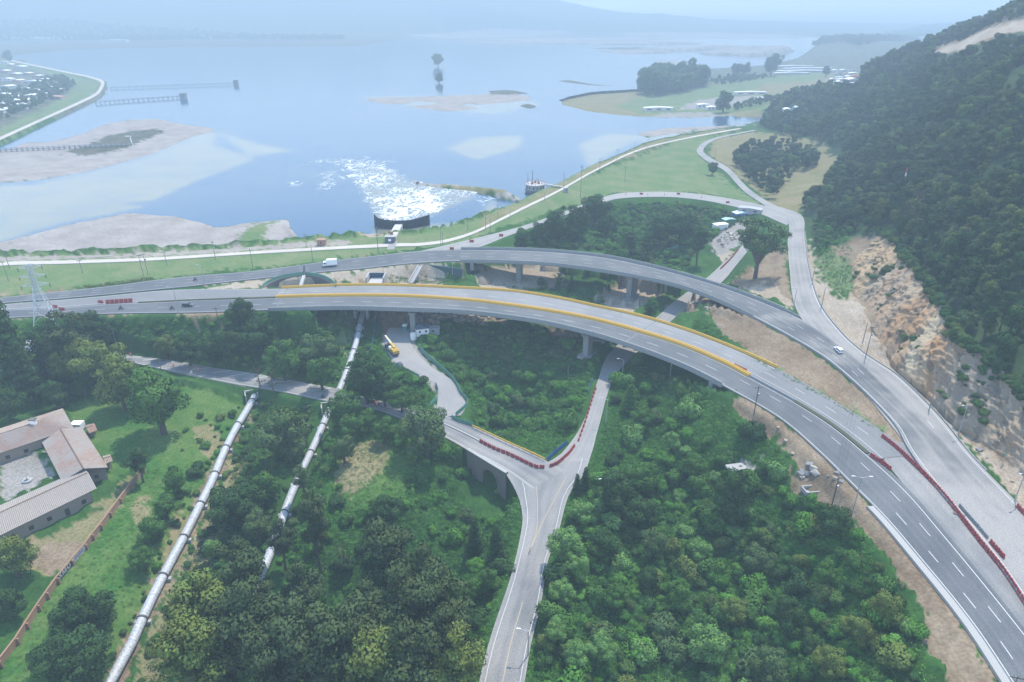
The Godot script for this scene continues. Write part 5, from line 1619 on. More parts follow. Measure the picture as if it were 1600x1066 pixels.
func make_lake_works() -> void:
	var rust := rough_paint("sheet_steel", 0.035, 0.05, 0.07, 0.7, grain(91, 0.06, 0.5, 1.0), 2.0)
	var conc: Material = mats.concrete
	var p := smooth_line(PackedVector3Array([at(586, 351, -5.6), at(591, 354.5, -5.6), at(600, 356, -5.6), at(620, 356.5, -5.6), at(640, 356, -5.6), at(652, 354, -5.6), at(663, 352, -5.6), at(672, 350.5, -5.6)]), 0.9)
	var t := thing("sheet_pile_wall", "dark wall of steel sheet piles around the foaming outlet in the reservoir", "sheet pile wall")
	for k in p.size() - 1:
		var side := Vector3(-tangent(p, k).z, 0, tangent(p, k).x)
		var o := side * (0.28 if k % 2 else -0.28)
		var s := Shape.new()
		var end := absf(k - p.size() / 2.0) / (p.size() / 2.0)
		var h := 4.4 + 1.6 * end * end
		s.bar(p[k] + o + Vector3(0, h / 2 - 1.0, 0), p[k + 1] + o + Vector3(0, h / 2 - 1.0, 0), 0.2, h + 2.0)
		s.bar(p[k] - o + Vector3(0, h / 2 - 1.0, 0), p[k] + o + Vector3(0, h / 2 - 1.0, 0), 0.2, h + 2.0)
		obj("sheet_pile", s.mesh(), rust, t)
	# sloping conduit from the gatehouse down to the wall
	t = thing("outlet_conduit", "sloping concrete conduit leading from the gatehouse to the foaming outlet", "conduit")
	var s := Shape.new()
	var a := at(623, 352, -3.2); var b := at(612, 372, 0.6)
	s.bar(a, b, 4.2, 1.0)
	obj("roof_slab", s.mesh(), mats.pale_concrete, t)
	for k in [-1.9, 1.9]:
		s = Shape.new()
		s.bar(a + Vector3(k, -1.6, 0), b + Vector3(k, -2.4, 0), 0.5, 4.0)
		obj("side_wall", s.mesh(), conc, t)
	t = hut("gatehouse", "dark square gatehouse with a white panel at the top of the outlet conduit", "gatehouse", hit(610, 379), Vector3(4.8, 3.4, 3.6), 0.0, paint("slate_wall", 0.06, 0.075, 0.1, 0.8), conc, 0.1, 0)
	s = Shape.new()
	s.box(Vector3(0, 1.8, 1.84), Vector3(1.5, 1.2, 0.08))
	obj("panel", s.mesh(), mats.lime_white, t)
	s = Shape.new()
	s.box(Vector3(0.4, 4.0, -2.6), Vector3(1.6, 2.2, 1.6))
	obj("hoist", s.mesh(), paint("rust", 0.25, 0.13, 0.08, 0.9), t)
	# intake tower and its footbridge
	var c := at(836, 300, WATER)
	t = thing("intake_tower", "round concrete intake tower with red railings and masts standing in the reservoir", "tower", c)
	s = Shape.new()
	s.tube(Vector3(0, -3, 0), Vector3(0, 1.2, 0), 6.6, 6.6, 22); s.tube(Vector3(0, 1.2, 0), Vector3(0, 2.0, 0), 7.0, 7.0, 22)
	obj("base", s.mesh(), paint("wet_concrete", 0.12, 0.14, 0.16, 0.8), t)
	s = Shape.new()
	s.tube(Vector3(0, 2.0, 0), Vector3(0, 5.2, 0), 6.2, 6.2, 22)
	obj("drum", s.mesh(), conc, t)
	for k in 14:
		var g := TAU * k / 14
		s = Shape.new()
		s.box(Vector3(cos(g) * 6.25, 3.7, sin(g) * 6.25), Vector3(1.1, 1.7, 0.25), Basis(Vector3.UP, PI / 2 - g))
		obj("opening", s.mesh(), paint("soot", 0.12, 0.11, 0.1, 0.9), t)
	s = Shape.new()
	s.tube(Vector3(0, 5.2, 0), Vector3(0, 5.8, 0), 6.9, 6.9, 22)
	obj("platform", s.mesh(), mats.pale_concrete, t)
	for k in 16:
		var g := TAU * k / 16; var h := TAU * (k + 1) / 16
		s = Shape.new()
		s.tube(Vector3(cos(g) * 6.6, 5.8, sin(g) * 6.6), Vector3(cos(g) * 6.6, 7.0, sin(g) * 6.6), 0.1, 0.1, 5)
		s.bar(Vector3(cos(g) * 6.6, 6.9, sin(g) * 6.6), Vector3(cos(h) * 6.6, 6.9, sin(h) * 6.6), 0.14, 0.14)
		obj("railing", s.mesh(), paint("red_rail", 0.4, 0.16, 0.13, 0.7), t)
	for q in [[-5.0, 1.0, 7.5], [-1.8, -3.0, 8.5], [2.0, -2.0, 3.0], [4.5, 2.0, 2.6]]:
		s = Shape.new()
		s.tube(Vector3(q[0], 5.8, q[1]), Vector3(q[0], 5.8 + q[2], q[1]), 0.22, 0.16, 6)
		obj("mast", s.mesh(), paint("dark_steel", 0.06, 0.065, 0.07, 0.6, 0.4), t)
	for q in [[-2.0, 1.5], [2.4, 0.5], [0.2, -2.2]]:
		s = Shape.new()
		s.box(Vector3(q[0], 6.6, q[1]), Vector3(1.6, 1.6, 1.2))
		obj("winch", s.mesh(), paint("rust", 0.25, 0.13, 0.08, 0.9), t)
	t = thing("footbridge", "narrow pale footbridge on piers from the dike to the intake tower", "footbridge")
	var fa := c + Vector3(6.6, 5.4, 0); var fb := at(879, 292, -0.4)
	s = Shape.new()
	s.bar(fa, fb, 1.6, 0.5)
	obj("deck", s.mesh(), mats.pale_concrete, t)
	for k in 4:
		var q := fa.lerp(fb, (k + 0.6) / 4.4)
		s = Shape.new()
		s.bar(q + Vector3(0, -0.2, 0), Vector3(q.x, WATER - 2, q.z), 0.6, 0.6)
		obj("pier", s.mesh(), conc, t)
	hut("gate_box", "small grey box beside the dike road at the footbridge", "hut", hit(884, 300), Vector3(2.6, 2.6, 2.0), 0.3, conc, conc, 0.1, 1)
	# jetties
	t = jetty("dark piled jetty running out from the shore dike, nearer of the two upper ones", "149,160 200,156 284,150.5", -3.6, 3.0, 6.0)
	hut("pump_house", "small dark pump house at the end of the nearer jetty", "pump house", at(287, 155, WATER), Vector3(8.0, 8.0, 7.0), 0.0, paint("jetty_steel", 0.15, 0.18, 0.2, 0.7), paint("jetty_steel", 0.15, 0.18, 0.2, 0.7), 0.4, 0)
	t = jetty("thin pale jetty running out from the shore dike, farther of the two upper ones", "172,137 260,134 366,130.5", -3.8, 2.4, 9.0)
	hut("pump_house", "small pump house at the end of the farther jetty", "pump house", at(369, 133, WATER), Vector3(7.0, 8.0, 6.0), 0.0, paint("jetty_steel", 0.15, 0.18, 0.2, 0.7), paint("jetty_steel", 0.15, 0.18, 0.2, 0.7), 0.4, 0)
	t = jetty("dark piled jetty across the sand bank at the left edge", "-60,239 0,234.5 100,230 205,225", -3.6, 2.4, 4.0)
	t = thing("gauge_frame", "white frame with a crossbeam at the end of the jetty on the sand bank", "frame", on(at(206, 226, -5.4).x, at(206, 226, -5.4).z))
	for q in [[Vector3(0, -1, 0), Vector3(0, 8, 0)], [Vector3(-4.5, 7.6, 0), Vector3(1, 7.6, 0)]]:
		s = Shape.new()
		s.bar(q[0], q[1], 0.8, 0.8)
		obj("beam", s.mesh(), mats.lime_white, t)
	# riprap along the spit by the foam
	rubble("row of dark riprap stones along the grassy spit beside the foam", "645,286 668,290.5 700,294.5 740,299 780,309 812,319 800,316 760,304.5 700,296.5 660,292", 2.2, 1.2, 2.4, 14, [mats.stone_grey])

# ---------- red plastic barriers and cones
func make_barriers() -> void:
	var red := rough_paint("red_plastic", 0.36, 0.032, 0.035, 0.5, grain(95, 0.08, 0.65, 1.0), 1.5)
	var o := PackedVector2Array([Vector2(-0.3, 0), Vector2(0.3, 0), Vector2(0.28, 0.2), Vector2(0.13, 0.45), Vector2(0.1, 1.0), Vector2(-0.1, 1.0), Vector2(-0.13, 0.45), Vector2(-0.28, 0.2)])
	var proto := Node3D.new()
	proto.name = "plastic_barrier"
	var s := Shape.new()
	s.prism(o, 1.42)
	obj("body", s.mesh(), red, proto)
	s = Shape.new()
	for z in [-0.45, 0.45]: s.box(Vector3(0, 1.05, z), Vector3(0.2, 0.12, 0.35))
	obj("top_lug", s.mesh(), red, proto)
	proto.set_meta("category", "barrier")
	var runs := [
		["1377,682 1395,696 1415,714 1453,751 1478,779 1500,807 1530,846 1567,892 1600,942 1640,1005", 0.0, "red plastic barrier of the long winding row across the junction at the right", "long row of red barriers at the junction", 1.75],
		["1359,712 1376,723 1393,736", 0.0, "red plastic barrier of the short row at the median's end", "short row of red barriers at the median's end", 1.75],
		["1546,847 1560,863 1574,880", 0.0, "red plastic barrier of the row after the grey concrete barrier", "red barriers after the concrete barrier", 1.75],
		["1588,791 1597,801 1612,816", 0.0, "red plastic barrier at the right edge of the picture below the rock cutting", "red barriers at the right edge", 1.75],
		["165,472.5 212,469.5", 0.0, "red plastic barrier of the front row parked on the median at the left", "front row of red barriers at the left", 1.7],
		["165,475 212,472", 0.0, "red plastic barrier of the back row parked on the median at the left", "back row of red barriers at the left", 1.7],
		["1147,572 1157,577 1168,582", 0.02, "red plastic barrier of the short row on the lower viaduct", "red barriers on the lower viaduct", 1.7],
		["749,690 772,702 790,709 810,718 828,727 841,732 852,731", -14.0, "red plastic barrier of the bead like row on the local road before the fork", "red barriers on the local road", 1.75],
		["858,730 867,728 876,721 890,708 900,694", -14.0, "red plastic barrier of the row bending round the corner of the road fork", "red barriers at the fork's corner", 1.75],
		["903,689 912,665 917,650 925,625 932,605", -13.3, "red plastic barrier of the row up the left edge of the branch road", "red barriers along the branch road", 2.6],
		["1126,420 1140,408 1154,393", -7.6, "red plastic barrier of the row on the lower road's upper end", "red barriers on the lower road's upper end", 1.9]]
	for q in runs:
		var l := even(curve(q[0], q[1], 1.0), q[4])
		for k in l.size() - 1:
			var m := l[k].lerp(l[k + 1], 0.5)
			var w := cell(m.x, m.z)
			if q[1] < -1.0: m.y = maxf(road_h[w] + 0.38, ground(m.x, m.z))
			copy(proto, "plastic_barrier", m, atan2(tangent(l, k).x, tangent(l, k).z) + rng.randf_range(-0.06, 0.06), Vector3.ONE, q[2], q[3])
	for q in [[97, 485, "single red barrier on the left lanes near the pylon"], [86, 481, "single red barrier half hidden behind the pylon"], [1002, 304, "leftmost red barrier on the loop road"], [1060, 304, "middle red barrier on the loop road"], [1137, 317.5, "right hand red barrier on the loop road"], [157.5, 473.5, "lone red barrier left of the two parked rows"], [737, 378, "red barrier on the loop road just behind the upper viaduct"], [706, 390, "red barrier where the loop road leaves the highway"], [783, 369, "red barrier near the trees on the loop road"]]:
		var p := hit(q[0], q[1], 0.3)
		var b := copy(proto, "plastic_barrier", p + Vector3(0, 0.3, 0), 1.4, Vector3(1.2, 1.1, 1.5), q[2], "")
	# cones
	var cone := Node3D.new()
	cone.name = "traffic_cone"
	s = Shape.new()
	s.tube(Vector3(0, 0.04, 0), Vector3(0, 0.95, 0), 0.24, 0.05, 10); obj("cone_body", s.mesh(), paint("cone_orange", 0.55, 0.12, 0.03, 0.6), cone)
	s = Shape.new()
	s.box(Vector3(0, 0.03, 0), Vector3(0.55, 0.06, 0.55)); obj("base", s.mesh(), cone.get_child(0).material_override, cone)
	s = Shape.new()
	s.tube(Vector3(0, 0.45, 0), Vector3(0, 0.62, 0), 0.165, 0.13, 10); obj("band", s.mesh(), mats.lime_white, cone)
	cone.set_meta("category", "cone")
	for q in [[978, 305, "first cone from the left on the loop road"], [1012, 305, "second cone from the left on the loop road"], [1038, 304.5, "third cone from the left on the loop road"], [1096, 309, "fourth cone from the left on the loop road"], [1170, 326, "cone on the loop road above the upper building site"], [1186, 333, "last cone on the loop road before the hill road"], [310, 579, "cone on the local road below the parking bays"], [271, 572, "cone on the local road at the middle parking bays"]]:
		copy(cone, "traffic_cone", hit(q[0], q[1], 0.3) + Vector3(0, 0.3, 0), 0.3, Vector3(1.3, 1.3, 1.3), q[2])
	proto.free(); cone.free()
	# concrete barrier and steel plate in the junction
	var l := curve("1499,791 1512,806 1528,824 1543,842", 0.0, 3.0)
	var t := thing("concrete_barrier", "row of grey concrete barrier blocks in the junction beside the long red row", "barrier")
	for k in l.size() - 1:
		obj("block", wall_along(PackedVector3Array([l[k].lerp(l[k + 1], 0.02), l[k].lerp(l[k + 1], 0.98)]), 0.6, 0.85, 0.45), mats.viaduct_concrete, t)
	s = Shape.new()
	s.box(Vector3(0, 0.05, 0), Vector3(0.9, 0.1, 2.4))
	var pl := obj("steel_plate", s.mesh(), paint("soot", 0.12, 0.11, 0.1, 0.9))
	pl.position = at(1499, 804, 0.02); pl.rotation.y = 0.9
	tag(pl, "small dark steel plate lying beside the concrete barrier in the junction", "plate")
	# road signs
	for q in [[1566, 722, 0.5, "green road sign with a pale symbol at the foot of the rock cutting", "sign_green", 1.3, 0.9], [206, 561, 0.1, "red and white works sign on a stand at the left end of the local road", "sign_red", 1.2, 1.6], [583, 636, 0.1, "red works sign on a post on the local road beside the trees, taller one", "sign_red", 1.6, 1.2], [590, 640, 0.2, "red works board on the local road beside the taller red sign", "sign_red", 2.0, 0.9]]:
		var p := hit(q[0], q[1])
		t = thing("road_sign", q[3], "sign", p, q[2])
		s = Shape.new()
		s.tube(Vector3(0, -0.4, 0), Vector3(0, 2.4, 0), 0.06, 0.06, 6)
		obj("post", s.mesh(), paint("grey_post", 0.3, 0.31, 0.3, 0.7), t)
		s = Shape.new()
		s.box(Vector3(0, 2.2, 0.09), Vector3(q[5], q[6], 0.06))
		var bd := obj("board", s.mesh(), paint("sign_green", 0.01, 0.2, 0.17, 0.5) if q[4] == "sign_green" else paint("sign_red", 0.45, 0.04, 0.03, 0.5), t)
		s = Shape.new()
		s.box(Vector3(0, 2.2, 0.13), Vector3(q[5] * 0.35, q[6] * 0.4, 0.03))
		obj("symbol", s.mesh(), mats.lime_white, bd)

# ---------- poles
func make_poles() -> void:
	var steel := paint("lamp_steel", 0.36, 0.38, 0.39, 0.5, 0.5)
	var wood_ := rough_paint("pole_wood", 0.1, 0.085, 0.07, 0.9, grain(96, 0.1, 0.6, 1.0), 1.0)
	var conc := rough_paint("pole_concrete", 0.24, 0.24, 0.235, 0.9, grain(96, 0.1, 0.7, 1.0), 1.0)
	# kind, foot x, y, top y, label
	var list := [
		["power", 15, 420, 390, "power pole by the dike at the far left, first from the left edge"],
		["power", 13, 439, 407, "power pole on the dry grass at the left edge below the dike road"],
		["power", 129, 427, 405, "single power pole on the grass right of the lattice pylon"],
		["power", 224, 431, 397, "left pole of the close pair on the grass strip"],
		["power", 231, 429, 395, "right pole of the close pair on the grass strip"],
		["power", 261, 416, 392, "power pole on the grass right of the close pair"],
		["power", 337, 406, 377, "power pole standing against the sand in front of the dike road"],
		["post", 395, 419, 387, "slim pole on the grass left of the white truck"],
		["power", 479, 388, 365, "power pole at the water's edge left of the brick box"],
		["post", 489, 409, 382, "slim pole beside the brown brick box"],
		["lamp", 320, 444, 414, "street lamp between the highways, right of the motorcycle"],
		["lamp", 279, 489, 447, "street lamp in front of the black car"],
		["power", 341, 503, 480, "short wooden pole with a crossbar under the near lanes"],
		["post", 183, 543, 512, "pale slim pole at the left end of the parking bays"],
		["post", 252, 580, 563, "short post at the fence in the middle of the lawn side"],
		["power", 591, 393, 358, "power pole wrapped in creepers at the gate drive"],
		["power", 731, 360, 340, "power pole with a bush at its foot at the water's edge"],
		["power", 759, 359, 331, "power pole with two crossbars on the dike above the loop road"],
		["post", 766, 363, 340, "slim pole right of the one with two crossbars"],
		["power", 778, 342, 313, "pole on the dike left of the grassy spit"],
		["lamp", 797, 345, 317, "lamp pole on the dike right at the root of the grassy spit"],
		["post", 689, 384, 358, "left one of two slim poles beside the loop road"],
		["post", 692, 384, 361, "right one of two slim poles beside the loop road"],
		["lamp", 707, 429, 400, "pale lamp below the abutment of the upper viaduct"],
		["power", 881, 291, 270, "power pole at the root of the footbridge"],
		["power", 907, 309, 258, "tall power pole on the grass right of the intake tower"],
		["power", 937, 268, 247, "first power pole along the dike beyond the footbridge"],
		["power", 964, 253, 233, "second power pole along the dike beyond the footbridge"],
		["power", 990, 241, 222, "third power pole along the dike beyond the footbridge"],
		["power", 1012, 231, 213, "fourth power pole along the dike beyond the footbridge"],
		["power", 976, 284, 260, "double pole in the middle of the green field"],
		["post", 704, 285, 280, "marker pole on the grassy spit"],
		["post", 851, 314, 300, "slim pole where the grassy spit joins the dike"],
		["power", 1178, 648, 602, "wooden power pole beside the near lanes at the yellow barrier's end"],
		["lamp", 1238, 490, 450, "lamp where the upper viaduct meets the hill road"],
		["post", 1268, 446, 416, "slim pole beside the hill road at the earth shoulder, upper one"],
		["post", 1283, 483, 448, "slim pole beside the hill road at the earth shoulder, lower one"],
		["post", 1348, 536, 502, "left one of two poles at the bright foot of the rock cutting"],
		["power", 1352, 560, 508, "right one of two poles at the bright foot of the rock cutting"],
		["post", 1451, 643, 611, "pole at the kerb under the middle of the rock cutting"],
		["lamp", 1498, 677, 629, "pale lamp at the foot of the rock cutting"],
		["lamp", 1585, 783, 733, "pole at the right edge below the rock cutting"],
		["power", 1297, 801, 742, "dark wooden power pole on the earth verge beside the near lanes"],
		["double", 1330, 809, 741, "grey lamp pole with two arms on the earth verge beside the near lanes"],
		["power", 1277, 386, 363, "power pole with a white crossbar at the foot of the hill"],
		["power", 1311, 443, 415, "power pole on the green terrace below the rock cutting"],
		["lamp", 825, 1026, 986, "lamp post at the right edge of the south road near the bottom"],
		["lamp", 947, 663, 624, "lamp on the right edge of the branch road"],
		["lamp", 972, 593, 561, "lamp beside the branch road in the shade of the lower viaduct"],
		["lamp", 1047, 588, 556, "lamp standing close under the lower viaduct's near edge"],
		["post", 887, 601, 572, "slim pole among the vines left of the branch road"],
		["lamp", 946, 770, 747, "small lamp among the trees right of the road fork"],
		["power", 1583, 1075, 1056, "top of a dark pole in the bottom right corner"],
		["power", 1143, 217, 204, "pole beside the hill road above the field"],
		["post", 1117, 248, 233, "pole at the outer bend of the hill road"]]
	for q in list:
		var f := hit(q[1], q[2])
		var d := px(q[1], q[3])
		var h: float = maxf(3.0, CAM_H + d.y / Vector2(d.x, d.z).length() * Vector2(f.x, f.z).length() - f.y)
		var called: String = {"power": "power_pole", "post": "pole", "lamp": "street_lamp", "double": "street_lamp"}[q[0]]
		var t := thing(called, q[4], "lamp" if called == "street_lamp" else "pole", f, rng.randf_range(-0.5, 0.5))
		var r := 0.16 if h < 14 else 0.22
		var s := Shape.new()
		s.tube(Vector3(0, -0.8, 0), Vector3(0, h, 0), r, r * 0.6, 8)
		var grey: bool = q[0] == "lamp" or q[0] == "double"
		obj("shaft", s.mesh(), steel if grey else wood_ if "wood" in q[4] or "creeper" in q[4] else conc, t)
		if q[0] == "power":
			for y in ([h - 0.4, h - 1.5] if "two crossbars" in q[4] or h > 13 else [h - 0.4]):
				s = Shape.new()
				s.box(Vector3(0, y, 0.12), Vector3(2.4, 0.16, 0.14))
				obj("crossarm", s.mesh(), wood_, t)
				for x in [-1.05, -0.4, 0.4, 1.05]:
					s = Shape.new()
					s.tube(Vector3(x, y + 0.08, 0.12), Vector3(x, y + 0.36, 0.12), 0.07, 0.05, 6)
					obj("insulator", s.mesh(), paint("porcelain", 0.4, 0.38, 0.36, 0.3), t)
			if h > 9:
				s = Shape.new()
				s.tube(Vector3(0.35, h - 3.4, 0), Vector3(0.35, h - 2.5, 0), 0.26, 0.26, 10)
				obj("transformer", s.mesh(), steel, t)
		elif grey:
			for x in ([-1.0, 1.0] if q[0] == "double" else [-1.0]):
				s = Shape.new()
				s.tube(Vector3(0, h - 0.2, 0), Vector3(x * 1.7, h + 0.25, 0), 0.07, 0.05, 6)
				obj("arm", s.mesh(), steel, t)
				s = Shape.new()
				s.box(Vector3(x * 2.0, h + 0.27, 0), Vector3(0.85, 0.14, 0.32))
				obj("lamp_head", s.mesh(), steel, t)
	# lattice pylon
	var base := hit(72, 499)
	var t := thing("lattice_pylon", "tall steel lattice pylon with three pairs of arms beside the left highway lanes", "pylon", base, 0.35)
	var galv := paint("galvanised", 0.5, 0.53, 0.55, 0.45, 0.5)
	var tall := CAM_H + px(60, 411).y / Vector2(px(60, 411).x, px(60, 411).z).length() * Vector2(base.x, base.z).length() - base.y
	var wide := func(y: float) -> float: return lerpf(3.4, 0.75, minf(1.0, y / (tall * 0.62)))
	for k in 4:
		var sx := 1.0 if k % 2 else -1.0; var sz := 1.0 if k / 2 else -1.0
		var s := Shape.new()
		for q in [[-1.0, tall * 0.62], [tall * 0.62, tall]]:
			s.bar(Vector3(sx * wide.call(q[0]), q[0], sz * wide.call(q[0])), Vector3(sx * wide.call(q[1]), q[1], sz * wide.call(q[1])), 0.2, 0.2)
		obj("leg", s.mesh(), galv, t)
	var y := 0.3
	while y < tall - 0.6:
		var y2 := minf(tall, y + maxf(1.3, wide.call(y) * 1.3))
		var a: float = wide.call(y); var b: float = wide.call(y2)
		var s := Shape.new()
		for k in 4:
			var c0: Vector2 = [Vector2(-1, -1), Vector2(1, -1), Vector2(1, 1), Vector2(-1, 1)][k]; var c1: Vector2 = [Vector2(1, -1), Vector2(1, 1), Vector2(-1, 1), Vector2(-1, -1)][k]
			s.bar(Vector3(c0.x * a, y, c0.y * a), Vector3(c1.x * b, y2, c1.y * b), 0.11, 0.11)
			s.bar(Vector3(c1.x * a, y, c1.y * a), Vector3(c0.x * b, y2, c0.y * b), 0.11, 0.11)
			s.bar(Vector3(c0.x * b, y2, c0.y * b), Vector3(c1.x * b, y2, c1.y * b), 0.11, 0.11)
		obj("bracing", s.mesh(), galv, t)
		y = y2
	for k in 3:
		var ay := tall * (0.62 + 0.16 * k)
		for e in [-1.0, 1.0]:
			var s := Shape.new()
			var tip := Vector3(e * (4.6 - 0.4 * k), ay + 0.4, 0)
			for z in [-0.75, 0.75]:
				s.bar(Vector3(e * 0.75, ay, z), tip, 0.12, 0.12)
				s.bar(Vector3(e * 0.75, ay + 1.3, z), tip, 0.1, 0.1)
			obj("arm", s.mesh(), galv, t)
			s = Shape.new()
			s.tube(tip, tip + Vector3(0, -1.4, 0), 0.12, 0.12, 6)
			obj("insulator", s.mesh(), paint("dark_steel", 0.06, 0.065, 0.07, 0.6, 0.4), t)
	# wires across the right half
	for q in [[1178, 648, 43, 1297, 801, 54, "wires between the two wooden power poles beside the near lanes"], [1352, 560, 48, 1297, 801, 54, "wires crossing the junction from the cutting to the near lanes"], [224, 431, 33, 129, 427, 21, "wires between the close pair of poles and the single pole on the grass"], [231, 429, 33, 337, 406, 27, "wires from the close pair of poles along the dike"]]:
		var a := hit(q[0], q[1]); var b := hit(q[3], q[4])
		var ka := (a - Vector3(0, CAM_H, 0)).length() / FOCAL; var kb := (b - Vector3(0, CAM_H, 0)).length() / FOCAL
		a.y += q[2] * ka * 1.05; b.y += q[5] * kb * 1.05
		var w := thing("overhead_wires", q[6], "wires")
		for x in [-1.0, 0.0, 1.0]:
			var s := Shape.new()
			var last := a + Vector3(x, 0, 0)
			for k in range(1, 13):
				var f := k / 12.0
				var p := (a + Vector3(x, 0, 0)).lerp(b + Vector3(x, 0, 0), f) - Vector3(0, 4.0 * f * (1.0 - f), 0)
				s.tube(last, p, 0.02, 0.02, 4, false)
				last = p
			obj("wire", s.mesh(), paint("dark_steel", 0.06, 0.065, 0.07, 0.6, 0.4), w)

# ---------- vehicles
func wheels(t: Node3D, spots: Array, r: float, w: float) -> void:
	for q in spots:
		var s := Shape.new()
		s.tube(Vector3(q[0] - w / 2, r, q[1]), Vector3(q[0] + w / 2, r, q[1]), r, r, 14)
		var y := obj("wheel", s.mesh(), paint("tyre", 0.025, 0.025, 0.027, 0.85), t)
		s = Shape.new()
		s.tube(Vector3(q[0] - w / 2 - 0.01, r, q[1]), Vector3(q[0] + w / 2 + 0.01, r, q[1]), r * 0.58, r * 0.58, 12)
		obj("rim", s.mesh(), paint("rim", 0.4, 0.41, 0.42, 0.35, 0.7), y)

func side_prism(s: Shape, o: Array, wide: float) -> void:   # outline in (along z, up), drawn across x
	var p := PackedVector2Array()
	for q in o: p.append(Vector2(q[0], q[1]))
	s.prism(p, wide, Transform3D(Basis(Vector3(0, 0, 1), Vector3.UP, Vector3(-1, 0, 0)), Vector3.ZERO))

func car(label: String, where: Vector3, turn: float, body: Material) -> void:   # front towards +z
	var t := thing("car", label, "car", where, turn)
	var s := Shape.new()
	side_prism(s, [[-2.1, 0.35], [2.05, 0.35], [2.12, 0.55], [2.0, 0.78], [1.05, 0.92], [-2.0, 0.98], [-2.16, 0.7]], 1.76)
	side_prism(s, [[-1.95, 1.38], [-1.6, 1.47], [-0.1, 1.47], [0.15, 1.4], [0.1, 1.36], [-1.9, 1.33]], 1.4)
	obj("body", s.mesh(), body, t)
	s = Shape.new()
	side_prism(s, [[-2.02, 0.96], [1.02, 0.92], [0.2, 1.4], [-1.86, 1.4]], 1.52)
	obj("windows", s.mesh(), paint("car_glass", 0.02, 0.025, 0.03, 0.08), t)
	for x in [-0.62, 0.62]:
		s = Shape.new()
		s.box(Vector3(x, 0.66, 2.06), Vector3(0.36, 0.16, 0.1))
		obj("headlight", s.mesh(), paint("lamp_glass", 0.7, 0.7, 0.68, 0.15), t)
		s = Shape.new()
		s.box(Vector3(x, 0.8, -2.1), Vector3(0.34, 0.18, 0.08))
		obj("tail_light", s.mesh(), paint("tail_red", 0.35, 0.02, 0.02, 0.3), t)
	wheels(t, [[-0.82, 1.3], [0.82, 1.3], [-0.82, -1.3], [0.82, -1.3]], 0.33, 0.2)

func motorcycle(label: String, rider: String, where: Vector3, turn: float) -> void:
	var dark := paint("bike_black", 0.03, 0.03, 0.035, 0.4, 0.3)
	var t := thing("motorcycle", label, "motorcycle", where, turn)
	wheels(t, [[0.0, 0.65], [0.0, -0.65]], 0.3, 0.12)
	var s := Shape.new()
	side_prism(s, [[-0.75, 0.62], [-0.3, 0.42], [0.3, 0.42], [0.5, 0.8], [0.2, 0.92], [-0.2, 0.78], [-0.75, 0.78]], 0.3)
	obj("frame", s.mesh(), dark, t)
	s = Shape.new()
	s.tube(Vector3(0, 0.3, 0.65), Vector3(0, 1.02, 0.42), 0.05, 0.05, 6); s.tube(Vector3(-0.35, 1.04, 0.4), Vector3(0.35, 1.04, 0.4), 0.03, 0.03, 6)
	obj("handlebar", s.mesh(), dark, t)
	if rider:
		var m := person_mesh([[Vector3(0, 0.88, -0.2), Vector3(0, 1.4, -0.02), 0.17, 0.2], [Vector3(0, 1.42, 0), Vector3(0, 1.52, 0.04), 0.07, 0.07], [Vector3(0, 1.62, 0.06), Vector3(0, 1.66, 0.06), 0.13, 0.12], [Vector3(0.12, 0.86, -0.15), Vector3(0.2, 0.8, 0.28), 0.1, 0.075], [Vector3(0.2, 0.8, 0.28), Vector3(0.2, 0.38, 0.1), 0.07, 0.05], [Vector3(-0.12, 0.86, -0.15), Vector3(-0.2, 0.8, 0.28), 0.1, 0.075], [Vector3(-0.2, 0.8, 0.28), Vector3(-0.2, 0.38, 0.1), 0.07, 0.05], [Vector3(0.2, 1.36, 0), Vector3(0.3, 1.14, 0.16), 0.06, 0.05], [Vector3(0.3, 1.14, 0.16), Vector3(0.3, 1.06, 0.4), 0.05, 0.04], [Vector3(-0.2, 1.36, 0), Vector3(-0.3, 1.14, 0.16), 0.06, 0.05], [Vector3(-0.3, 1.14, 0.16), Vector3(-0.3, 1.06, 0.4), 0.05, 0.04]])
		var p := obj("person", m, paint("dark_jacket", 0.035, 0.04, 0.055, 0.85))
		p.transform = t.transform
		tag(p, rider, "person")

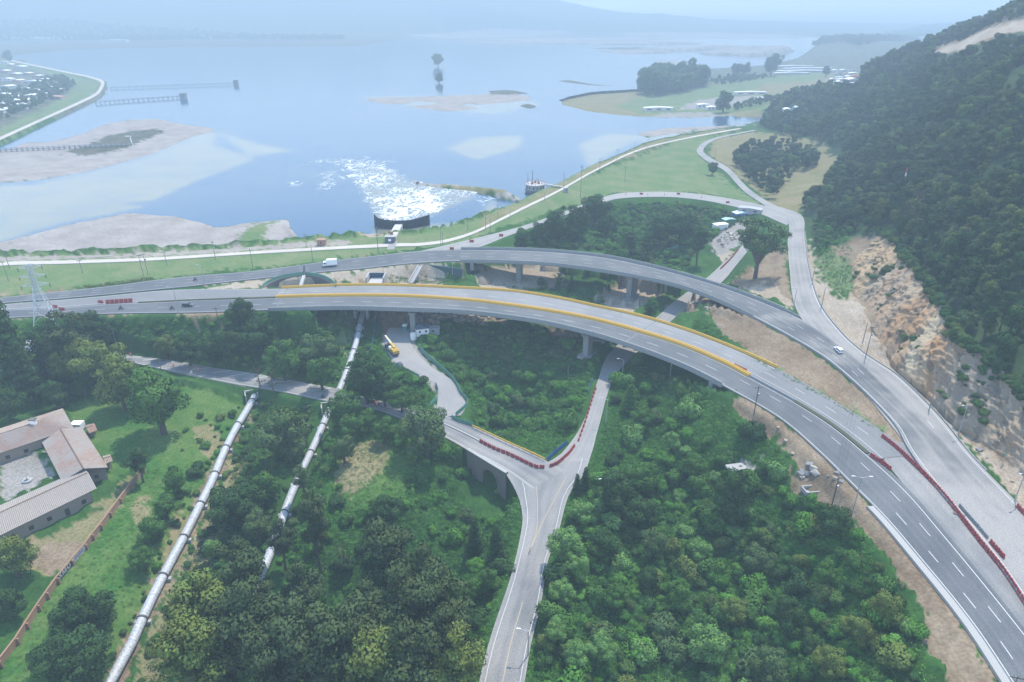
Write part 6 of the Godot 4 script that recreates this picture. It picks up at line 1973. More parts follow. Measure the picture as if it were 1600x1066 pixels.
func person_mesh(bones: Array) -> ArrayMesh:   # a body as one skin: smooth minimum of tapered capsules, meshed as surface nets
	var cellsize := 0.045
	var lo := Vector3(1e9, 1e9, 1e9); var hi := -lo
	for b in bones:
		for p in [b[0], b[1]]:
			lo = lo.min(p - Vector3.ONE * 0.28); hi = hi.max(p + Vector3.ONE * 0.28)
	var n := Vector3i(((hi - lo) / cellsize).ceil())
	var f := PackedFloat32Array()
	f.resize((n.x + 1) * (n.y + 1) * (n.z + 1))
	for z in n.z + 1:
		for y in n.y + 1:
			for x in n.x + 1:
				var p := lo + Vector3(x, y, z) * cellsize
				var acc := 0.0
				for b in bones:
					var a: Vector3 = b[0]; var d: Vector3 = b[1] - a
					var t := clampf((p - a).dot(d) / maxf(d.length_squared(), 1e-6), 0.0, 1.0)
					acc += exp(-38.0 * ((p - a - d * t).length() - lerpf(b[2], b[3], t)))
				f[(z * (n.y + 1) + y) * (n.x + 1) + x] = -log(maxf(acc, 1e-30)) / 38.0
	var at_ := func(x: int, y: int, z: int) -> float: return f[(z * (n.y + 1) + y) * (n.x + 1) + x]
	var verts := {}
	var s := Shape.new()
	for z in n.z:
		for y in n.y:
			for x in n.x:
				var sum := Vector3.ZERO; var k := 0
				for e in [[0, 0, 0, 1, 0, 0], [0, 1, 0, 1, 1, 0], [0, 0, 1, 1, 0, 1], [0, 1, 1, 1, 1, 1], [0, 0, 0, 0, 1, 0], [1, 0, 0, 1, 1, 0], [0, 0, 1, 0, 1, 1], [1, 0, 1, 1, 1, 1], [0, 0, 0, 0, 0, 1], [1, 0, 0, 1, 0, 1], [0, 1, 0, 0, 1, 1], [1, 1, 0, 1, 1, 1]]:
					var u: float = at_.call(x + e[0], y + e[1], z + e[2]); var w: float = at_.call(x + e[3], y + e[4], z + e[5])
					if (u < 0.0) != (w < 0.0):
						sum += Vector3(x + e[0], y + e[1], z + e[2]).lerp(Vector3(x + e[3], y + e[4], z + e[5]), u / (u - w)); k += 1
				if k: verts[Vector3i(x, y, z)] = lo + sum / k * cellsize
	for key in verts:
		var c: Vector3i = key
		for ax in 3:
			var d := Vector3i(); d[ax] = 1
			var e1 := Vector3i(); e1[(ax + 1) % 3] = 1
			var e2 := Vector3i(); e2[(ax + 2) % 3] = 1
			if not (verts.has(c - e1) and verts.has(c - e2) and verts.has(c - e1 - e2)): continue
			var u: float = at_.call(c.x, c.y, c.z); var w: float = at_.call(c.x + d.x, c.y + d.y, c.z + d.z)
			if (u < 0.0) == (w < 0.0): continue
			if u < 0.0: s.quad(verts[c], verts[c - e1], verts[c - e1 - e2], verts[c - e2])
			else: s.quad(verts[c], verts[c - e2], verts[c - e1 - e2], verts[c - e1])
	return s.mesh()

func heading(a: Vector3, b: Vector3) -> float:
	return atan2(b.x - a.x, b.z - a.z)

func make_vehicles() -> void:
	var white := paint("car_white", 0.72, 0.73, 0.74, 0.3)
	white.clearcoat_enabled = true
	var black := paint("car_black", 0.025, 0.03, 0.04, 0.25)
	black.clearcoat_enabled = true
	car("white estate car driving on the hill road above the junction", at(1310, 549, 0.02), heading(at(1310, 549), at(1290, 528)), white)
	car("black car on the left lanes of the lower highway", at(294, 478.5, 0.02), heading(at(294, 478.5), at(360, 477)), black)
	# box truck
	var t := thing("box_truck", "white box truck driving left on the upper highway", "truck", at(515.5, 416, 0.02), heading(at(515, 416), at(480, 419)))
	var s := Shape.new()
	s.box(Vector3(0, 2.05, -1.0), Vector3(2.3, 2.5, 4.6))
	obj("cargo_box", s.mesh(), white, t)
	s = Shape.new()
	side_prism(s, [[1.45, 0.6], [3.15, 0.6], [3.2, 1.3], [2.75, 2.4], [1.45, 2.45]], 2.1)
	obj("cab", s.mesh(), white, t)
	s = Shape.new()
	s.box(Vector3(0, 1.8, 2.98), Vector3(1.8, 0.8, 0.12), Basis(Vector3.RIGHT, -0.38))
	for x in [-1.06, 1.06]: s.box(Vector3(x, 1.8, 2.2), Vector3(0.04, 0.7, 0.9))
	obj("windows", s.mesh(), paint("car_glass", 0.02, 0.025, 0.03, 0.08), t)
	s = Shape.new()
	s.box(Vector3(0, 0.65, -0.2), Vector3(0.9, 0.3, 6.2))
	obj("chassis", s.mesh(), paint("soot", 0.12, 0.11, 0.1, 0.9), t)
	wheels(t, [[-0.95, 2.3], [0.95, 2.3], [-0.95, -2.0], [0.95, -2.0]], 0.45, 0.3)
	for q in [[189, 483.5, "motorcycle on the left lanes nearest the red barriers", "person in dark clothes riding the motorcycle nearest the red barriers", 0], [269, 483.5, "motorcycle on the left lanes just left of the black car", "person in dark clothes riding the motorcycle left of the black car", 0], [305, 439, "motorcycle on the left part of the upper highway", "person in dark clothes riding on the upper highway", 1], [505, 622, "motorcycle on the local road near the right pipe", "person in dark clothes riding on the local road", 2]]:
		var lv := -13.98 if q[4] == 2 else 0.02
		motorcycle(q[2], q[3], at(q[0], q[1], lv), heading(at(q[0], q[1]), at(q[0] + 40, q[1] - (0.5 if q[4] == 0 else 4 if q[4] == 1 else -9))))
	# yellow crane truck on the site ramp
	var cb := hit(612, 550)
	t = thing("crane_truck", "yellow mobile crane with its boom laid back, parked on the site ramp", "crane", cb, heading(at(612, 550, -12), at(596, 535, -12)))
	var yellow := rough_paint("crane_yellow", 0.6, 0.38, 0.06, 0.45, grain(97, 0.1, 0.75, 1.0), 2.0)
	s = Shape.new()
	s.box(Vector3(0, 0.95, -0.5), Vector3(2.4, 0.6, 8.4))
	obj("carrier", s.mesh(), paint("carrier_dark", 0.05, 0.055, 0.065, 0.7), t)
	s = Shape.new()
	side_prism(s, [[2.2, 1.2], [3.9, 1.2], [3.9, 1.7], [3.5, 2.4], [2.2, 2.4]], 2.3)
	obj("cab", s.mesh(), paint("carrier_dark", 0.05, 0.055, 0.065, 0.7), t)
	s = Shape.new()
	s.box(Vector3(0, 1.9, -2.4), Vector3(2.4, 1.3, 3.2), Basis.IDENTITY, 0.9)
	s.box(Vector3(0, 1.8, -4.2), Vector3(2.5, 1.1, 1.0))
	obj("turret", s.mesh(), yellow, t)
	s = Shape.new()
	s.box(Vector3(0.85, 2.2, -0.8), Vector3(0.8, 1.3, 1.2))
	obj("operator_cab", s.mesh(), mats.lime_white, t)
	for k in 3:
		s = Shape.new()
		var d := Vector3(-0.06, 0.1, 1).normalized()
		s.bar(Vector3(-0.3, 2.5, -2.6) + d * k * 3.3, Vector3(-0.3, 2.5, -2.6) + d * (k * 3.3 + 3.8), 0.85 - 0.12 * k, 0.95 - 0.14 * k)
		obj("boom_section", s.mesh(), yellow if k < 1 else rough_paint("boom_pale", 0.7, 0.62, 0.42, 0.5, grain(97, 0.1, 0.8, 1.0), 2.0), t)
	wheels(t, [[-1.0, 2.6], [1.0, 2.6], [-1.0, 1.2], [1.0, 1.2], [-1.0, -2.0], [1.0, -2.0], [-1.0, -3.4], [1.0, -3.4]], 0.52, 0.4)
	# small dark machine below it
	t = thing("compressor", "small dark towed compressor at the left edge of the site ramp", "compressor", hit(625, 573), 0.6)
	s = Shape.new()
	side_prism(s, [[-1.2, 0.5], [1.2, 0.5], [1.3, 0.9], [0.8, 1.5], [-1.0, 1.5], [-1.3, 1.0]], 1.4)
	obj("housing", s.mesh(), paint("carrier_dark", 0.05, 0.055, 0.065, 0.7), t)
	s = Shape.new()
	s.tube(Vector3(0, 0.5, 1.2), Vector3(0, 0.4, 2.4), 0.08, 0.06, 6)
	obj("drawbar", s.mesh(), mats.grey_post, t)
	wheels(t, [[-0.8, 0.0], [0.8, 0.0]], 0.35, 0.2)

# ---------- far buildings
func make_far_buildings() -> void:
	var walls := [paint("far_wall_white", 0.62, 0.6, 0.57, 0.9), paint("far_wall_clay", 0.4, 0.26, 0.19, 0.9), paint("far_wall_grey", 0.4, 0.4, 0.39, 0.9)]
	var roofs := [paint("far_roof_white", 0.72, 0.72, 0.71, 0.7), paint("far_roof_grey", 0.42, 0.43, 0.44, 0.8), paint("far_roof_clay", 0.34, 0.2, 0.14, 0.9)]
	var r := RandomNumberGenerator.new()
	r.seed = 9
	# x, y, width, depth, height, turn, roof; one label pattern per cluster, each told apart by what it stands by
	var village := "6,100 18,104 34,108 8,114 26,118 44,117 60,121 12,126 30,129 52,131 70,128 86,131 14,140 34,143 54,146 74,141 92,143 10,152 30,155 50,154 70,152 84,155 20,162 42,160 8,166 32,170 4,176"
	var n := 0
	var marks := ["at the farthest end by the shore road", "second from the far end", "third from the far end", "behind the first row", "in the second row from the far end, middle", "in the second row, right", "at the right end of the second row", "at the left edge in the third row", "in the third row, middle", "in the third row beside the dark trees", "near the tall antenna", "closest to the bend of the shore road", "at the left edge in the fourth row", "second in the fourth row", "third in the fourth row", "fourth in the fourth row", "last in the fourth row", "first in the fifth row", "second in the fifth row", "third in the fifth row", "fourth in the fifth row", "last in the fifth row", "left in the sixth row", "right in the sixth row", "at the left edge of the seventh row", "right in the seventh row", "nearest the dike at the left edge"]
	for q in read(village):
		var w := r.randf_range(13, 30); var d := r.randf_range(9, 15)
		hut("village_house", "pale roofed left shore building, " + marks[n], "building", hit(q.x, q.y), Vector3(w, r.randf_range(3.5, 6), d), r.randf_range(-0.5, 0.1), walls[r.randi() % 3], roofs[0 if r.randf() < 0.7 else r.randi() % 3], r.randf_range(0.8, 2.0), 3)
		n += 1
	var right := "1306,113 1318,112 1330,113 1308,118 1322,118 1333,119 1312,124 1326,124 1336,125 1300,127 1316,130 1330,130 1297,133 1310,135 1325,135"
	n = 0
	for q in read(right):
		hut("village_house", "small house at the foot of the hill, " + ["first in the far row", "second in the far row", "last in the far row", "first in the second row", "middle of the second row", "last in the second row", "first in the third row", "middle of the third row", "last in the third row", "first in the fourth row", "middle of the fourth row", "last in the fourth row", "first in the near row", "middle of the near row", "last in the near row"][n], "house", hit(q.x, q.y), Vector3(r.randf_range(9, 16), r.randf_range(3, 5), r.randf_range(8, 12)), r.randf_range(-0.4, 0.4), walls[r.randi() % 3], roofs[r.randi() % 3], r.randf_range(0.6, 1.6), 2)
		n += 1
	for q in [[1240, 106, 90, "farthest long pale shed on the spit"], [1262, 109.5, 110, "second long pale shed on the spit"], [1258, 113.5, 120, "third long pale shed on the spit"], [1236, 117, 70, "nearest long pale shed on the spit"]]:
		hut("long_shed", q[3], "shed", hit(q[0], q[1]), Vector3(q[2], 4.0, 11.0), 0.05, walls[0], roofs[0], 1.5, 8)
	for q in [[1028, 173, 38, "white roofed farm shed at the near edge of the spit, left one"], [1098, 168, 16, "white roofed farm shed left of the dark tree on the spit"], [1112, 172, 14, "low shed beside the dark tree on the spit"], [1190, 158, 16, "white building in the gardens right of the dark tree"], [1172, 148, 50, "long low wall like building across the middle of the spit"], [1230, 176, 12, "white building where the spit meets the hill road"], [1245, 173, 8, "small blue roofed building at the foot of the wood"]]:
		hut("farm_shed", q[3], "shed", hit(q[0], q[1]), Vector3(q[2], 4.0, 9.0), 0.05, walls[0], roofs[0] if q[0] != 1245 else paint("pale_blue_roof", 0.5, 0.62, 0.7, 0.5), 1.0, 3)
	n = 0
	for q in read("20,63 45,62 75,63 100,61 122,62 178,66 310,59 345,59 360,60 420,62"):
		hut("greenhouse", "white building on the hazy far left shore, " + ["at the left edge", "second from the left", "third from the left", "fourth from the left", "fifth from the left", "alone in the middle", "left one of the long pair", "right one of the long pair", "behind the long pair", "rightmost"][n], "building", hit(q.x, q.y), Vector3(120, 9, 30), 0.0, walls[0], roofs[0], 3.0, 5)
		n += 1
	n = 0
	for q in read("1350,34 1375,37 1400,39 1440,41 1470,39"):
		var d := px(q.x, q.y)
		var l := Vector2(d.x, d.z).length()
		var p := Vector3(d.x, 0, d.z) / l * 3600.0
		hut("greenhouse", "white building in the haze beside the ridge, " + ["leftmost", "second from the left", "middle one", "second from the right", "rightmost"][n], "building", on(p.x, p.z), Vector3(130, 14, 30), 0.1, walls[0], roofs[0], 4.0, 5)
		n += 1
	# red and white mast on the hill
	var t := thing("radio_mast", "short red and white mast above the trees on the wooded hill", "mast", hit(1409, 300))
	for k in 5:
		var s := Shape.new()
		s.tube(Vector3(0, k * 2.4, 0), Vector3(0, k * 2.4 + 2.4, 0), 0.35, 0.35, 6)
		obj("mast_section", s.mesh(), paint("sign_red", 0.45, 0.04, 0.03, 0.5) if k % 2 == 0 else mats.lime_white, t)

# ---------- plants
var kinds := {}

func leaf_cloud(lobes: Array, count: int, size: float, seed_: int, hang := 0.0, spread := 0.28, tip := Color(0.1, 0.1, 0.0)) -> ArrayMesh:
	# many small folded leaf faces on and in the lobes (centre, radii); each leaf has a tone of its own
	var r := RandomNumberGenerator.new()
	r.seed = seed_
	var total := 0.0
	for l in lobes: total += (l[1] as Vector3).length_squared()
	var v := PackedVector3Array(); var n := PackedVector3Array(); var c := PackedColorArray()
	for l in lobes:
		var o: Vector3 = l[0]; var s: Vector3 = l[1]
		var here := int(count * s.length_squared() / total)
		var lobe_tone := r.randf_range(0.78, 1.22)
		for k in here:
			var d := Vector3(r.randfn(), r.randfn() + 0.25, r.randfn()).normalized()
			var depth := 1.06 - absf(r.randfn()) * spread
			if depth < 0.25: continue
			var p := o + d * s * depth
			var m := (d / s).normalized()
			var inside := false
			for q in lobes:
				if q != l and ((p - q[0]) / (q[1] as Vector3)).length() < 0.72:
					inside = true
					break
			if inside: continue
			var f := (m + 0.85 * Vector3(r.randfn(), r.randfn(), r.randfn()) * 0.6).normalized()
			var x := f.cross(Vector3(r.randfn(), r.randfn() * (1.0 + hang), r.randfn())).normalized()
			var y := f.cross(x)
			if hang > 0.0: y = (y + Vector3.DOWN * hang).normalized()
			var z := size * r.randf_range(0.6, 1.35)
			var a := p - y * z * 0.6; var b := p + y * z * 0.75
			var e := p + x * z * 0.42 - m * z * 0.12; var g := p - x * z * 0.42 - m * z * 0.12
			var w := (m + f * 0.7).normalized()
			var t := lobe_tone * r.randf_range(0.8, 1.2)
			var col := Color(t * (1.0 + r.randf() * tip.r * 4.0), t * (1.0 + r.randf() * tip.g * 2.0), t * r.randf_range(0.75, 1.15))
			if (b - a).cross(e - a).dot(w) < 0.0:   # front sides outwards
				var swap := e
				e = g; g = swap
			for q in [a, e, b, a, b, g]:
				v.append(q); n.append(w); c.append(col)
	var arr := []
	arr.resize(Mesh.ARRAY_MAX)
	arr[Mesh.ARRAY_VERTEX] = v; arr[Mesh.ARRAY_NORMAL] = n; arr[Mesh.ARRAY_COLOR] = c
	var mesh := ArrayMesh.new()
	mesh.add_surface_from_arrays(Mesh.PRIMITIVE_TRIANGLES, arr)
	return mesh

func wood(stems: Array) -> ArrayMesh:   # stems: [from, to, radius, radius at the end]
	var s := Shape.new()
	for q in stems: s.tube(q[0], q[1], q[2], q[3], 6, false)
	return s.mesh()

func grow(kind: String, seed_: int) -> Array:   # [crown mesh, trunk mesh]
	var r := RandomNumberGenerator.new()
	r.seed = seed_
	var lobes := []; var stems := []
	match kind:
		"broad":   # radius 4, centre 4.6 m up
			stems.append([Vector3(0, -1.5, 0), Vector3(0.1, 3.4, 0.1), 0.38, 0.26])
			lobes.append([Vector3(0, 4.6, 0), Vector3(2.5, 2.4, 2.5)])
			var lean := Vector3(r.randf_range(0.75, 1.2), r.randf_range(0.85, 1.25), r.randf_range(0.75, 1.2))
			for k in 21:
				var a := k * 2.4 + r.randf() * 0.5; var h := r.randf_range(-1.0, 1.0)
				var out := sqrt(1.0 - h * h * 0.8) * r.randf_range(1.7, 3.2)
				var q := Vector3(cos(a) * out * lean.x, 4.7 + h * 2.5 * lean.y, sin(a) * out * lean.z)
				var z := r.randf_range(0.6, 1.7)
				lobes.append([q, Vector3(z, z * 0.8, z)])
				if k % 2 == 0: stems.append([Vector3(0.1, 2.6 + h * 0.6, 0.1), q * Vector3(0.85, 0.95, 0.85), 0.16, 0.05])
			return [leaf_cloud(lobes, 8200, 0.26, seed_), wood(stems)]
		"euca":    # radius 3.2, centre 9.5 m up: a bare leaning stem, limbs and open clumps
			var top := Vector3(r.randf_range(-0.8, 0.8), 9.0, r.randf_range(-0.8, 0.8))
			stems.append([Vector3(0, -1.5, 0), top * 0.5, 0.3, 0.22]); stems.append([top * 0.5, top, 0.22, 0.14])
			for k in 26:
				var a := k * 2.4 + r.randf(); var h := r.randf_range(-4.2, 3.6)
				var out := r.randf_range(0.4, 2.7) * (1.0 - 0.09 * absf(h))
				var q := Vector3(cos(a) * out, 9.4 + h, sin(a) * out)
				var z := r.randf_range(0.75, 1.3)
				lobes.append([q, Vector3(z * 1.1, z * 0.75, z * 1.1)])
				stems.append([top * clampf((q.y - 2.5) / 9.0, 0.3, 1.0), q, 0.09, 0.03])
			return [leaf_cloud(lobes, 8600, 0.25, seed_, 0.5, 0.42, Color(0.06, 0.03, 0)), wood(stems)]
		"conifer":  # radius 2.6, centre 6 m up
			stems.append([Vector3(0, -1.5, 0), Vector3(0, 12, 0), 0.3, 0.04])
			for k in 34:
				var h := 1.4 + 10.2 * k / 34.0
				var out := 2.2 * (1.0 - (h - 1.0) / 12.5)
				var a := k * 2.4
				lobes.append([Vector3(cos(a) * out * 0.75, h, sin(a) * out * 0.75), Vector3(0.45 + out * 0.42, 0.55, 0.45 + out * 0.42)])
			return [leaf_cloud(lobes, 5600, 0.25, seed_, 0.3), wood(stems)]
		"lone":    # radius 4.6, centre 7.5 m up: forked stem under a wide domed crown
			stems.append([Vector3(0, -1, 0), Vector3(0, 2.6, 0), 0.42, 0.36])
			for k in 26:
				var a := k * 2.4; var h := r.randf_range(-2.2, 2.6)
				var out := sqrt(maxf(0.1, 1.0 - pow(h / 3.4, 2))) * r.randf_range(2.0, 4.0)
				var q := Vector3(cos(a) * out, 7.5 + h, sin(a) * out)
				var z := r.randf_range(0.8, 1.35)
				lobes.append([q, Vector3(z * 1.1, z * 0.7, z * 1.1)])
				var fork := Vector3(cos(a) * 1.1, 4.6, sin(a) * 1.1)
				stems.append([Vector3(0, 2.3, 0), fork, 0.2, 0.13]); stems.append([fork, q, 0.12, 0.03])
			return [leaf_cloud(lobes, 6500, 0.28, seed_, 0.3, 0.42), wood(stems)]
		"bare":    # radius 2.6, centre 8 m up: a dying tree, mostly branches
			stems.append([Vector3(0, -1.5, 0), Vector3(0.3, 6, 0.1), 0.24, 0.17]); stems.append([Vector3(0.3, 6, 0.1), Vector3(0.1, 11.5, 0.4), 0.17, 0.05])
			for k in 22:
				var a := k * 2.4; var h := r.randf_range(3.5, 10.5)
				var q := Vector3(cos(a) * r.randf_range(1.0, 2.6), h + r.randf_range(0.6, 1.8), sin(a) * r.randf_range(1.0, 2.6))
				stems.append([Vector3(0.2, h, 0.2), q, 0.08, 0.025])
				for i in 2: stems.append([q.lerp(Vector3(0.2, h, 0.2), 0.4), q + Vector3(r.randf_range(-0.8, 0.8), r.randf_range(0.1, 0.9), r.randf_range(-0.8, 0.8)), 0.04, 0.015])
				if k % 3 == 0: lobes.append([q, Vector3(0.5, 0.35, 0.5)])
			return [leaf_cloud(lobes, 420, 0.22, seed_, 0.4, 0.5), wood(stems)]
		"shrub":   # radius 1.6
			stems.append([Vector3(0, -0.5, 0), Vector3(0, 0.8, 0), 0.09, 0.05])
			for k in 7:
				var a := k * 2.4; var out := r.randf_range(0.2, 1.0)
				var z := r.randf_range(0.55, 0.95)
				lobes.append([Vector3(cos(a) * out, r.randf_range(0.5, 1.15), sin(a) * out), Vector3(z, z * 0.85, z)])
				stems.append([Vector3(0, 0.3, 0), lobes[-1][0], 0.05, 0.02])
			return [leaf_cloud(lobes, 2300, 0.19, seed_), wood(stems)]
		"wild":    # hillside tree, radius 2.4, centre 3.6 m up
			stems.append([Vector3(0, -2, 0), Vector3(0, 3.6, 0), 0.2, 0.1])
			for k in 8:
				var a := k * 2.4; var out := r.randf_range(0.3, 1.6)
				var z := r.randf_range(0.8, 1.4)
				lobes.append([Vector3(cos(a) * out, r.randf_range(2.2, 5.2), sin(a) * out), Vector3(z, z * 0.85, z)])
			return [leaf_cloud(lobes, 1700, 0.31, seed_, 0.15, 0.34, Color(0.12, 0.06, 0)), wood(stems)]
		"tuft":    # low cover, radius 0.9
			for k in 3: lobes.append([Vector3(r.randf_range(-0.4, 0.4), 0.15, r.randf_range(-0.4, 0.4)), Vector3(0.6, 0.5, 0.6)])
			return [leaf_cloud(lobes, 90, 0.21, seed_, 0.0, 0.2), null]
	return []

func make_kinds() -> void:
	for q in [["broad", 6], ["euca", 5], ["conifer", 2], ["bare", 2], ["lone", 1], ["shrub", 5], ["wild", 5], ["tuft", 4]]:
		kinds[q[0]] = []
		for k in q[1]: kinds[q[0]].append(grow(q[0], 100 + k * 17 + q[0].length()))
	leaf_paint("leaf_dark", 0.0356, 0.0775, 0.026); leaf_paint("leaf_mid", 0.0573, 0.131, 0.0303); leaf_paint("leaf_olive", 0.108, 0.15, 0.039)
	leaf_paint("leaf_light", 0.115, 0.225, 0.065); leaf_paint("leaf_grey", 0.0701, 0.119, 0.045); leaf_paint("leaf_brown", 0.052, 0.082, 0.034)
	leaf_paint("leaf_vine", 0.0701, 0.181, 0.0295); leaf_paint("leaf_any", 1, 1, 1)
	rough_paint("bark", 0.14, 0.11, 0.085, 0.95, grain(41, 0.1, 0.5, 1.0), 1.5)

func tree(kind: String, tint: String, where: Vector3, wide: float, tall: float, turn: float, label: String, group := "", called := "", variant := -1) -> Node3D:
	var set_: Array = kinds[kind][variant if variant >= 0 else rng.randi() % kinds[kind].size()]
	var t := thing(called if called else {"conifer": "conifer_tree", "shrub": "shrub", "euca": "eucalyptus_tree"}.get(kind, "tree"), label, "shrub" if kind == "shrub" else "tree", where, turn, group)
	t.scale = Vector3(wide, tall, wide)
	obj("crown", set_[0], mats["leaf_" + tint], t)
	obj("stem" if kind == "shrub" else "trunk", set_[1], mats.bark, t)
	return t

func plant(q: String, label: String, group := "") -> void:   # "kind tint x y radius [tallness]": a tree whose crown is centred on x, y in the survey picture
	var w := q.split(" ", false)
	var nominal: Vector2 = {"broad": Vector2(4, 4.7), "euca": Vector2(3.0, 9.4), "conifer": Vector2(2.6, 6.0), "lone": Vector2(4.6, 7.5), "bare": Vector2(2.6, 8.0), "shrub": Vector2(1.6, 0.9), "wild": Vector2(2.4, 3.6)}[w[0]]
	var tall := float(w[5]) if w.size() > 5 else 1.0
	var up := 5.0
	var p := Vector3.ZERO
	var r := 4.0
	for k in 3:
		p = hit(float(w[2]), float(w[3]), up)
		r = float(w[4]) * (1.4 if w[0] == "euca" else 1.18) * (p + Vector3(0, up - CAM_H, 0)).length() / FOCAL
		up = nominal.y * r / nominal.x * tall
	tree(w[0], w[1], p, r / nominal.x, r / nominal.x * tall, rng.randf() * TAU, label, group)

func scatter(poly: PackedVector3Array, gap: float, seed_: int, road_gap := 0.75, anywhere := false) -> Array:
	var flat := PackedVector2Array()
	var lo := Vector2(1e9, 1e9); var hi := -lo
	for p in poly:
		var q := Vector2(p.x, p.z)
		flat.append(q); lo = lo.min(q); hi = hi.max(q)
	var r := RandomNumberGenerator.new()
	r.seed = seed_
	var out := []
	var x := lo.x
	while x < hi.x:
		var z := lo.y
		while z < hi.y:
			var p := Vector2(x + r.randf() * gap, z + r.randf() * gap)
			z += gap
			if not Geometry2D.is_point_in_polygon(p, flat): continue
			var k := cell(p.x, p.y)
			if road_w[k] > road_gap or lake[k] > 0.2 or (not anywhere and keep_clear(p)): continue
			out.append(Vector3(p.x, hgt[k], p.y))
		x += gap
	return out

var clear_lines := []   # [line, half width]: pipes, walls, roads that nothing grows on
var kept := PackedByteArray()
func keep_clear(p: Vector2) -> bool:
	return kept[cell(p.x, p.y)] > 0

func mark_clear() -> void:
	kept.resize(NU * NV)
	kept.fill(0)
	for q in clear_lines:
		var l := smooth_line(q[0], 1.0)
		for p in l:
			var r := Vector2(p.x, p.z).length()
			if r < 60.0: continue
			var gu := (atan2(p.x, -p.z) - U0) / (U1 - U0) * (NU - 1); var gv := (log(r) - V0) / (V1 - V0) * (NV - 1)
			var du: float = q[1] / r / (U1 - U0) * (NU - 1); var dv: float = q[1] / r / (V1 - V0) * (NV - 1)
			for j in range(maxi(0, ceili(gv - dv)), mini(NV - 1, floori(gv + dv)) + 1):
				for i in range(maxi(0, ceili(gu - du)), mini(NU - 1, floori(gu + du)) + 1): kept[j * NU + i] = 1
	for h in clear_areas:
		for r in spans(to_grid(h)):
			for i in range(r[1], r[2] + 1): kept[r[0] * NU + i] = 1

var clear_areas := []

func place(p: Vector3, r: RandomNumberGenerator, lo: float, hi: float, tones: Array) -> Array:
	var s := lerpf(lo, hi, pow(r.randf(), 1.6))
	var t: Color = tones[clampi(int((0.5 + 0.9 * noise.get_noise_2d(p.x * 1.4, p.z * 1.4) + r.randfn() * 0.22) * tones.size()), 0, tones.size() - 1)]
	var b := r.randf_range(0.75, 1.25)
	return [Transform3D(Basis(Vector3.UP, r.randf() * TAU).scaled(Vector3(s, s * r.randf_range(0.8, 1.25), s)), p), Color(t.r * b, t.g * b, t.b * b)]

func cover(label: String, spots: Array, seed_: int, lo: float, hi: float, tones: Array, kind := "tuft", called := "ground_cover", category := "ground cover") -> void:
	var r := RandomNumberGenerator.new()
	r.seed = seed_
	var n: int = kinds[kind].size()
	var lists := []
	for k in n: lists.append([])
	for p in spots: lists[r.randi() % n].append(place(p, r, lo, hi, tones))
	var holder := Node3D.new()
	holder.name = numbered(called)
	add_child(holder)
	tag(holder, label, category, "", "stuff")
	for k in n:
		if lists[k].is_empty(): continue
		many("foliage" if k == 0 else "foliage_%03d" % k, kinds[kind][k][0], mats.leaf_any, lists[k], holder)

var marks := []
func told(p: Vector3, tint: String, size: float, what: String) -> String:   # what one of many looks like and what it stands by
	if marks.is_empty():
		for q in [[1148, 790, "the tall dark tree"], [1267, 768, "the concrete chamber"], [1160, 731, "the concrete slab"], [1022, 850, "the grey tree mid slope"], [965, 768, "the two cypresses"], [886, 860, "the pale leaning tree"], [870, 985, "the south road lamp"], [1108, 1010, "the pale tree mid slope"], [1385, 950, "the yellow tinged trees"], [1300, 805, "the dark power pole"], [985, 622, "the narrow vine hung tree"], [1100, 640, "the near lanes' parapet"], [1215, 690, "the upper end of the earth verge"], [1240, 900, "the middle of the lush slope"], [1010, 950, "the lower lush slope"], [1200, 1050, "the bottom edge of the picture"],
			[908, 555, "the viaduct's right pier"], [700, 505, "the buff stone heap"], [720, 610, "the long green hoarding"], [860, 715, "the blue hoarding"], [790, 640, "the ravine's bottom"], [920, 610, "the branch road"], [770, 672, "the yellow guard rail"],
			[580, 730, "the bright knoll"], [760, 745, "the stone arch bridge"], [600, 800, "the vine hung tree"], [758, 845, "the two dark columns"], [520, 700, "the right pipe"], [630, 900, "the brown eucalyptus group"], [680, 760, "the hollow under the arch"],
			[390, 620, "the left culvert"], [330, 860, "the small bright tree"], [430, 680, "the largest crown between the pipes"], [300, 950, "the left pipe's lower end"], [210, 520, "the vine covered bank"], [300, 545, "the parking bays"], [480, 520, "the mown knoll"], [380, 490, "the tallest tree at the viaduct"], [100, 510, "the lattice pylon"],
			[900, 345, "the clump behind the upper viaduct"], [1050, 325, "the loop road"], [1095, 382, "the slim eucalyptus"], [1130, 350, "the upper building site"], [660, 430, "the drain chute"], [752, 440, "the pale cone of earth"], [895, 452, "the small conifers"],
			[1290, 370, "the hill road's bend"], [1345, 360, "the upper end of the rock cutting"], [1383, 358, "the cutting's highest point"], [1450, 430, "the middle of the cutting's top"], [1510, 530, "the lower top of the cutting"], [1590, 600, "the right edge above the cutting"], [1409, 300, "the red and white mast"], [1500, 400, "the dark hollow in the wood"], [1580, 450, "the right edge of the wood"], [1330, 310, "the wood's left foot"], [1440, 350, "the middle of the near wood"], [1550, 350, "the upper right of the near wood"]]:
			marks.append([hit(q[0], q[1]), q[2]])
	var best: Array = marks[0]
	for m in marks:
		if (m[0] as Vector3).distance_squared_to(p) < (best[0] as Vector3).distance_squared_to(p): best = m
	var d: Vector3 = p - best[0]
	var side := ("right of " if d.x > 0 else "left of ") if absf(d.x) > absf(d.z) else ("in front of " if d.z > 0 else "behind ")
	if d.length() < 3.0: side = "close by "
	var tone: String = {"vine": "vivid green", "mid": "mid green", "light": "pale green", "grey": "grey green", "olive": "olive", "dark": "dark green", "brown": "brownish"}[tint]
	var big := "small" if size < 0.62 else "large" if size > 0.82 else "middle sized"
	return "%s %s %s %s%s" % [big, tone, "vine covered shrub" if what == "shrub" else "hillside tree", side, best[1]]

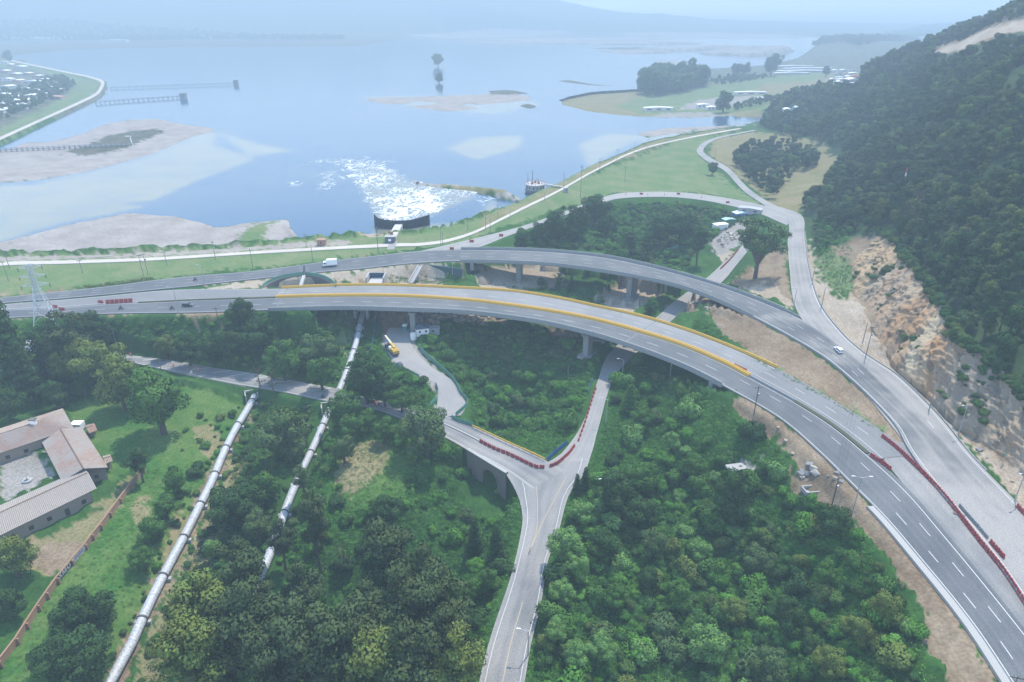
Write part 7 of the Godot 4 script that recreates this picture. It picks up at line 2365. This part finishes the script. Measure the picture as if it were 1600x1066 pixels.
func make_plants() -> void:
	make_kinds()
	for q in ["local", "south", "branch", "ramp", "hill_road", "loop", "dike"]:
		var mid := between(line[q + "_a"], line[q + "_b"], 0.5)
		var thin := PackedVector3Array()
		for k in range(0, mid.size(), 3): thin.append(mid[k])
		thin.append(mid[-1])
		clear_lines.append([thin, line[q + "_a"][mid.size() / 2].distance_to(line[q + "_b"][mid.size() / 2]) / 2.0 + 0.2])
	clear_areas.append(area("1130,722 1190,722 1190,738 1150,736"))
	clear_areas.append(area("1445,100 1470,74 1530,50 1580,35 1620,20 1640,70 1580,72 1500,96"))
	clear_areas.append(area("518,748 545,692 600,690 640,718 640,762 603,795 548,795"))
	clear_areas.append(area("730,735 797,772 806,790 780,812 735,806 712,770"))
	mark_clear()
	var grass_spots := []
	for p in scatter(area("518,748 545,692 600,690 640,718 640,762 603,795 548,795"), 1.3, 99, 0.6, true): grass_spots.append(p)
	# --- single trees, from the left edge to the right
	var trees := [
		["conifer dark 14 545 25", "tallest dark conifer at the left edge, below the highway"],
		["conifer dark 38 580 17", "dark conifer just behind the upper wing of the tiled farm house"],
		["conifer dark 62 560 14", "slim dark conifer right of the pale hut at the left edge"],
		["broad dark 8 632 18", "wide dark tree overhanging the left edge above the farm roofs"],
		["broad dark 82 614 17", "dark round tree directly behind the farm chimney"],
		["broad olive 112 560 28", "leftmost of the three olive crowned trees left of the parking bays"],
		["broad olive 150 562 30", "middle of the three olive crowned trees left of the parking bays"],
		["broad olive 184 596 33", "nearest of the three olive crowned trees, casting shade on the lawn"],
		["broad mid 241 622 43", "big dense round tree standing alone on the lawn under the local road"],
		["broad dark 128 600 15", "small dark tree between the olive trees and the farm"],
		["euca brown 98 520 20 .8", "dark open tree at the foot of the lattice pylon"],
		["broad dark 135 510 20", "dark tree right of the pylon beside the highway bank"],
		["broad dark 163 522 17", "dark tree at the left end of the vine covered bank"],
		["broad dark 378 490 19 1.3", "tallest dark tree touching the edge of the lower viaduct's left end"],
		["broad dark 404 522 30", "large dark tree under the left end of the lower viaduct"],
		["broad dark 358 538 24", "dark tree left of the large one under the viaduct's left end"],
		["broad mid 440 560 28", "green tree over the left pipe where it passes below the local road"],
		["broad grey 492 545 26", "grey green tree beside the mown knoll below the viaduct"],
		["broad mid 500 580 24", "green tree just above the local road left of the right pipe"],
		["broad dark 328 548 18", "dark tree above the right end of the parking bays"],
		["broad dark 292 545 20", "dark tree above the middle of the parking bays"],
		["broad olive 256 540 16", "small olive tree above the left end of the parking bays"],
		["broad dark 570 588 36", "big dark tree between the right pipe and the site ramp"],
		["broad dark 600 610 22", "dark tree in front of the yellow crane truck"],
		["broad mid 626 622 20", "light green tree on the left side of the site ramp"],
		["broad mid 536 636 24", "tree covering the local road where the right pipe passes under it"],
		["broad mid 548 664 18", "small tree on the right bank of the pipe below the local road"],
		["broad grey 665 670 37", "broad grey leaved tree hiding the foot of the site ramp"],
		["broad mid 600 672 18", "green tree left of the grey leaved tree along the local road"],
		["broad mid 575 655 16", "small green tree at the roadside near the red signs"],
		["broad grey 442 674 36", "largest crown between the two pipes"],
		["broad grey 452 700 19", "grey green tree on the left bank of the right pipe"],
		["broad dark 355 790 30", "dark tree right of the left pipe at mid height"],
		["broad grey 536 700 20", "tree right of the right pipe above the bright knoll"],
		["broad light 331 858 13", "small bright green tree right of the left pipe"],
		["broad mid 415 760 22", "tree in the middle between the pipes below the largest crown"],
		["euca brown 488 806 19 1.35", "tall open eucalyptus whose bare stems lean over the right pipe"],
		["euca brown 372 880 22", "eucalyptus left of the leaning one near the right pipe"],
		["euca brown 385 985 38", "eucalyptus above the bottom edge between the pipes"],
		["euca olive 322 950 32", "eucalyptus closest to the left pipe"],
		["euca olive 300 1035 32", "eucalyptus at the bottom edge right of the left pipe"],
		["euca brown 470 1000 38", "eucalyptus over the lowest visible stretch of the right pipe"],
		["euca brown 582 955 28", "upper left eucalyptus of the brown group left of the south road"],
		["euca brown 610 880 30", "topmost eucalyptus of the brown group left of the south road"],
		["euca brown 630 955 38", "middle eucalyptus of the brown group left of the south road"],
		["euca brown 690 950 32", "eucalyptus of the brown group nearest the south road"],
		["euca brown 560 1020 36", "eucalyptus at the bottom edge left of the brown group's middle"],
		["euca brown 640 1035 36", "eucalyptus at the bottom edge in the middle of the brown group"],
		["euca olive 715 1030 28", "olive eucalyptus in the bottom corner beside the south road"],
		["euca brown 345 1010 32", "eucalyptus between the one nearest the left pipe and the bottom edge"],
		["euca brown 420 1045 32", "eucalyptus at the bottom edge just left of the right pipe's end"],
		["euca brown 510 1040 32", "eucalyptus at the bottom edge right of the right pipe's end"],
		["euca brown 385 915 28", "eucalyptus standing between the bright small tree and the right pipe"],
		["euca olive 590 1050 32", "second eucalyptus from the left along the bottom of the brown group"],
		["euca brown 665 900 28", "upper right eucalyptus of the brown group"],
		["euca brown 700 1000 30", "eucalyptus of the brown group right above the olive corner one"],
		["euca brown 600 995 32", "eucalyptus in the heart of the brown group"],
		["euca brown 470 925 24", "eucalyptus covering the right pipe at mid height"],
		["broad dark 385 780 26", "dark tree right of the one beside the left pipe at mid height"],
		["broad grey 402 820 22", "grey tree left of the right pipe at mid height"],
		["broad mid 300 915 20", "green tree right of the left pipe below the small bright one"],
		["euca brown 436 838 15", "thin eucalyptus crown hanging over the right pipe's middle"],
		["euca grey 470 742 10", "smallest eucalyptus, leaning over the right pipe above the tall one"],
		["bare brown 402 588 9", "left of the two bare limbed trees at the left culvert"],
		["bare brown 424 590 9", "right of the two bare limbed trees at the left culvert"],
		["bare brown 500 828 12", "bare leaning tree in the gap right of the right pipe"],
		["bare brown 535 870 11", "second bare tree in the gap right of the right pipe"],
		["bare grey 1432 318 12", "bare limbed tree standing in the near hillside wood"],
		["bare grey 1512 372 11", "bare limbed tree at the dark hollow of the hillside wood"],
		["bare brown 655 905 10", "dead topped tree rising from the brown eucalyptus group"],
		["broad dark 598 800 24", "dark vine hung tree on the slope below the bright knoll"],
		["conifer dark 742 838 13", "left of the two dark columns of foliage beside the south road"],
		["conifer dark 776 852 14", "right of the two dark columns of foliage beside the south road"],
		["broad mid 765 905 18", "green tree at the road edge below the dark columns"],
		["broad mid 735 925 16", "green tree left of the one at the road edge below the dark columns"],
		["broad grey 728 806 11", "grey tree on the slope below the stone arch bridge"],
		["broad dark 114 960 29", "large dark tree between the garden wall and the left pipe"],
		["broad dark 88 1028 27", "large dark tree in the bottom left corner below the garden wall"],
		["broad dark 130 1030 34", "dark tree at the bottom edge left of the left pipe"],
		["broad dark 150 955 24", "right hand dark tree of the clump left of the left pipe"],
		["broad olive 14 866 26", "wide olive tree at the left edge above the garden wall"],
		["broad dark 8 942 20", "dark tree behind the lower end of the garden wall"],
		["broad mid 236 826 17", "third shrubby tree down the row left of the left pipe"],
		["broad mid 258 792 16", "second shrubby tree down the row left of the left pipe"],
		["broad mid 272 752 16", "topmost shrubby tree of the row left of the left pipe"],
		["broad mid 222 872 16", "lowest shrubby tree of the row left of the left pipe"],
		["euca dark 213 716 13 .7", "dark thin stemmed tree at the upper end of the garden wall"],
		["broad light 886 850 25", "pale green tree leaning over the right edge of the south road"],
		["broad light 905 888 20", "pale green tree behind the one leaning over the south road"],
		["broad light 880 925 18", "pale green tree casting its shade across the south road"],
		["broad light 906 800 18", "small pale tree right of the road fork"],
		["broad light 868 985 18", "pale round bush tree by the lamp post on the south road"],
		["broad light 898 1020 20", "pale tree at the bottom edge right of the lamp post"],
		["broad light 940 1010 20", "pale tree right of the lamp post set back from the road"],
		["conifer dark 915 748 8", "right of the two small cypresses at the road fork"],
		["conifer dark 902 756 7", "left of the two small cypresses at the road fork"],
		["broad dark 962 768 28", "dark tree just right of the two small cypresses"],
		["broad mid 1003 745 24", "ivy covered tree right of the fork, upper one"],
		["broad dark 1005 800 24", "dark tree right of the fork below the ivy covered one"],
		["broad dark 1148 772 32 1.2", "tall very dark tree alone in the lush slope, below the rubble"],
		["broad grey 1022 850 22", "grey tree in the middle of the lush slope"],
		["conifer mid 985 622 12 .8", "narrow vine hung tree at the upper end of the lush slope"],
		["broad mid 1005 650 16", "vine hung tree beside the narrow one under the viaduct"],
		["broad light 1108 1010 26", "pale green tree near the bottom edge in the middle of the lush slope"],
		["broad mid 1060 930 22", "mid green tree below the grey tree on the lush slope"],
		["broad grey 1185 872 20", "grey tree below the tall very dark one on the lush slope"],
		["broad dark 1232 960 23", "dark tree in the lower middle of the lush slope"],
		["broad mid 1292 895 18", "green tree left of the earth bank at mid height"],
		["broad olive 1150 955 18", "olive tree right of the pale one near the bottom"],
		["broad dark 1012 905 18", "dark tree left of the mid green one on the lush slope"],
		["broad mid 962 930 20", "green tree right of the pale trees along the south road"],
		["broad grey 1205 1040 24", "grey tree at the bottom edge right of the pale one"],
		["broad olive 1300 1035 20", "olive tree at the bottom edge near the earth bank"],
		["broad mid 1082 728 18", "green tree between the ivy covered tree and the concrete slab"],
		["broad light 1050 688 14", "pale vine hung tree on the upper lush slope"],
		["broad dark 942 850 22", "dark tree behind the pale leaning trees"],
		["broad light 1092 858 16", "pale tree right of the grey one on the lush slope"],
		["broad olive 1385 950 22", "yellow tinged tree near the earth bank of the near lanes"],
		["broad olive 1345 985 20", "yellow tinged tree left of the one near the earth bank"],
		["broad dark 1300 810 22", "dark tree below the power pole beside the near lanes"],
		["lone grey 1190 372 34", "large forked tree standing alone left of the hill road"],
		["euca dark 1094 372 11 .9", "slim dark eucalyptus left of the lower road's upper end"],
		["broad dark 1064 352 22", "dark tree in the hollow left of the slim eucalyptus"],
		["broad dark 1030 362 20", "dark tree in the middle of the hollow above the upper viaduct"],
		["broad dark 930 325 22", "highest dark tree of the clump behind the upper viaduct"],
		["broad dark 902 345 22", "dark tree left of the highest one behind the upper viaduct"],
		["broad dark 868 350 20", "dark tree at the left of the clump behind the upper viaduct"],
		["broad dark 842 362 14", "dark tree beside the loop road where it leaves the highway"],
		["broad dark 815 378 14", "outermost left tree of the clump by the loop road"],
		["broad dark 893 364 13", "dark tree close behind the parapet of the upper viaduct"],
		["broad dark 948 350 14", "dark tree right of the clump behind the upper viaduct"],
		["euca dark 985 374 10 .7", "thin dark tree behind the parapet near the middle of the upper viaduct"],
		["euca dark 1013 378 10 .7", "thin dark tree right of the other thin one behind the parapet"],
		["conifer dark 893 443 5", "small conifer between the viaducts, right one"],
		["conifer mid 873 440 5", "small conifer between the viaducts, left one"],
		["broad dark 846 440 7", "dark bush tree at the earth heap between the viaducts"],
		["broad mid 1018 478 13", "green tree between the viaducts beside the pale pit"],
		["broad grey 1114 262 8", "small tree on the grass beside the bend of the hill road"],
		["broad dark 1163 232 10", "dark tree in the pale meadow beside the hill road"],
		["broad dark 1176 222 6", "smaller dark tree in the pale meadow by the hill road"],
		["broad grey 684 93 8", "lone tree standing in the open water, farther one"],
		["broad grey 686 121 7", "lone tree standing in the open water, nearer one"],
		["broad dark 1152 107 8", "left of the two single trees right of the wood on the spit"],
		["broad dark 1166 107 7", "right of the two single trees right of the wood on the spit"],
		["broad dark 1207 100 12", "wide tree on the far spit near the long pale sheds"],
		["broad dark 1132 157 12", "dark tree at the water's edge in the middle of the spit"],
		["broad dark 1292 110 6", "single tree at the end of the village road"],
		["broad mid 12 88 6", "single tree at the far end of the shore road"]]
	for q in trees: plant(q[0], q[1])
	# --- shrubs: each one where the ravine, the banks and the verges carry them
	var vine := [Color(0.0536, 0.15, 0.026), Color(0.0701, 0.188, 0.0312), Color(0.036, 0.1, 0.028), Color(0.0892, 0.206, 0.039)]
	var dull := [Color(0.0408, 0.09, 0.026), Color(0.0573, 0.112, 0.0303), Color(0.0828, 0.131, 0.0364), Color(0.0392, 0.1, 0.0326)]
	var lush_right := area("985,565 1060,604 1140,648 1212,695 1238,770 1285,790 1330,830 1395,915 1440,990 1450,1080 820,1090 822,1064 831,1010 847,940 858,877 873,834 891,770 913,743 926,709 938,660 944,639 961,592")
	var ravine := area("700,502 820,512 900,538 948,556 932,600 908,662 876,708 853,718 800,694 738,662 735,628 705,588 664,546")
	var knoll := area("545,665 690,690 735,711 786,742 804,775 814,805 812,840 798,894 766,994 746,1070 420,1080 470,900 520,760 515,700")
	var pipes := area("400,628 500,640 480,700 440,790 400,900 330,1080 205,1080 290,880 350,730")
	var bank := area("0,512 150,502 330,498 460,492 545,492 535,560 520,600 390,575 250,550 190,540 130,545 0,600")
	var hollow := area("805,366 880,326 960,314 1050,313 1120,322 1160,342 1125,365 1085,400 1055,428 940,392 820,384")
	var gap := area("610,430 700,430 740,442 870,452 900,440 940,455 965,490 900,470 800,448 700,440 610,440")
	var verge := area("1085,500 1115,505 1130,528 1165,546 1130,530 1080,515")
	var terrace := area("1265,362 1330,375 1330,440 1322,465 1290,440 1275,400")
	var beds := [
		[lush_right, 6.2, "round vine covered shrub on the lush slope between the south road and the near lanes", "shrubs on the lush slope", 1.1, 2.7, ["vine", "mid", "mid", "grey", "dark", "light", "mid", "olive"]],
		[ravine, 6.4, "vine covered shrub in the ravine below the lower viaduct", "shrubs in the ravine", 1.0, 2.4, ["vine", "mid", "mid", "grey"]],
		[knoll, 8.6, "vine covered shrub on the slope between the right pipe and the south road", "shrubs on the slope left of the south road", 1.0, 2.3, ["vine", "mid", "vine", "dark"]],
		[bank, 7.4, "shrub on the bank between the lower highway and the local road", "shrubs on the bank above the local road", 0.9, 1.9, ["mid", "vine", "dark"]],
		[hollow, 9.5, "shrub in the green hollow inside the loop road", "shrubs in the hollow inside the loop road", 1.2, 2.4, ["mid", "dark", "vine"]],
		[pipes, 7.0, "shrub on the strip of land between the two pipes", "shrubs between the pipes", 0.8, 1.7, ["mid", "grey", "olive"]],
		[gap, 6.0, "shrub on the rough ground between the two viaducts", "shrubs between the viaducts", 0.6, 1.2, ["mid", "vine"]]]
	var r := RandomNumberGenerator.new()
	r.seed = 77
	var count := 0
	for b in beds:
		for p in scatter(b[0], b[1], 50 + count, 0.55):
			if r.randf() < 0.22 or count >= 296: continue
			count += 1
			var s := r.randf_range(b[4], b[5])
			var tint: String = b[6][r.randi() % b[6].size()]
			tree("shrub", tint, p + Vector3(0, -0.1, 0), s, s * r.randf_range(0.8, 1.35), r.randf() * TAU, told(p, tint, s / b[5], "shrub"), b[3])
	# --- low cover that nobody could count
	cover("green vines and low growth covering the slope right of the south road", scatter(lush_right, 0.85, 61, 1.01), 1, 0.55, 1.1, vine)
	cover("small scrub standing thick among the vines right of the south road", scatter(area("940,735 1080,740 1180,760 1238,775 1285,790 1330,830 1395,915 1440,990 1450,1080 820,1090 831,1010 858,877 891,770"), 3.4, 71, 0.8), 11, 0.6, 1.5, dull + vine, "shrub", "scrub", "scrub")
	cover("green vines and low growth covering the ravine under the lower viaduct", scatter(ravine, 0.9, 62, 1.01), 2, 0.55, 1.1, vine)
	cover("small scrub standing thick in the ravine", scatter(ravine, 4.2, 72, 0.8), 12, 0.5, 1.2, vine, "shrub", "scrub", "scrub")
	cover("green vines and low growth covering the slope left of the south road", scatter(knoll, 0.9, 63, 1.01), 3, 0.55, 1.1, vine)
	cover("small scrub standing thick left of the south road", scatter(knoll, 6.0, 73, 0.8), 13, 0.5, 1.3, vine, "shrub", "scrub", "scrub")
	var ramp_side := area("575,505 598,530 610,565 648,587 678,606 676,632 656,640 600,626 560,614 545,600 560,560")
	cover("vines between the right pipe and the site ramp", scatter(ramp_side, 1.0, 101, 0.97), 41, 0.6, 1.1, vine)
	cover("scrub between the right pipe and the site ramp", scatter(ramp_side, 3.6, 102, 0.8), 42, 0.5, 1.4, vine + dull, "shrub", "scrub", "scrub")
	var pipe_side := area("516,655 545,662 542,692 520,742 500,800 470,865 440,905 430,892 455,835 482,770")
	cover("vines on the right bank of the right pipe", scatter(pipe_side, 1.0, 103, 0.97), 43, 0.6, 1.1, vine)
	cover("scrub on the right bank of the right pipe", scatter(pipe_side, 3.2, 104, 0.8), 44, 0.5, 1.3, dull + vine, "shrub", "scrub", "scrub")
	cover("low growth on the strip between the two pipes", scatter(pipes, 1.3, 64, 0.6), 4, 0.7, 1.5, dull)
	cover("small scrub between the two pipes", scatter(pipes, 3.6, 74, 0.5), 14, 0.4, 1.1, dull, "shrub", "scrub", "scrub")
	cover("vines and low growth on the bank between the lower highway and the local road", scatter(bank, 1.15, 65, 0.97), 5, 0.8, 1.7, vine)
	cover("small scrub on the bank above the local road", scatter(bank, 3.6, 75, 0.5), 15, 0.5, 1.2, vine + dull, "shrub", "scrub", "scrub")
	cover("low growth filling the hollow inside the loop road", scatter(hollow, 1.5, 66, 0.6), 6, 1.1, 2.2, dull + vine)
	cover("scrub filling the hollow inside the loop road", scatter(hollow, 3.4, 76, 0.5), 16, 0.8, 1.7, dull + vine, "shrub", "scrub", "scrub")
	cover("low growth between the two viaducts", scatter(gap, 1.2, 67, 0.6), 7, 0.7, 1.4, vine)
	cover("grass tufts on the mound between the viaducts", scatter(verge, 1.1, 68, 0.6), 8, 0.6, 1.3, vine)
	cover("scrub on the small green terrace below the rock cutting", scatter(terrace, 1.8, 69, 0.6), 9, 0.6, 1.2, vine)
	cover("grass tufts on the farm lawn and meadow", scatter(area("225,735 345,720 330,760 290,850 240,930 190,1010 140,1080 0,1080 0,1040 60,955 115,880"), 1.7, 70, 0.6), 10, 0.35, 0.8, [Color(0.0764, 0.15, 0.026), Color(0.115, 0.175, 0.039)])
	cover("green clumps along the edge of the earth verge by the near lanes", scatter(area("1215,690 1245,735 1250,772 1320,800 1350,835 1400,900 1445,945 1450,1010 1480,1070 1440,1080 1395,960 1350,870 1300,815 1235,790"), 2.6, 78, 0.5), 17, 0.5, 1.3, vine + dull)
	# --- the wooded hill: the nearest three hundred trees one by one, the rest as one wood
	var wood_poly := area("1268,360 1256,322 1288,292 1316,250 1320,235 1262,215 1215,210 1188,197 1200,180 1242,146 1340,140 1350,112 1425,78 1492,52 1550,20 1597,2 1640,-4 1700,60 1700,300 1700,500 1680,660 1600,612 1548,556 1508,530 1480,483 1447,430 1382,362 1335,368")
	var spots := scatter(wood_poly, 4.3, 81, 0.4)
	spots.append_array(scatter(area("1150,248 1200,225 1240,222 1275,245 1272,262 1230,285 1205,312 1170,290 1150,270"), 4.5, 82, 0.4))
	spots.sort_custom(func(a, b): return Vector2(a.x, a.z).length_squared() < Vector2(b.x, b.z).length_squared())
	var rest := []
	var done := 0
	for p in spots:
		if noise.get_noise_2d(p.x * 1.1 + 9.0, p.z * 1.1) > 0.3 and r.randf() < 0.75: continue   # clearings
		if done < 300 and p.x / -p.z < 0.86:
			done += 1
			var s := r.randf_range(0.8, 1.5)
			var kind := "wild" if done % 5 else "euca"
			if kind == "euca": s *= 0.6
			var tint: String = ["dark", "brown", "dark", "grey", "dark", "dark", "olive"][r.randi() % 7]
			tree(kind, tint, p, s, s * r.randf_range(0.9, 1.3), r.randf() * TAU, told(p, tint, s / (0.95 if kind == "euca" else 1.6), "tree"), "trees of the near hillside wood", "hillside_tree")
		else: rest.append(p)
	cover("dense dark wood covering the hill right of the reservoir", rest, 21, 0.55, 1.75, [Color(0.0356, 0.0725, 0.0295), Color(0.0484, 0.0825, 0.0312), Color(0.0356, 0.0688, 0.0295), Color(0.0573, 0.0938, 0.0347), Color(0.0892, 0.15, 0.0433)], "wild", "hillside_wood", "wood")
	cover("wood on the spit of land beyond the reservoir", scatter(area("1000,140 1004,128 1030,120 1060,122 1100,124 1106,132 1060,142 1015,147", -5), 8.5, 83), 22, 1.6, 5.4, dull, "wild", "lakeside_wood", "wood")
	cover("low trees along the middle of the spit", scatter(area("1106,130 1150,118 1200,120 1190,124 1130,133", -5), 9.0, 84), 23, 0.8, 1.6, dull, "wild", "lakeside_wood", "wood")
	cover("scrub along the gardens on the near side of the spit", scatter(area("1145,168 1215,160 1212,172 1150,175", -5), 7.0, 85), 24, 0.8, 1.5, dull, "wild", "lakeside_wood", "wood")
	cover("hazy wood on the far shore right of the open water", scatter(area("1210,98 1260,86 1310,80 1340,88 1380,80 1420,70 1500,52 1480,48 1310,66 1250,90", -4), 14.0, 86), 25, 2.0, 4.0, dull, "wild", "far_wood", "wood")
	cover("hazy line of trees along the far shore on the left", scatter(area("0,66 60,64 200,66 320,63 540,64 540,60 300,58 100,58 0,60", -5), 26.0, 87), 26, 2.0, 4.0, dull, "wild", "far_wood", "wood")
	cover("trees among the houses of the village on the left shore", scatter(area("0,192 60,168 95,150 108,143 120,132 95,120 60,128 45,140 0,150", -5), 11.0, 88), 27, 0.9, 1.9, dull, "wild", "village_trees", "wood")
	cover("bushes scattered over the lawn between the farm and the left pipe", scatter(area("300,640 380,640 350,700 320,745 290,790 240,880 200,940 230,860 260,740"), 5.0, 93, 0.6), 30, 0.4, 1.8, vine + dull, "shrub", "lawn_bushes", "bushes")
	cover("scrub at the foot of the olive trees and behind the farm", scatter(area("0,590 60,612 110,612 190,620 200,600 190,560 130,545 0,570"), 4.5, 94, 0.6), 31, 0.8, 1.9, dull, "shrub", "scrub", "scrub")
	cover("brush clinging to the top edge and ledges of the rock cutting", rock_spots, 32, 0.35, 1.3, dull, "shrub", "scrub", "scrub")
	var beside := []
	for q in [LEFT_PIPE, RIGHT_PIPE]:
		for p in curve(q, 0.0, 1.3):
			for side in [-1.0, 1.0]:
				var b := on(p.x + side * r.randf_range(1.5, 4.5), p.z + r.randf_range(-1, 1))
				if r.randf() < 0.62 and road_w[cell(b.x, b.z)] < 0.9 and p.distance_to(at(391, 606, -14)) > 9.0 and p.distance_to(at(512, 625, -14)) > 9.0: beside.append(b)
	cover("brush crowding both sides of the two pipes", beside, 34, 0.3, 1.0, dull + vine, "shrub", "scrub", "scrub")
	cover("tall grass on the open bright knoll above the right pipe", grass_spots, 33, 0.4, 0.9, [Color(0.1, 0.17, 0.05), Color(0.14, 0.2, 0.07), Color(0.091, 0.15, 0.034)])
	cover("scrub at the foot of the hill beside the bend of the hill road", scatter(area("1260,335 1300,350 1335,366 1290,392 1264,385"), 2.6, 106, 0.6), 45, 0.5, 1.5, dull + vine, "shrub", "scrub", "scrub")
	# plants on the sand and the dike
	cover("weeds along the highway fence at the foot of the dike", scatter(area("130,452 215,441 240,438 240,434 215,436 130,447"), 0.9, 90, 1.1), 28, 0.4, 0.9, [Color(0.0764, 0.0813, 0.0303), Color(0.115, 0.106, 0.0433)])
	cover("green strip of weeds between the far carriageway and the bare earth", scatter(area("1170,556 1240,591 1305,628 1386,678 1378,679 1300,631 1235,596 1168,559"), 0.8, 91, 2.0), 29, 0.5, 0.9, vine)
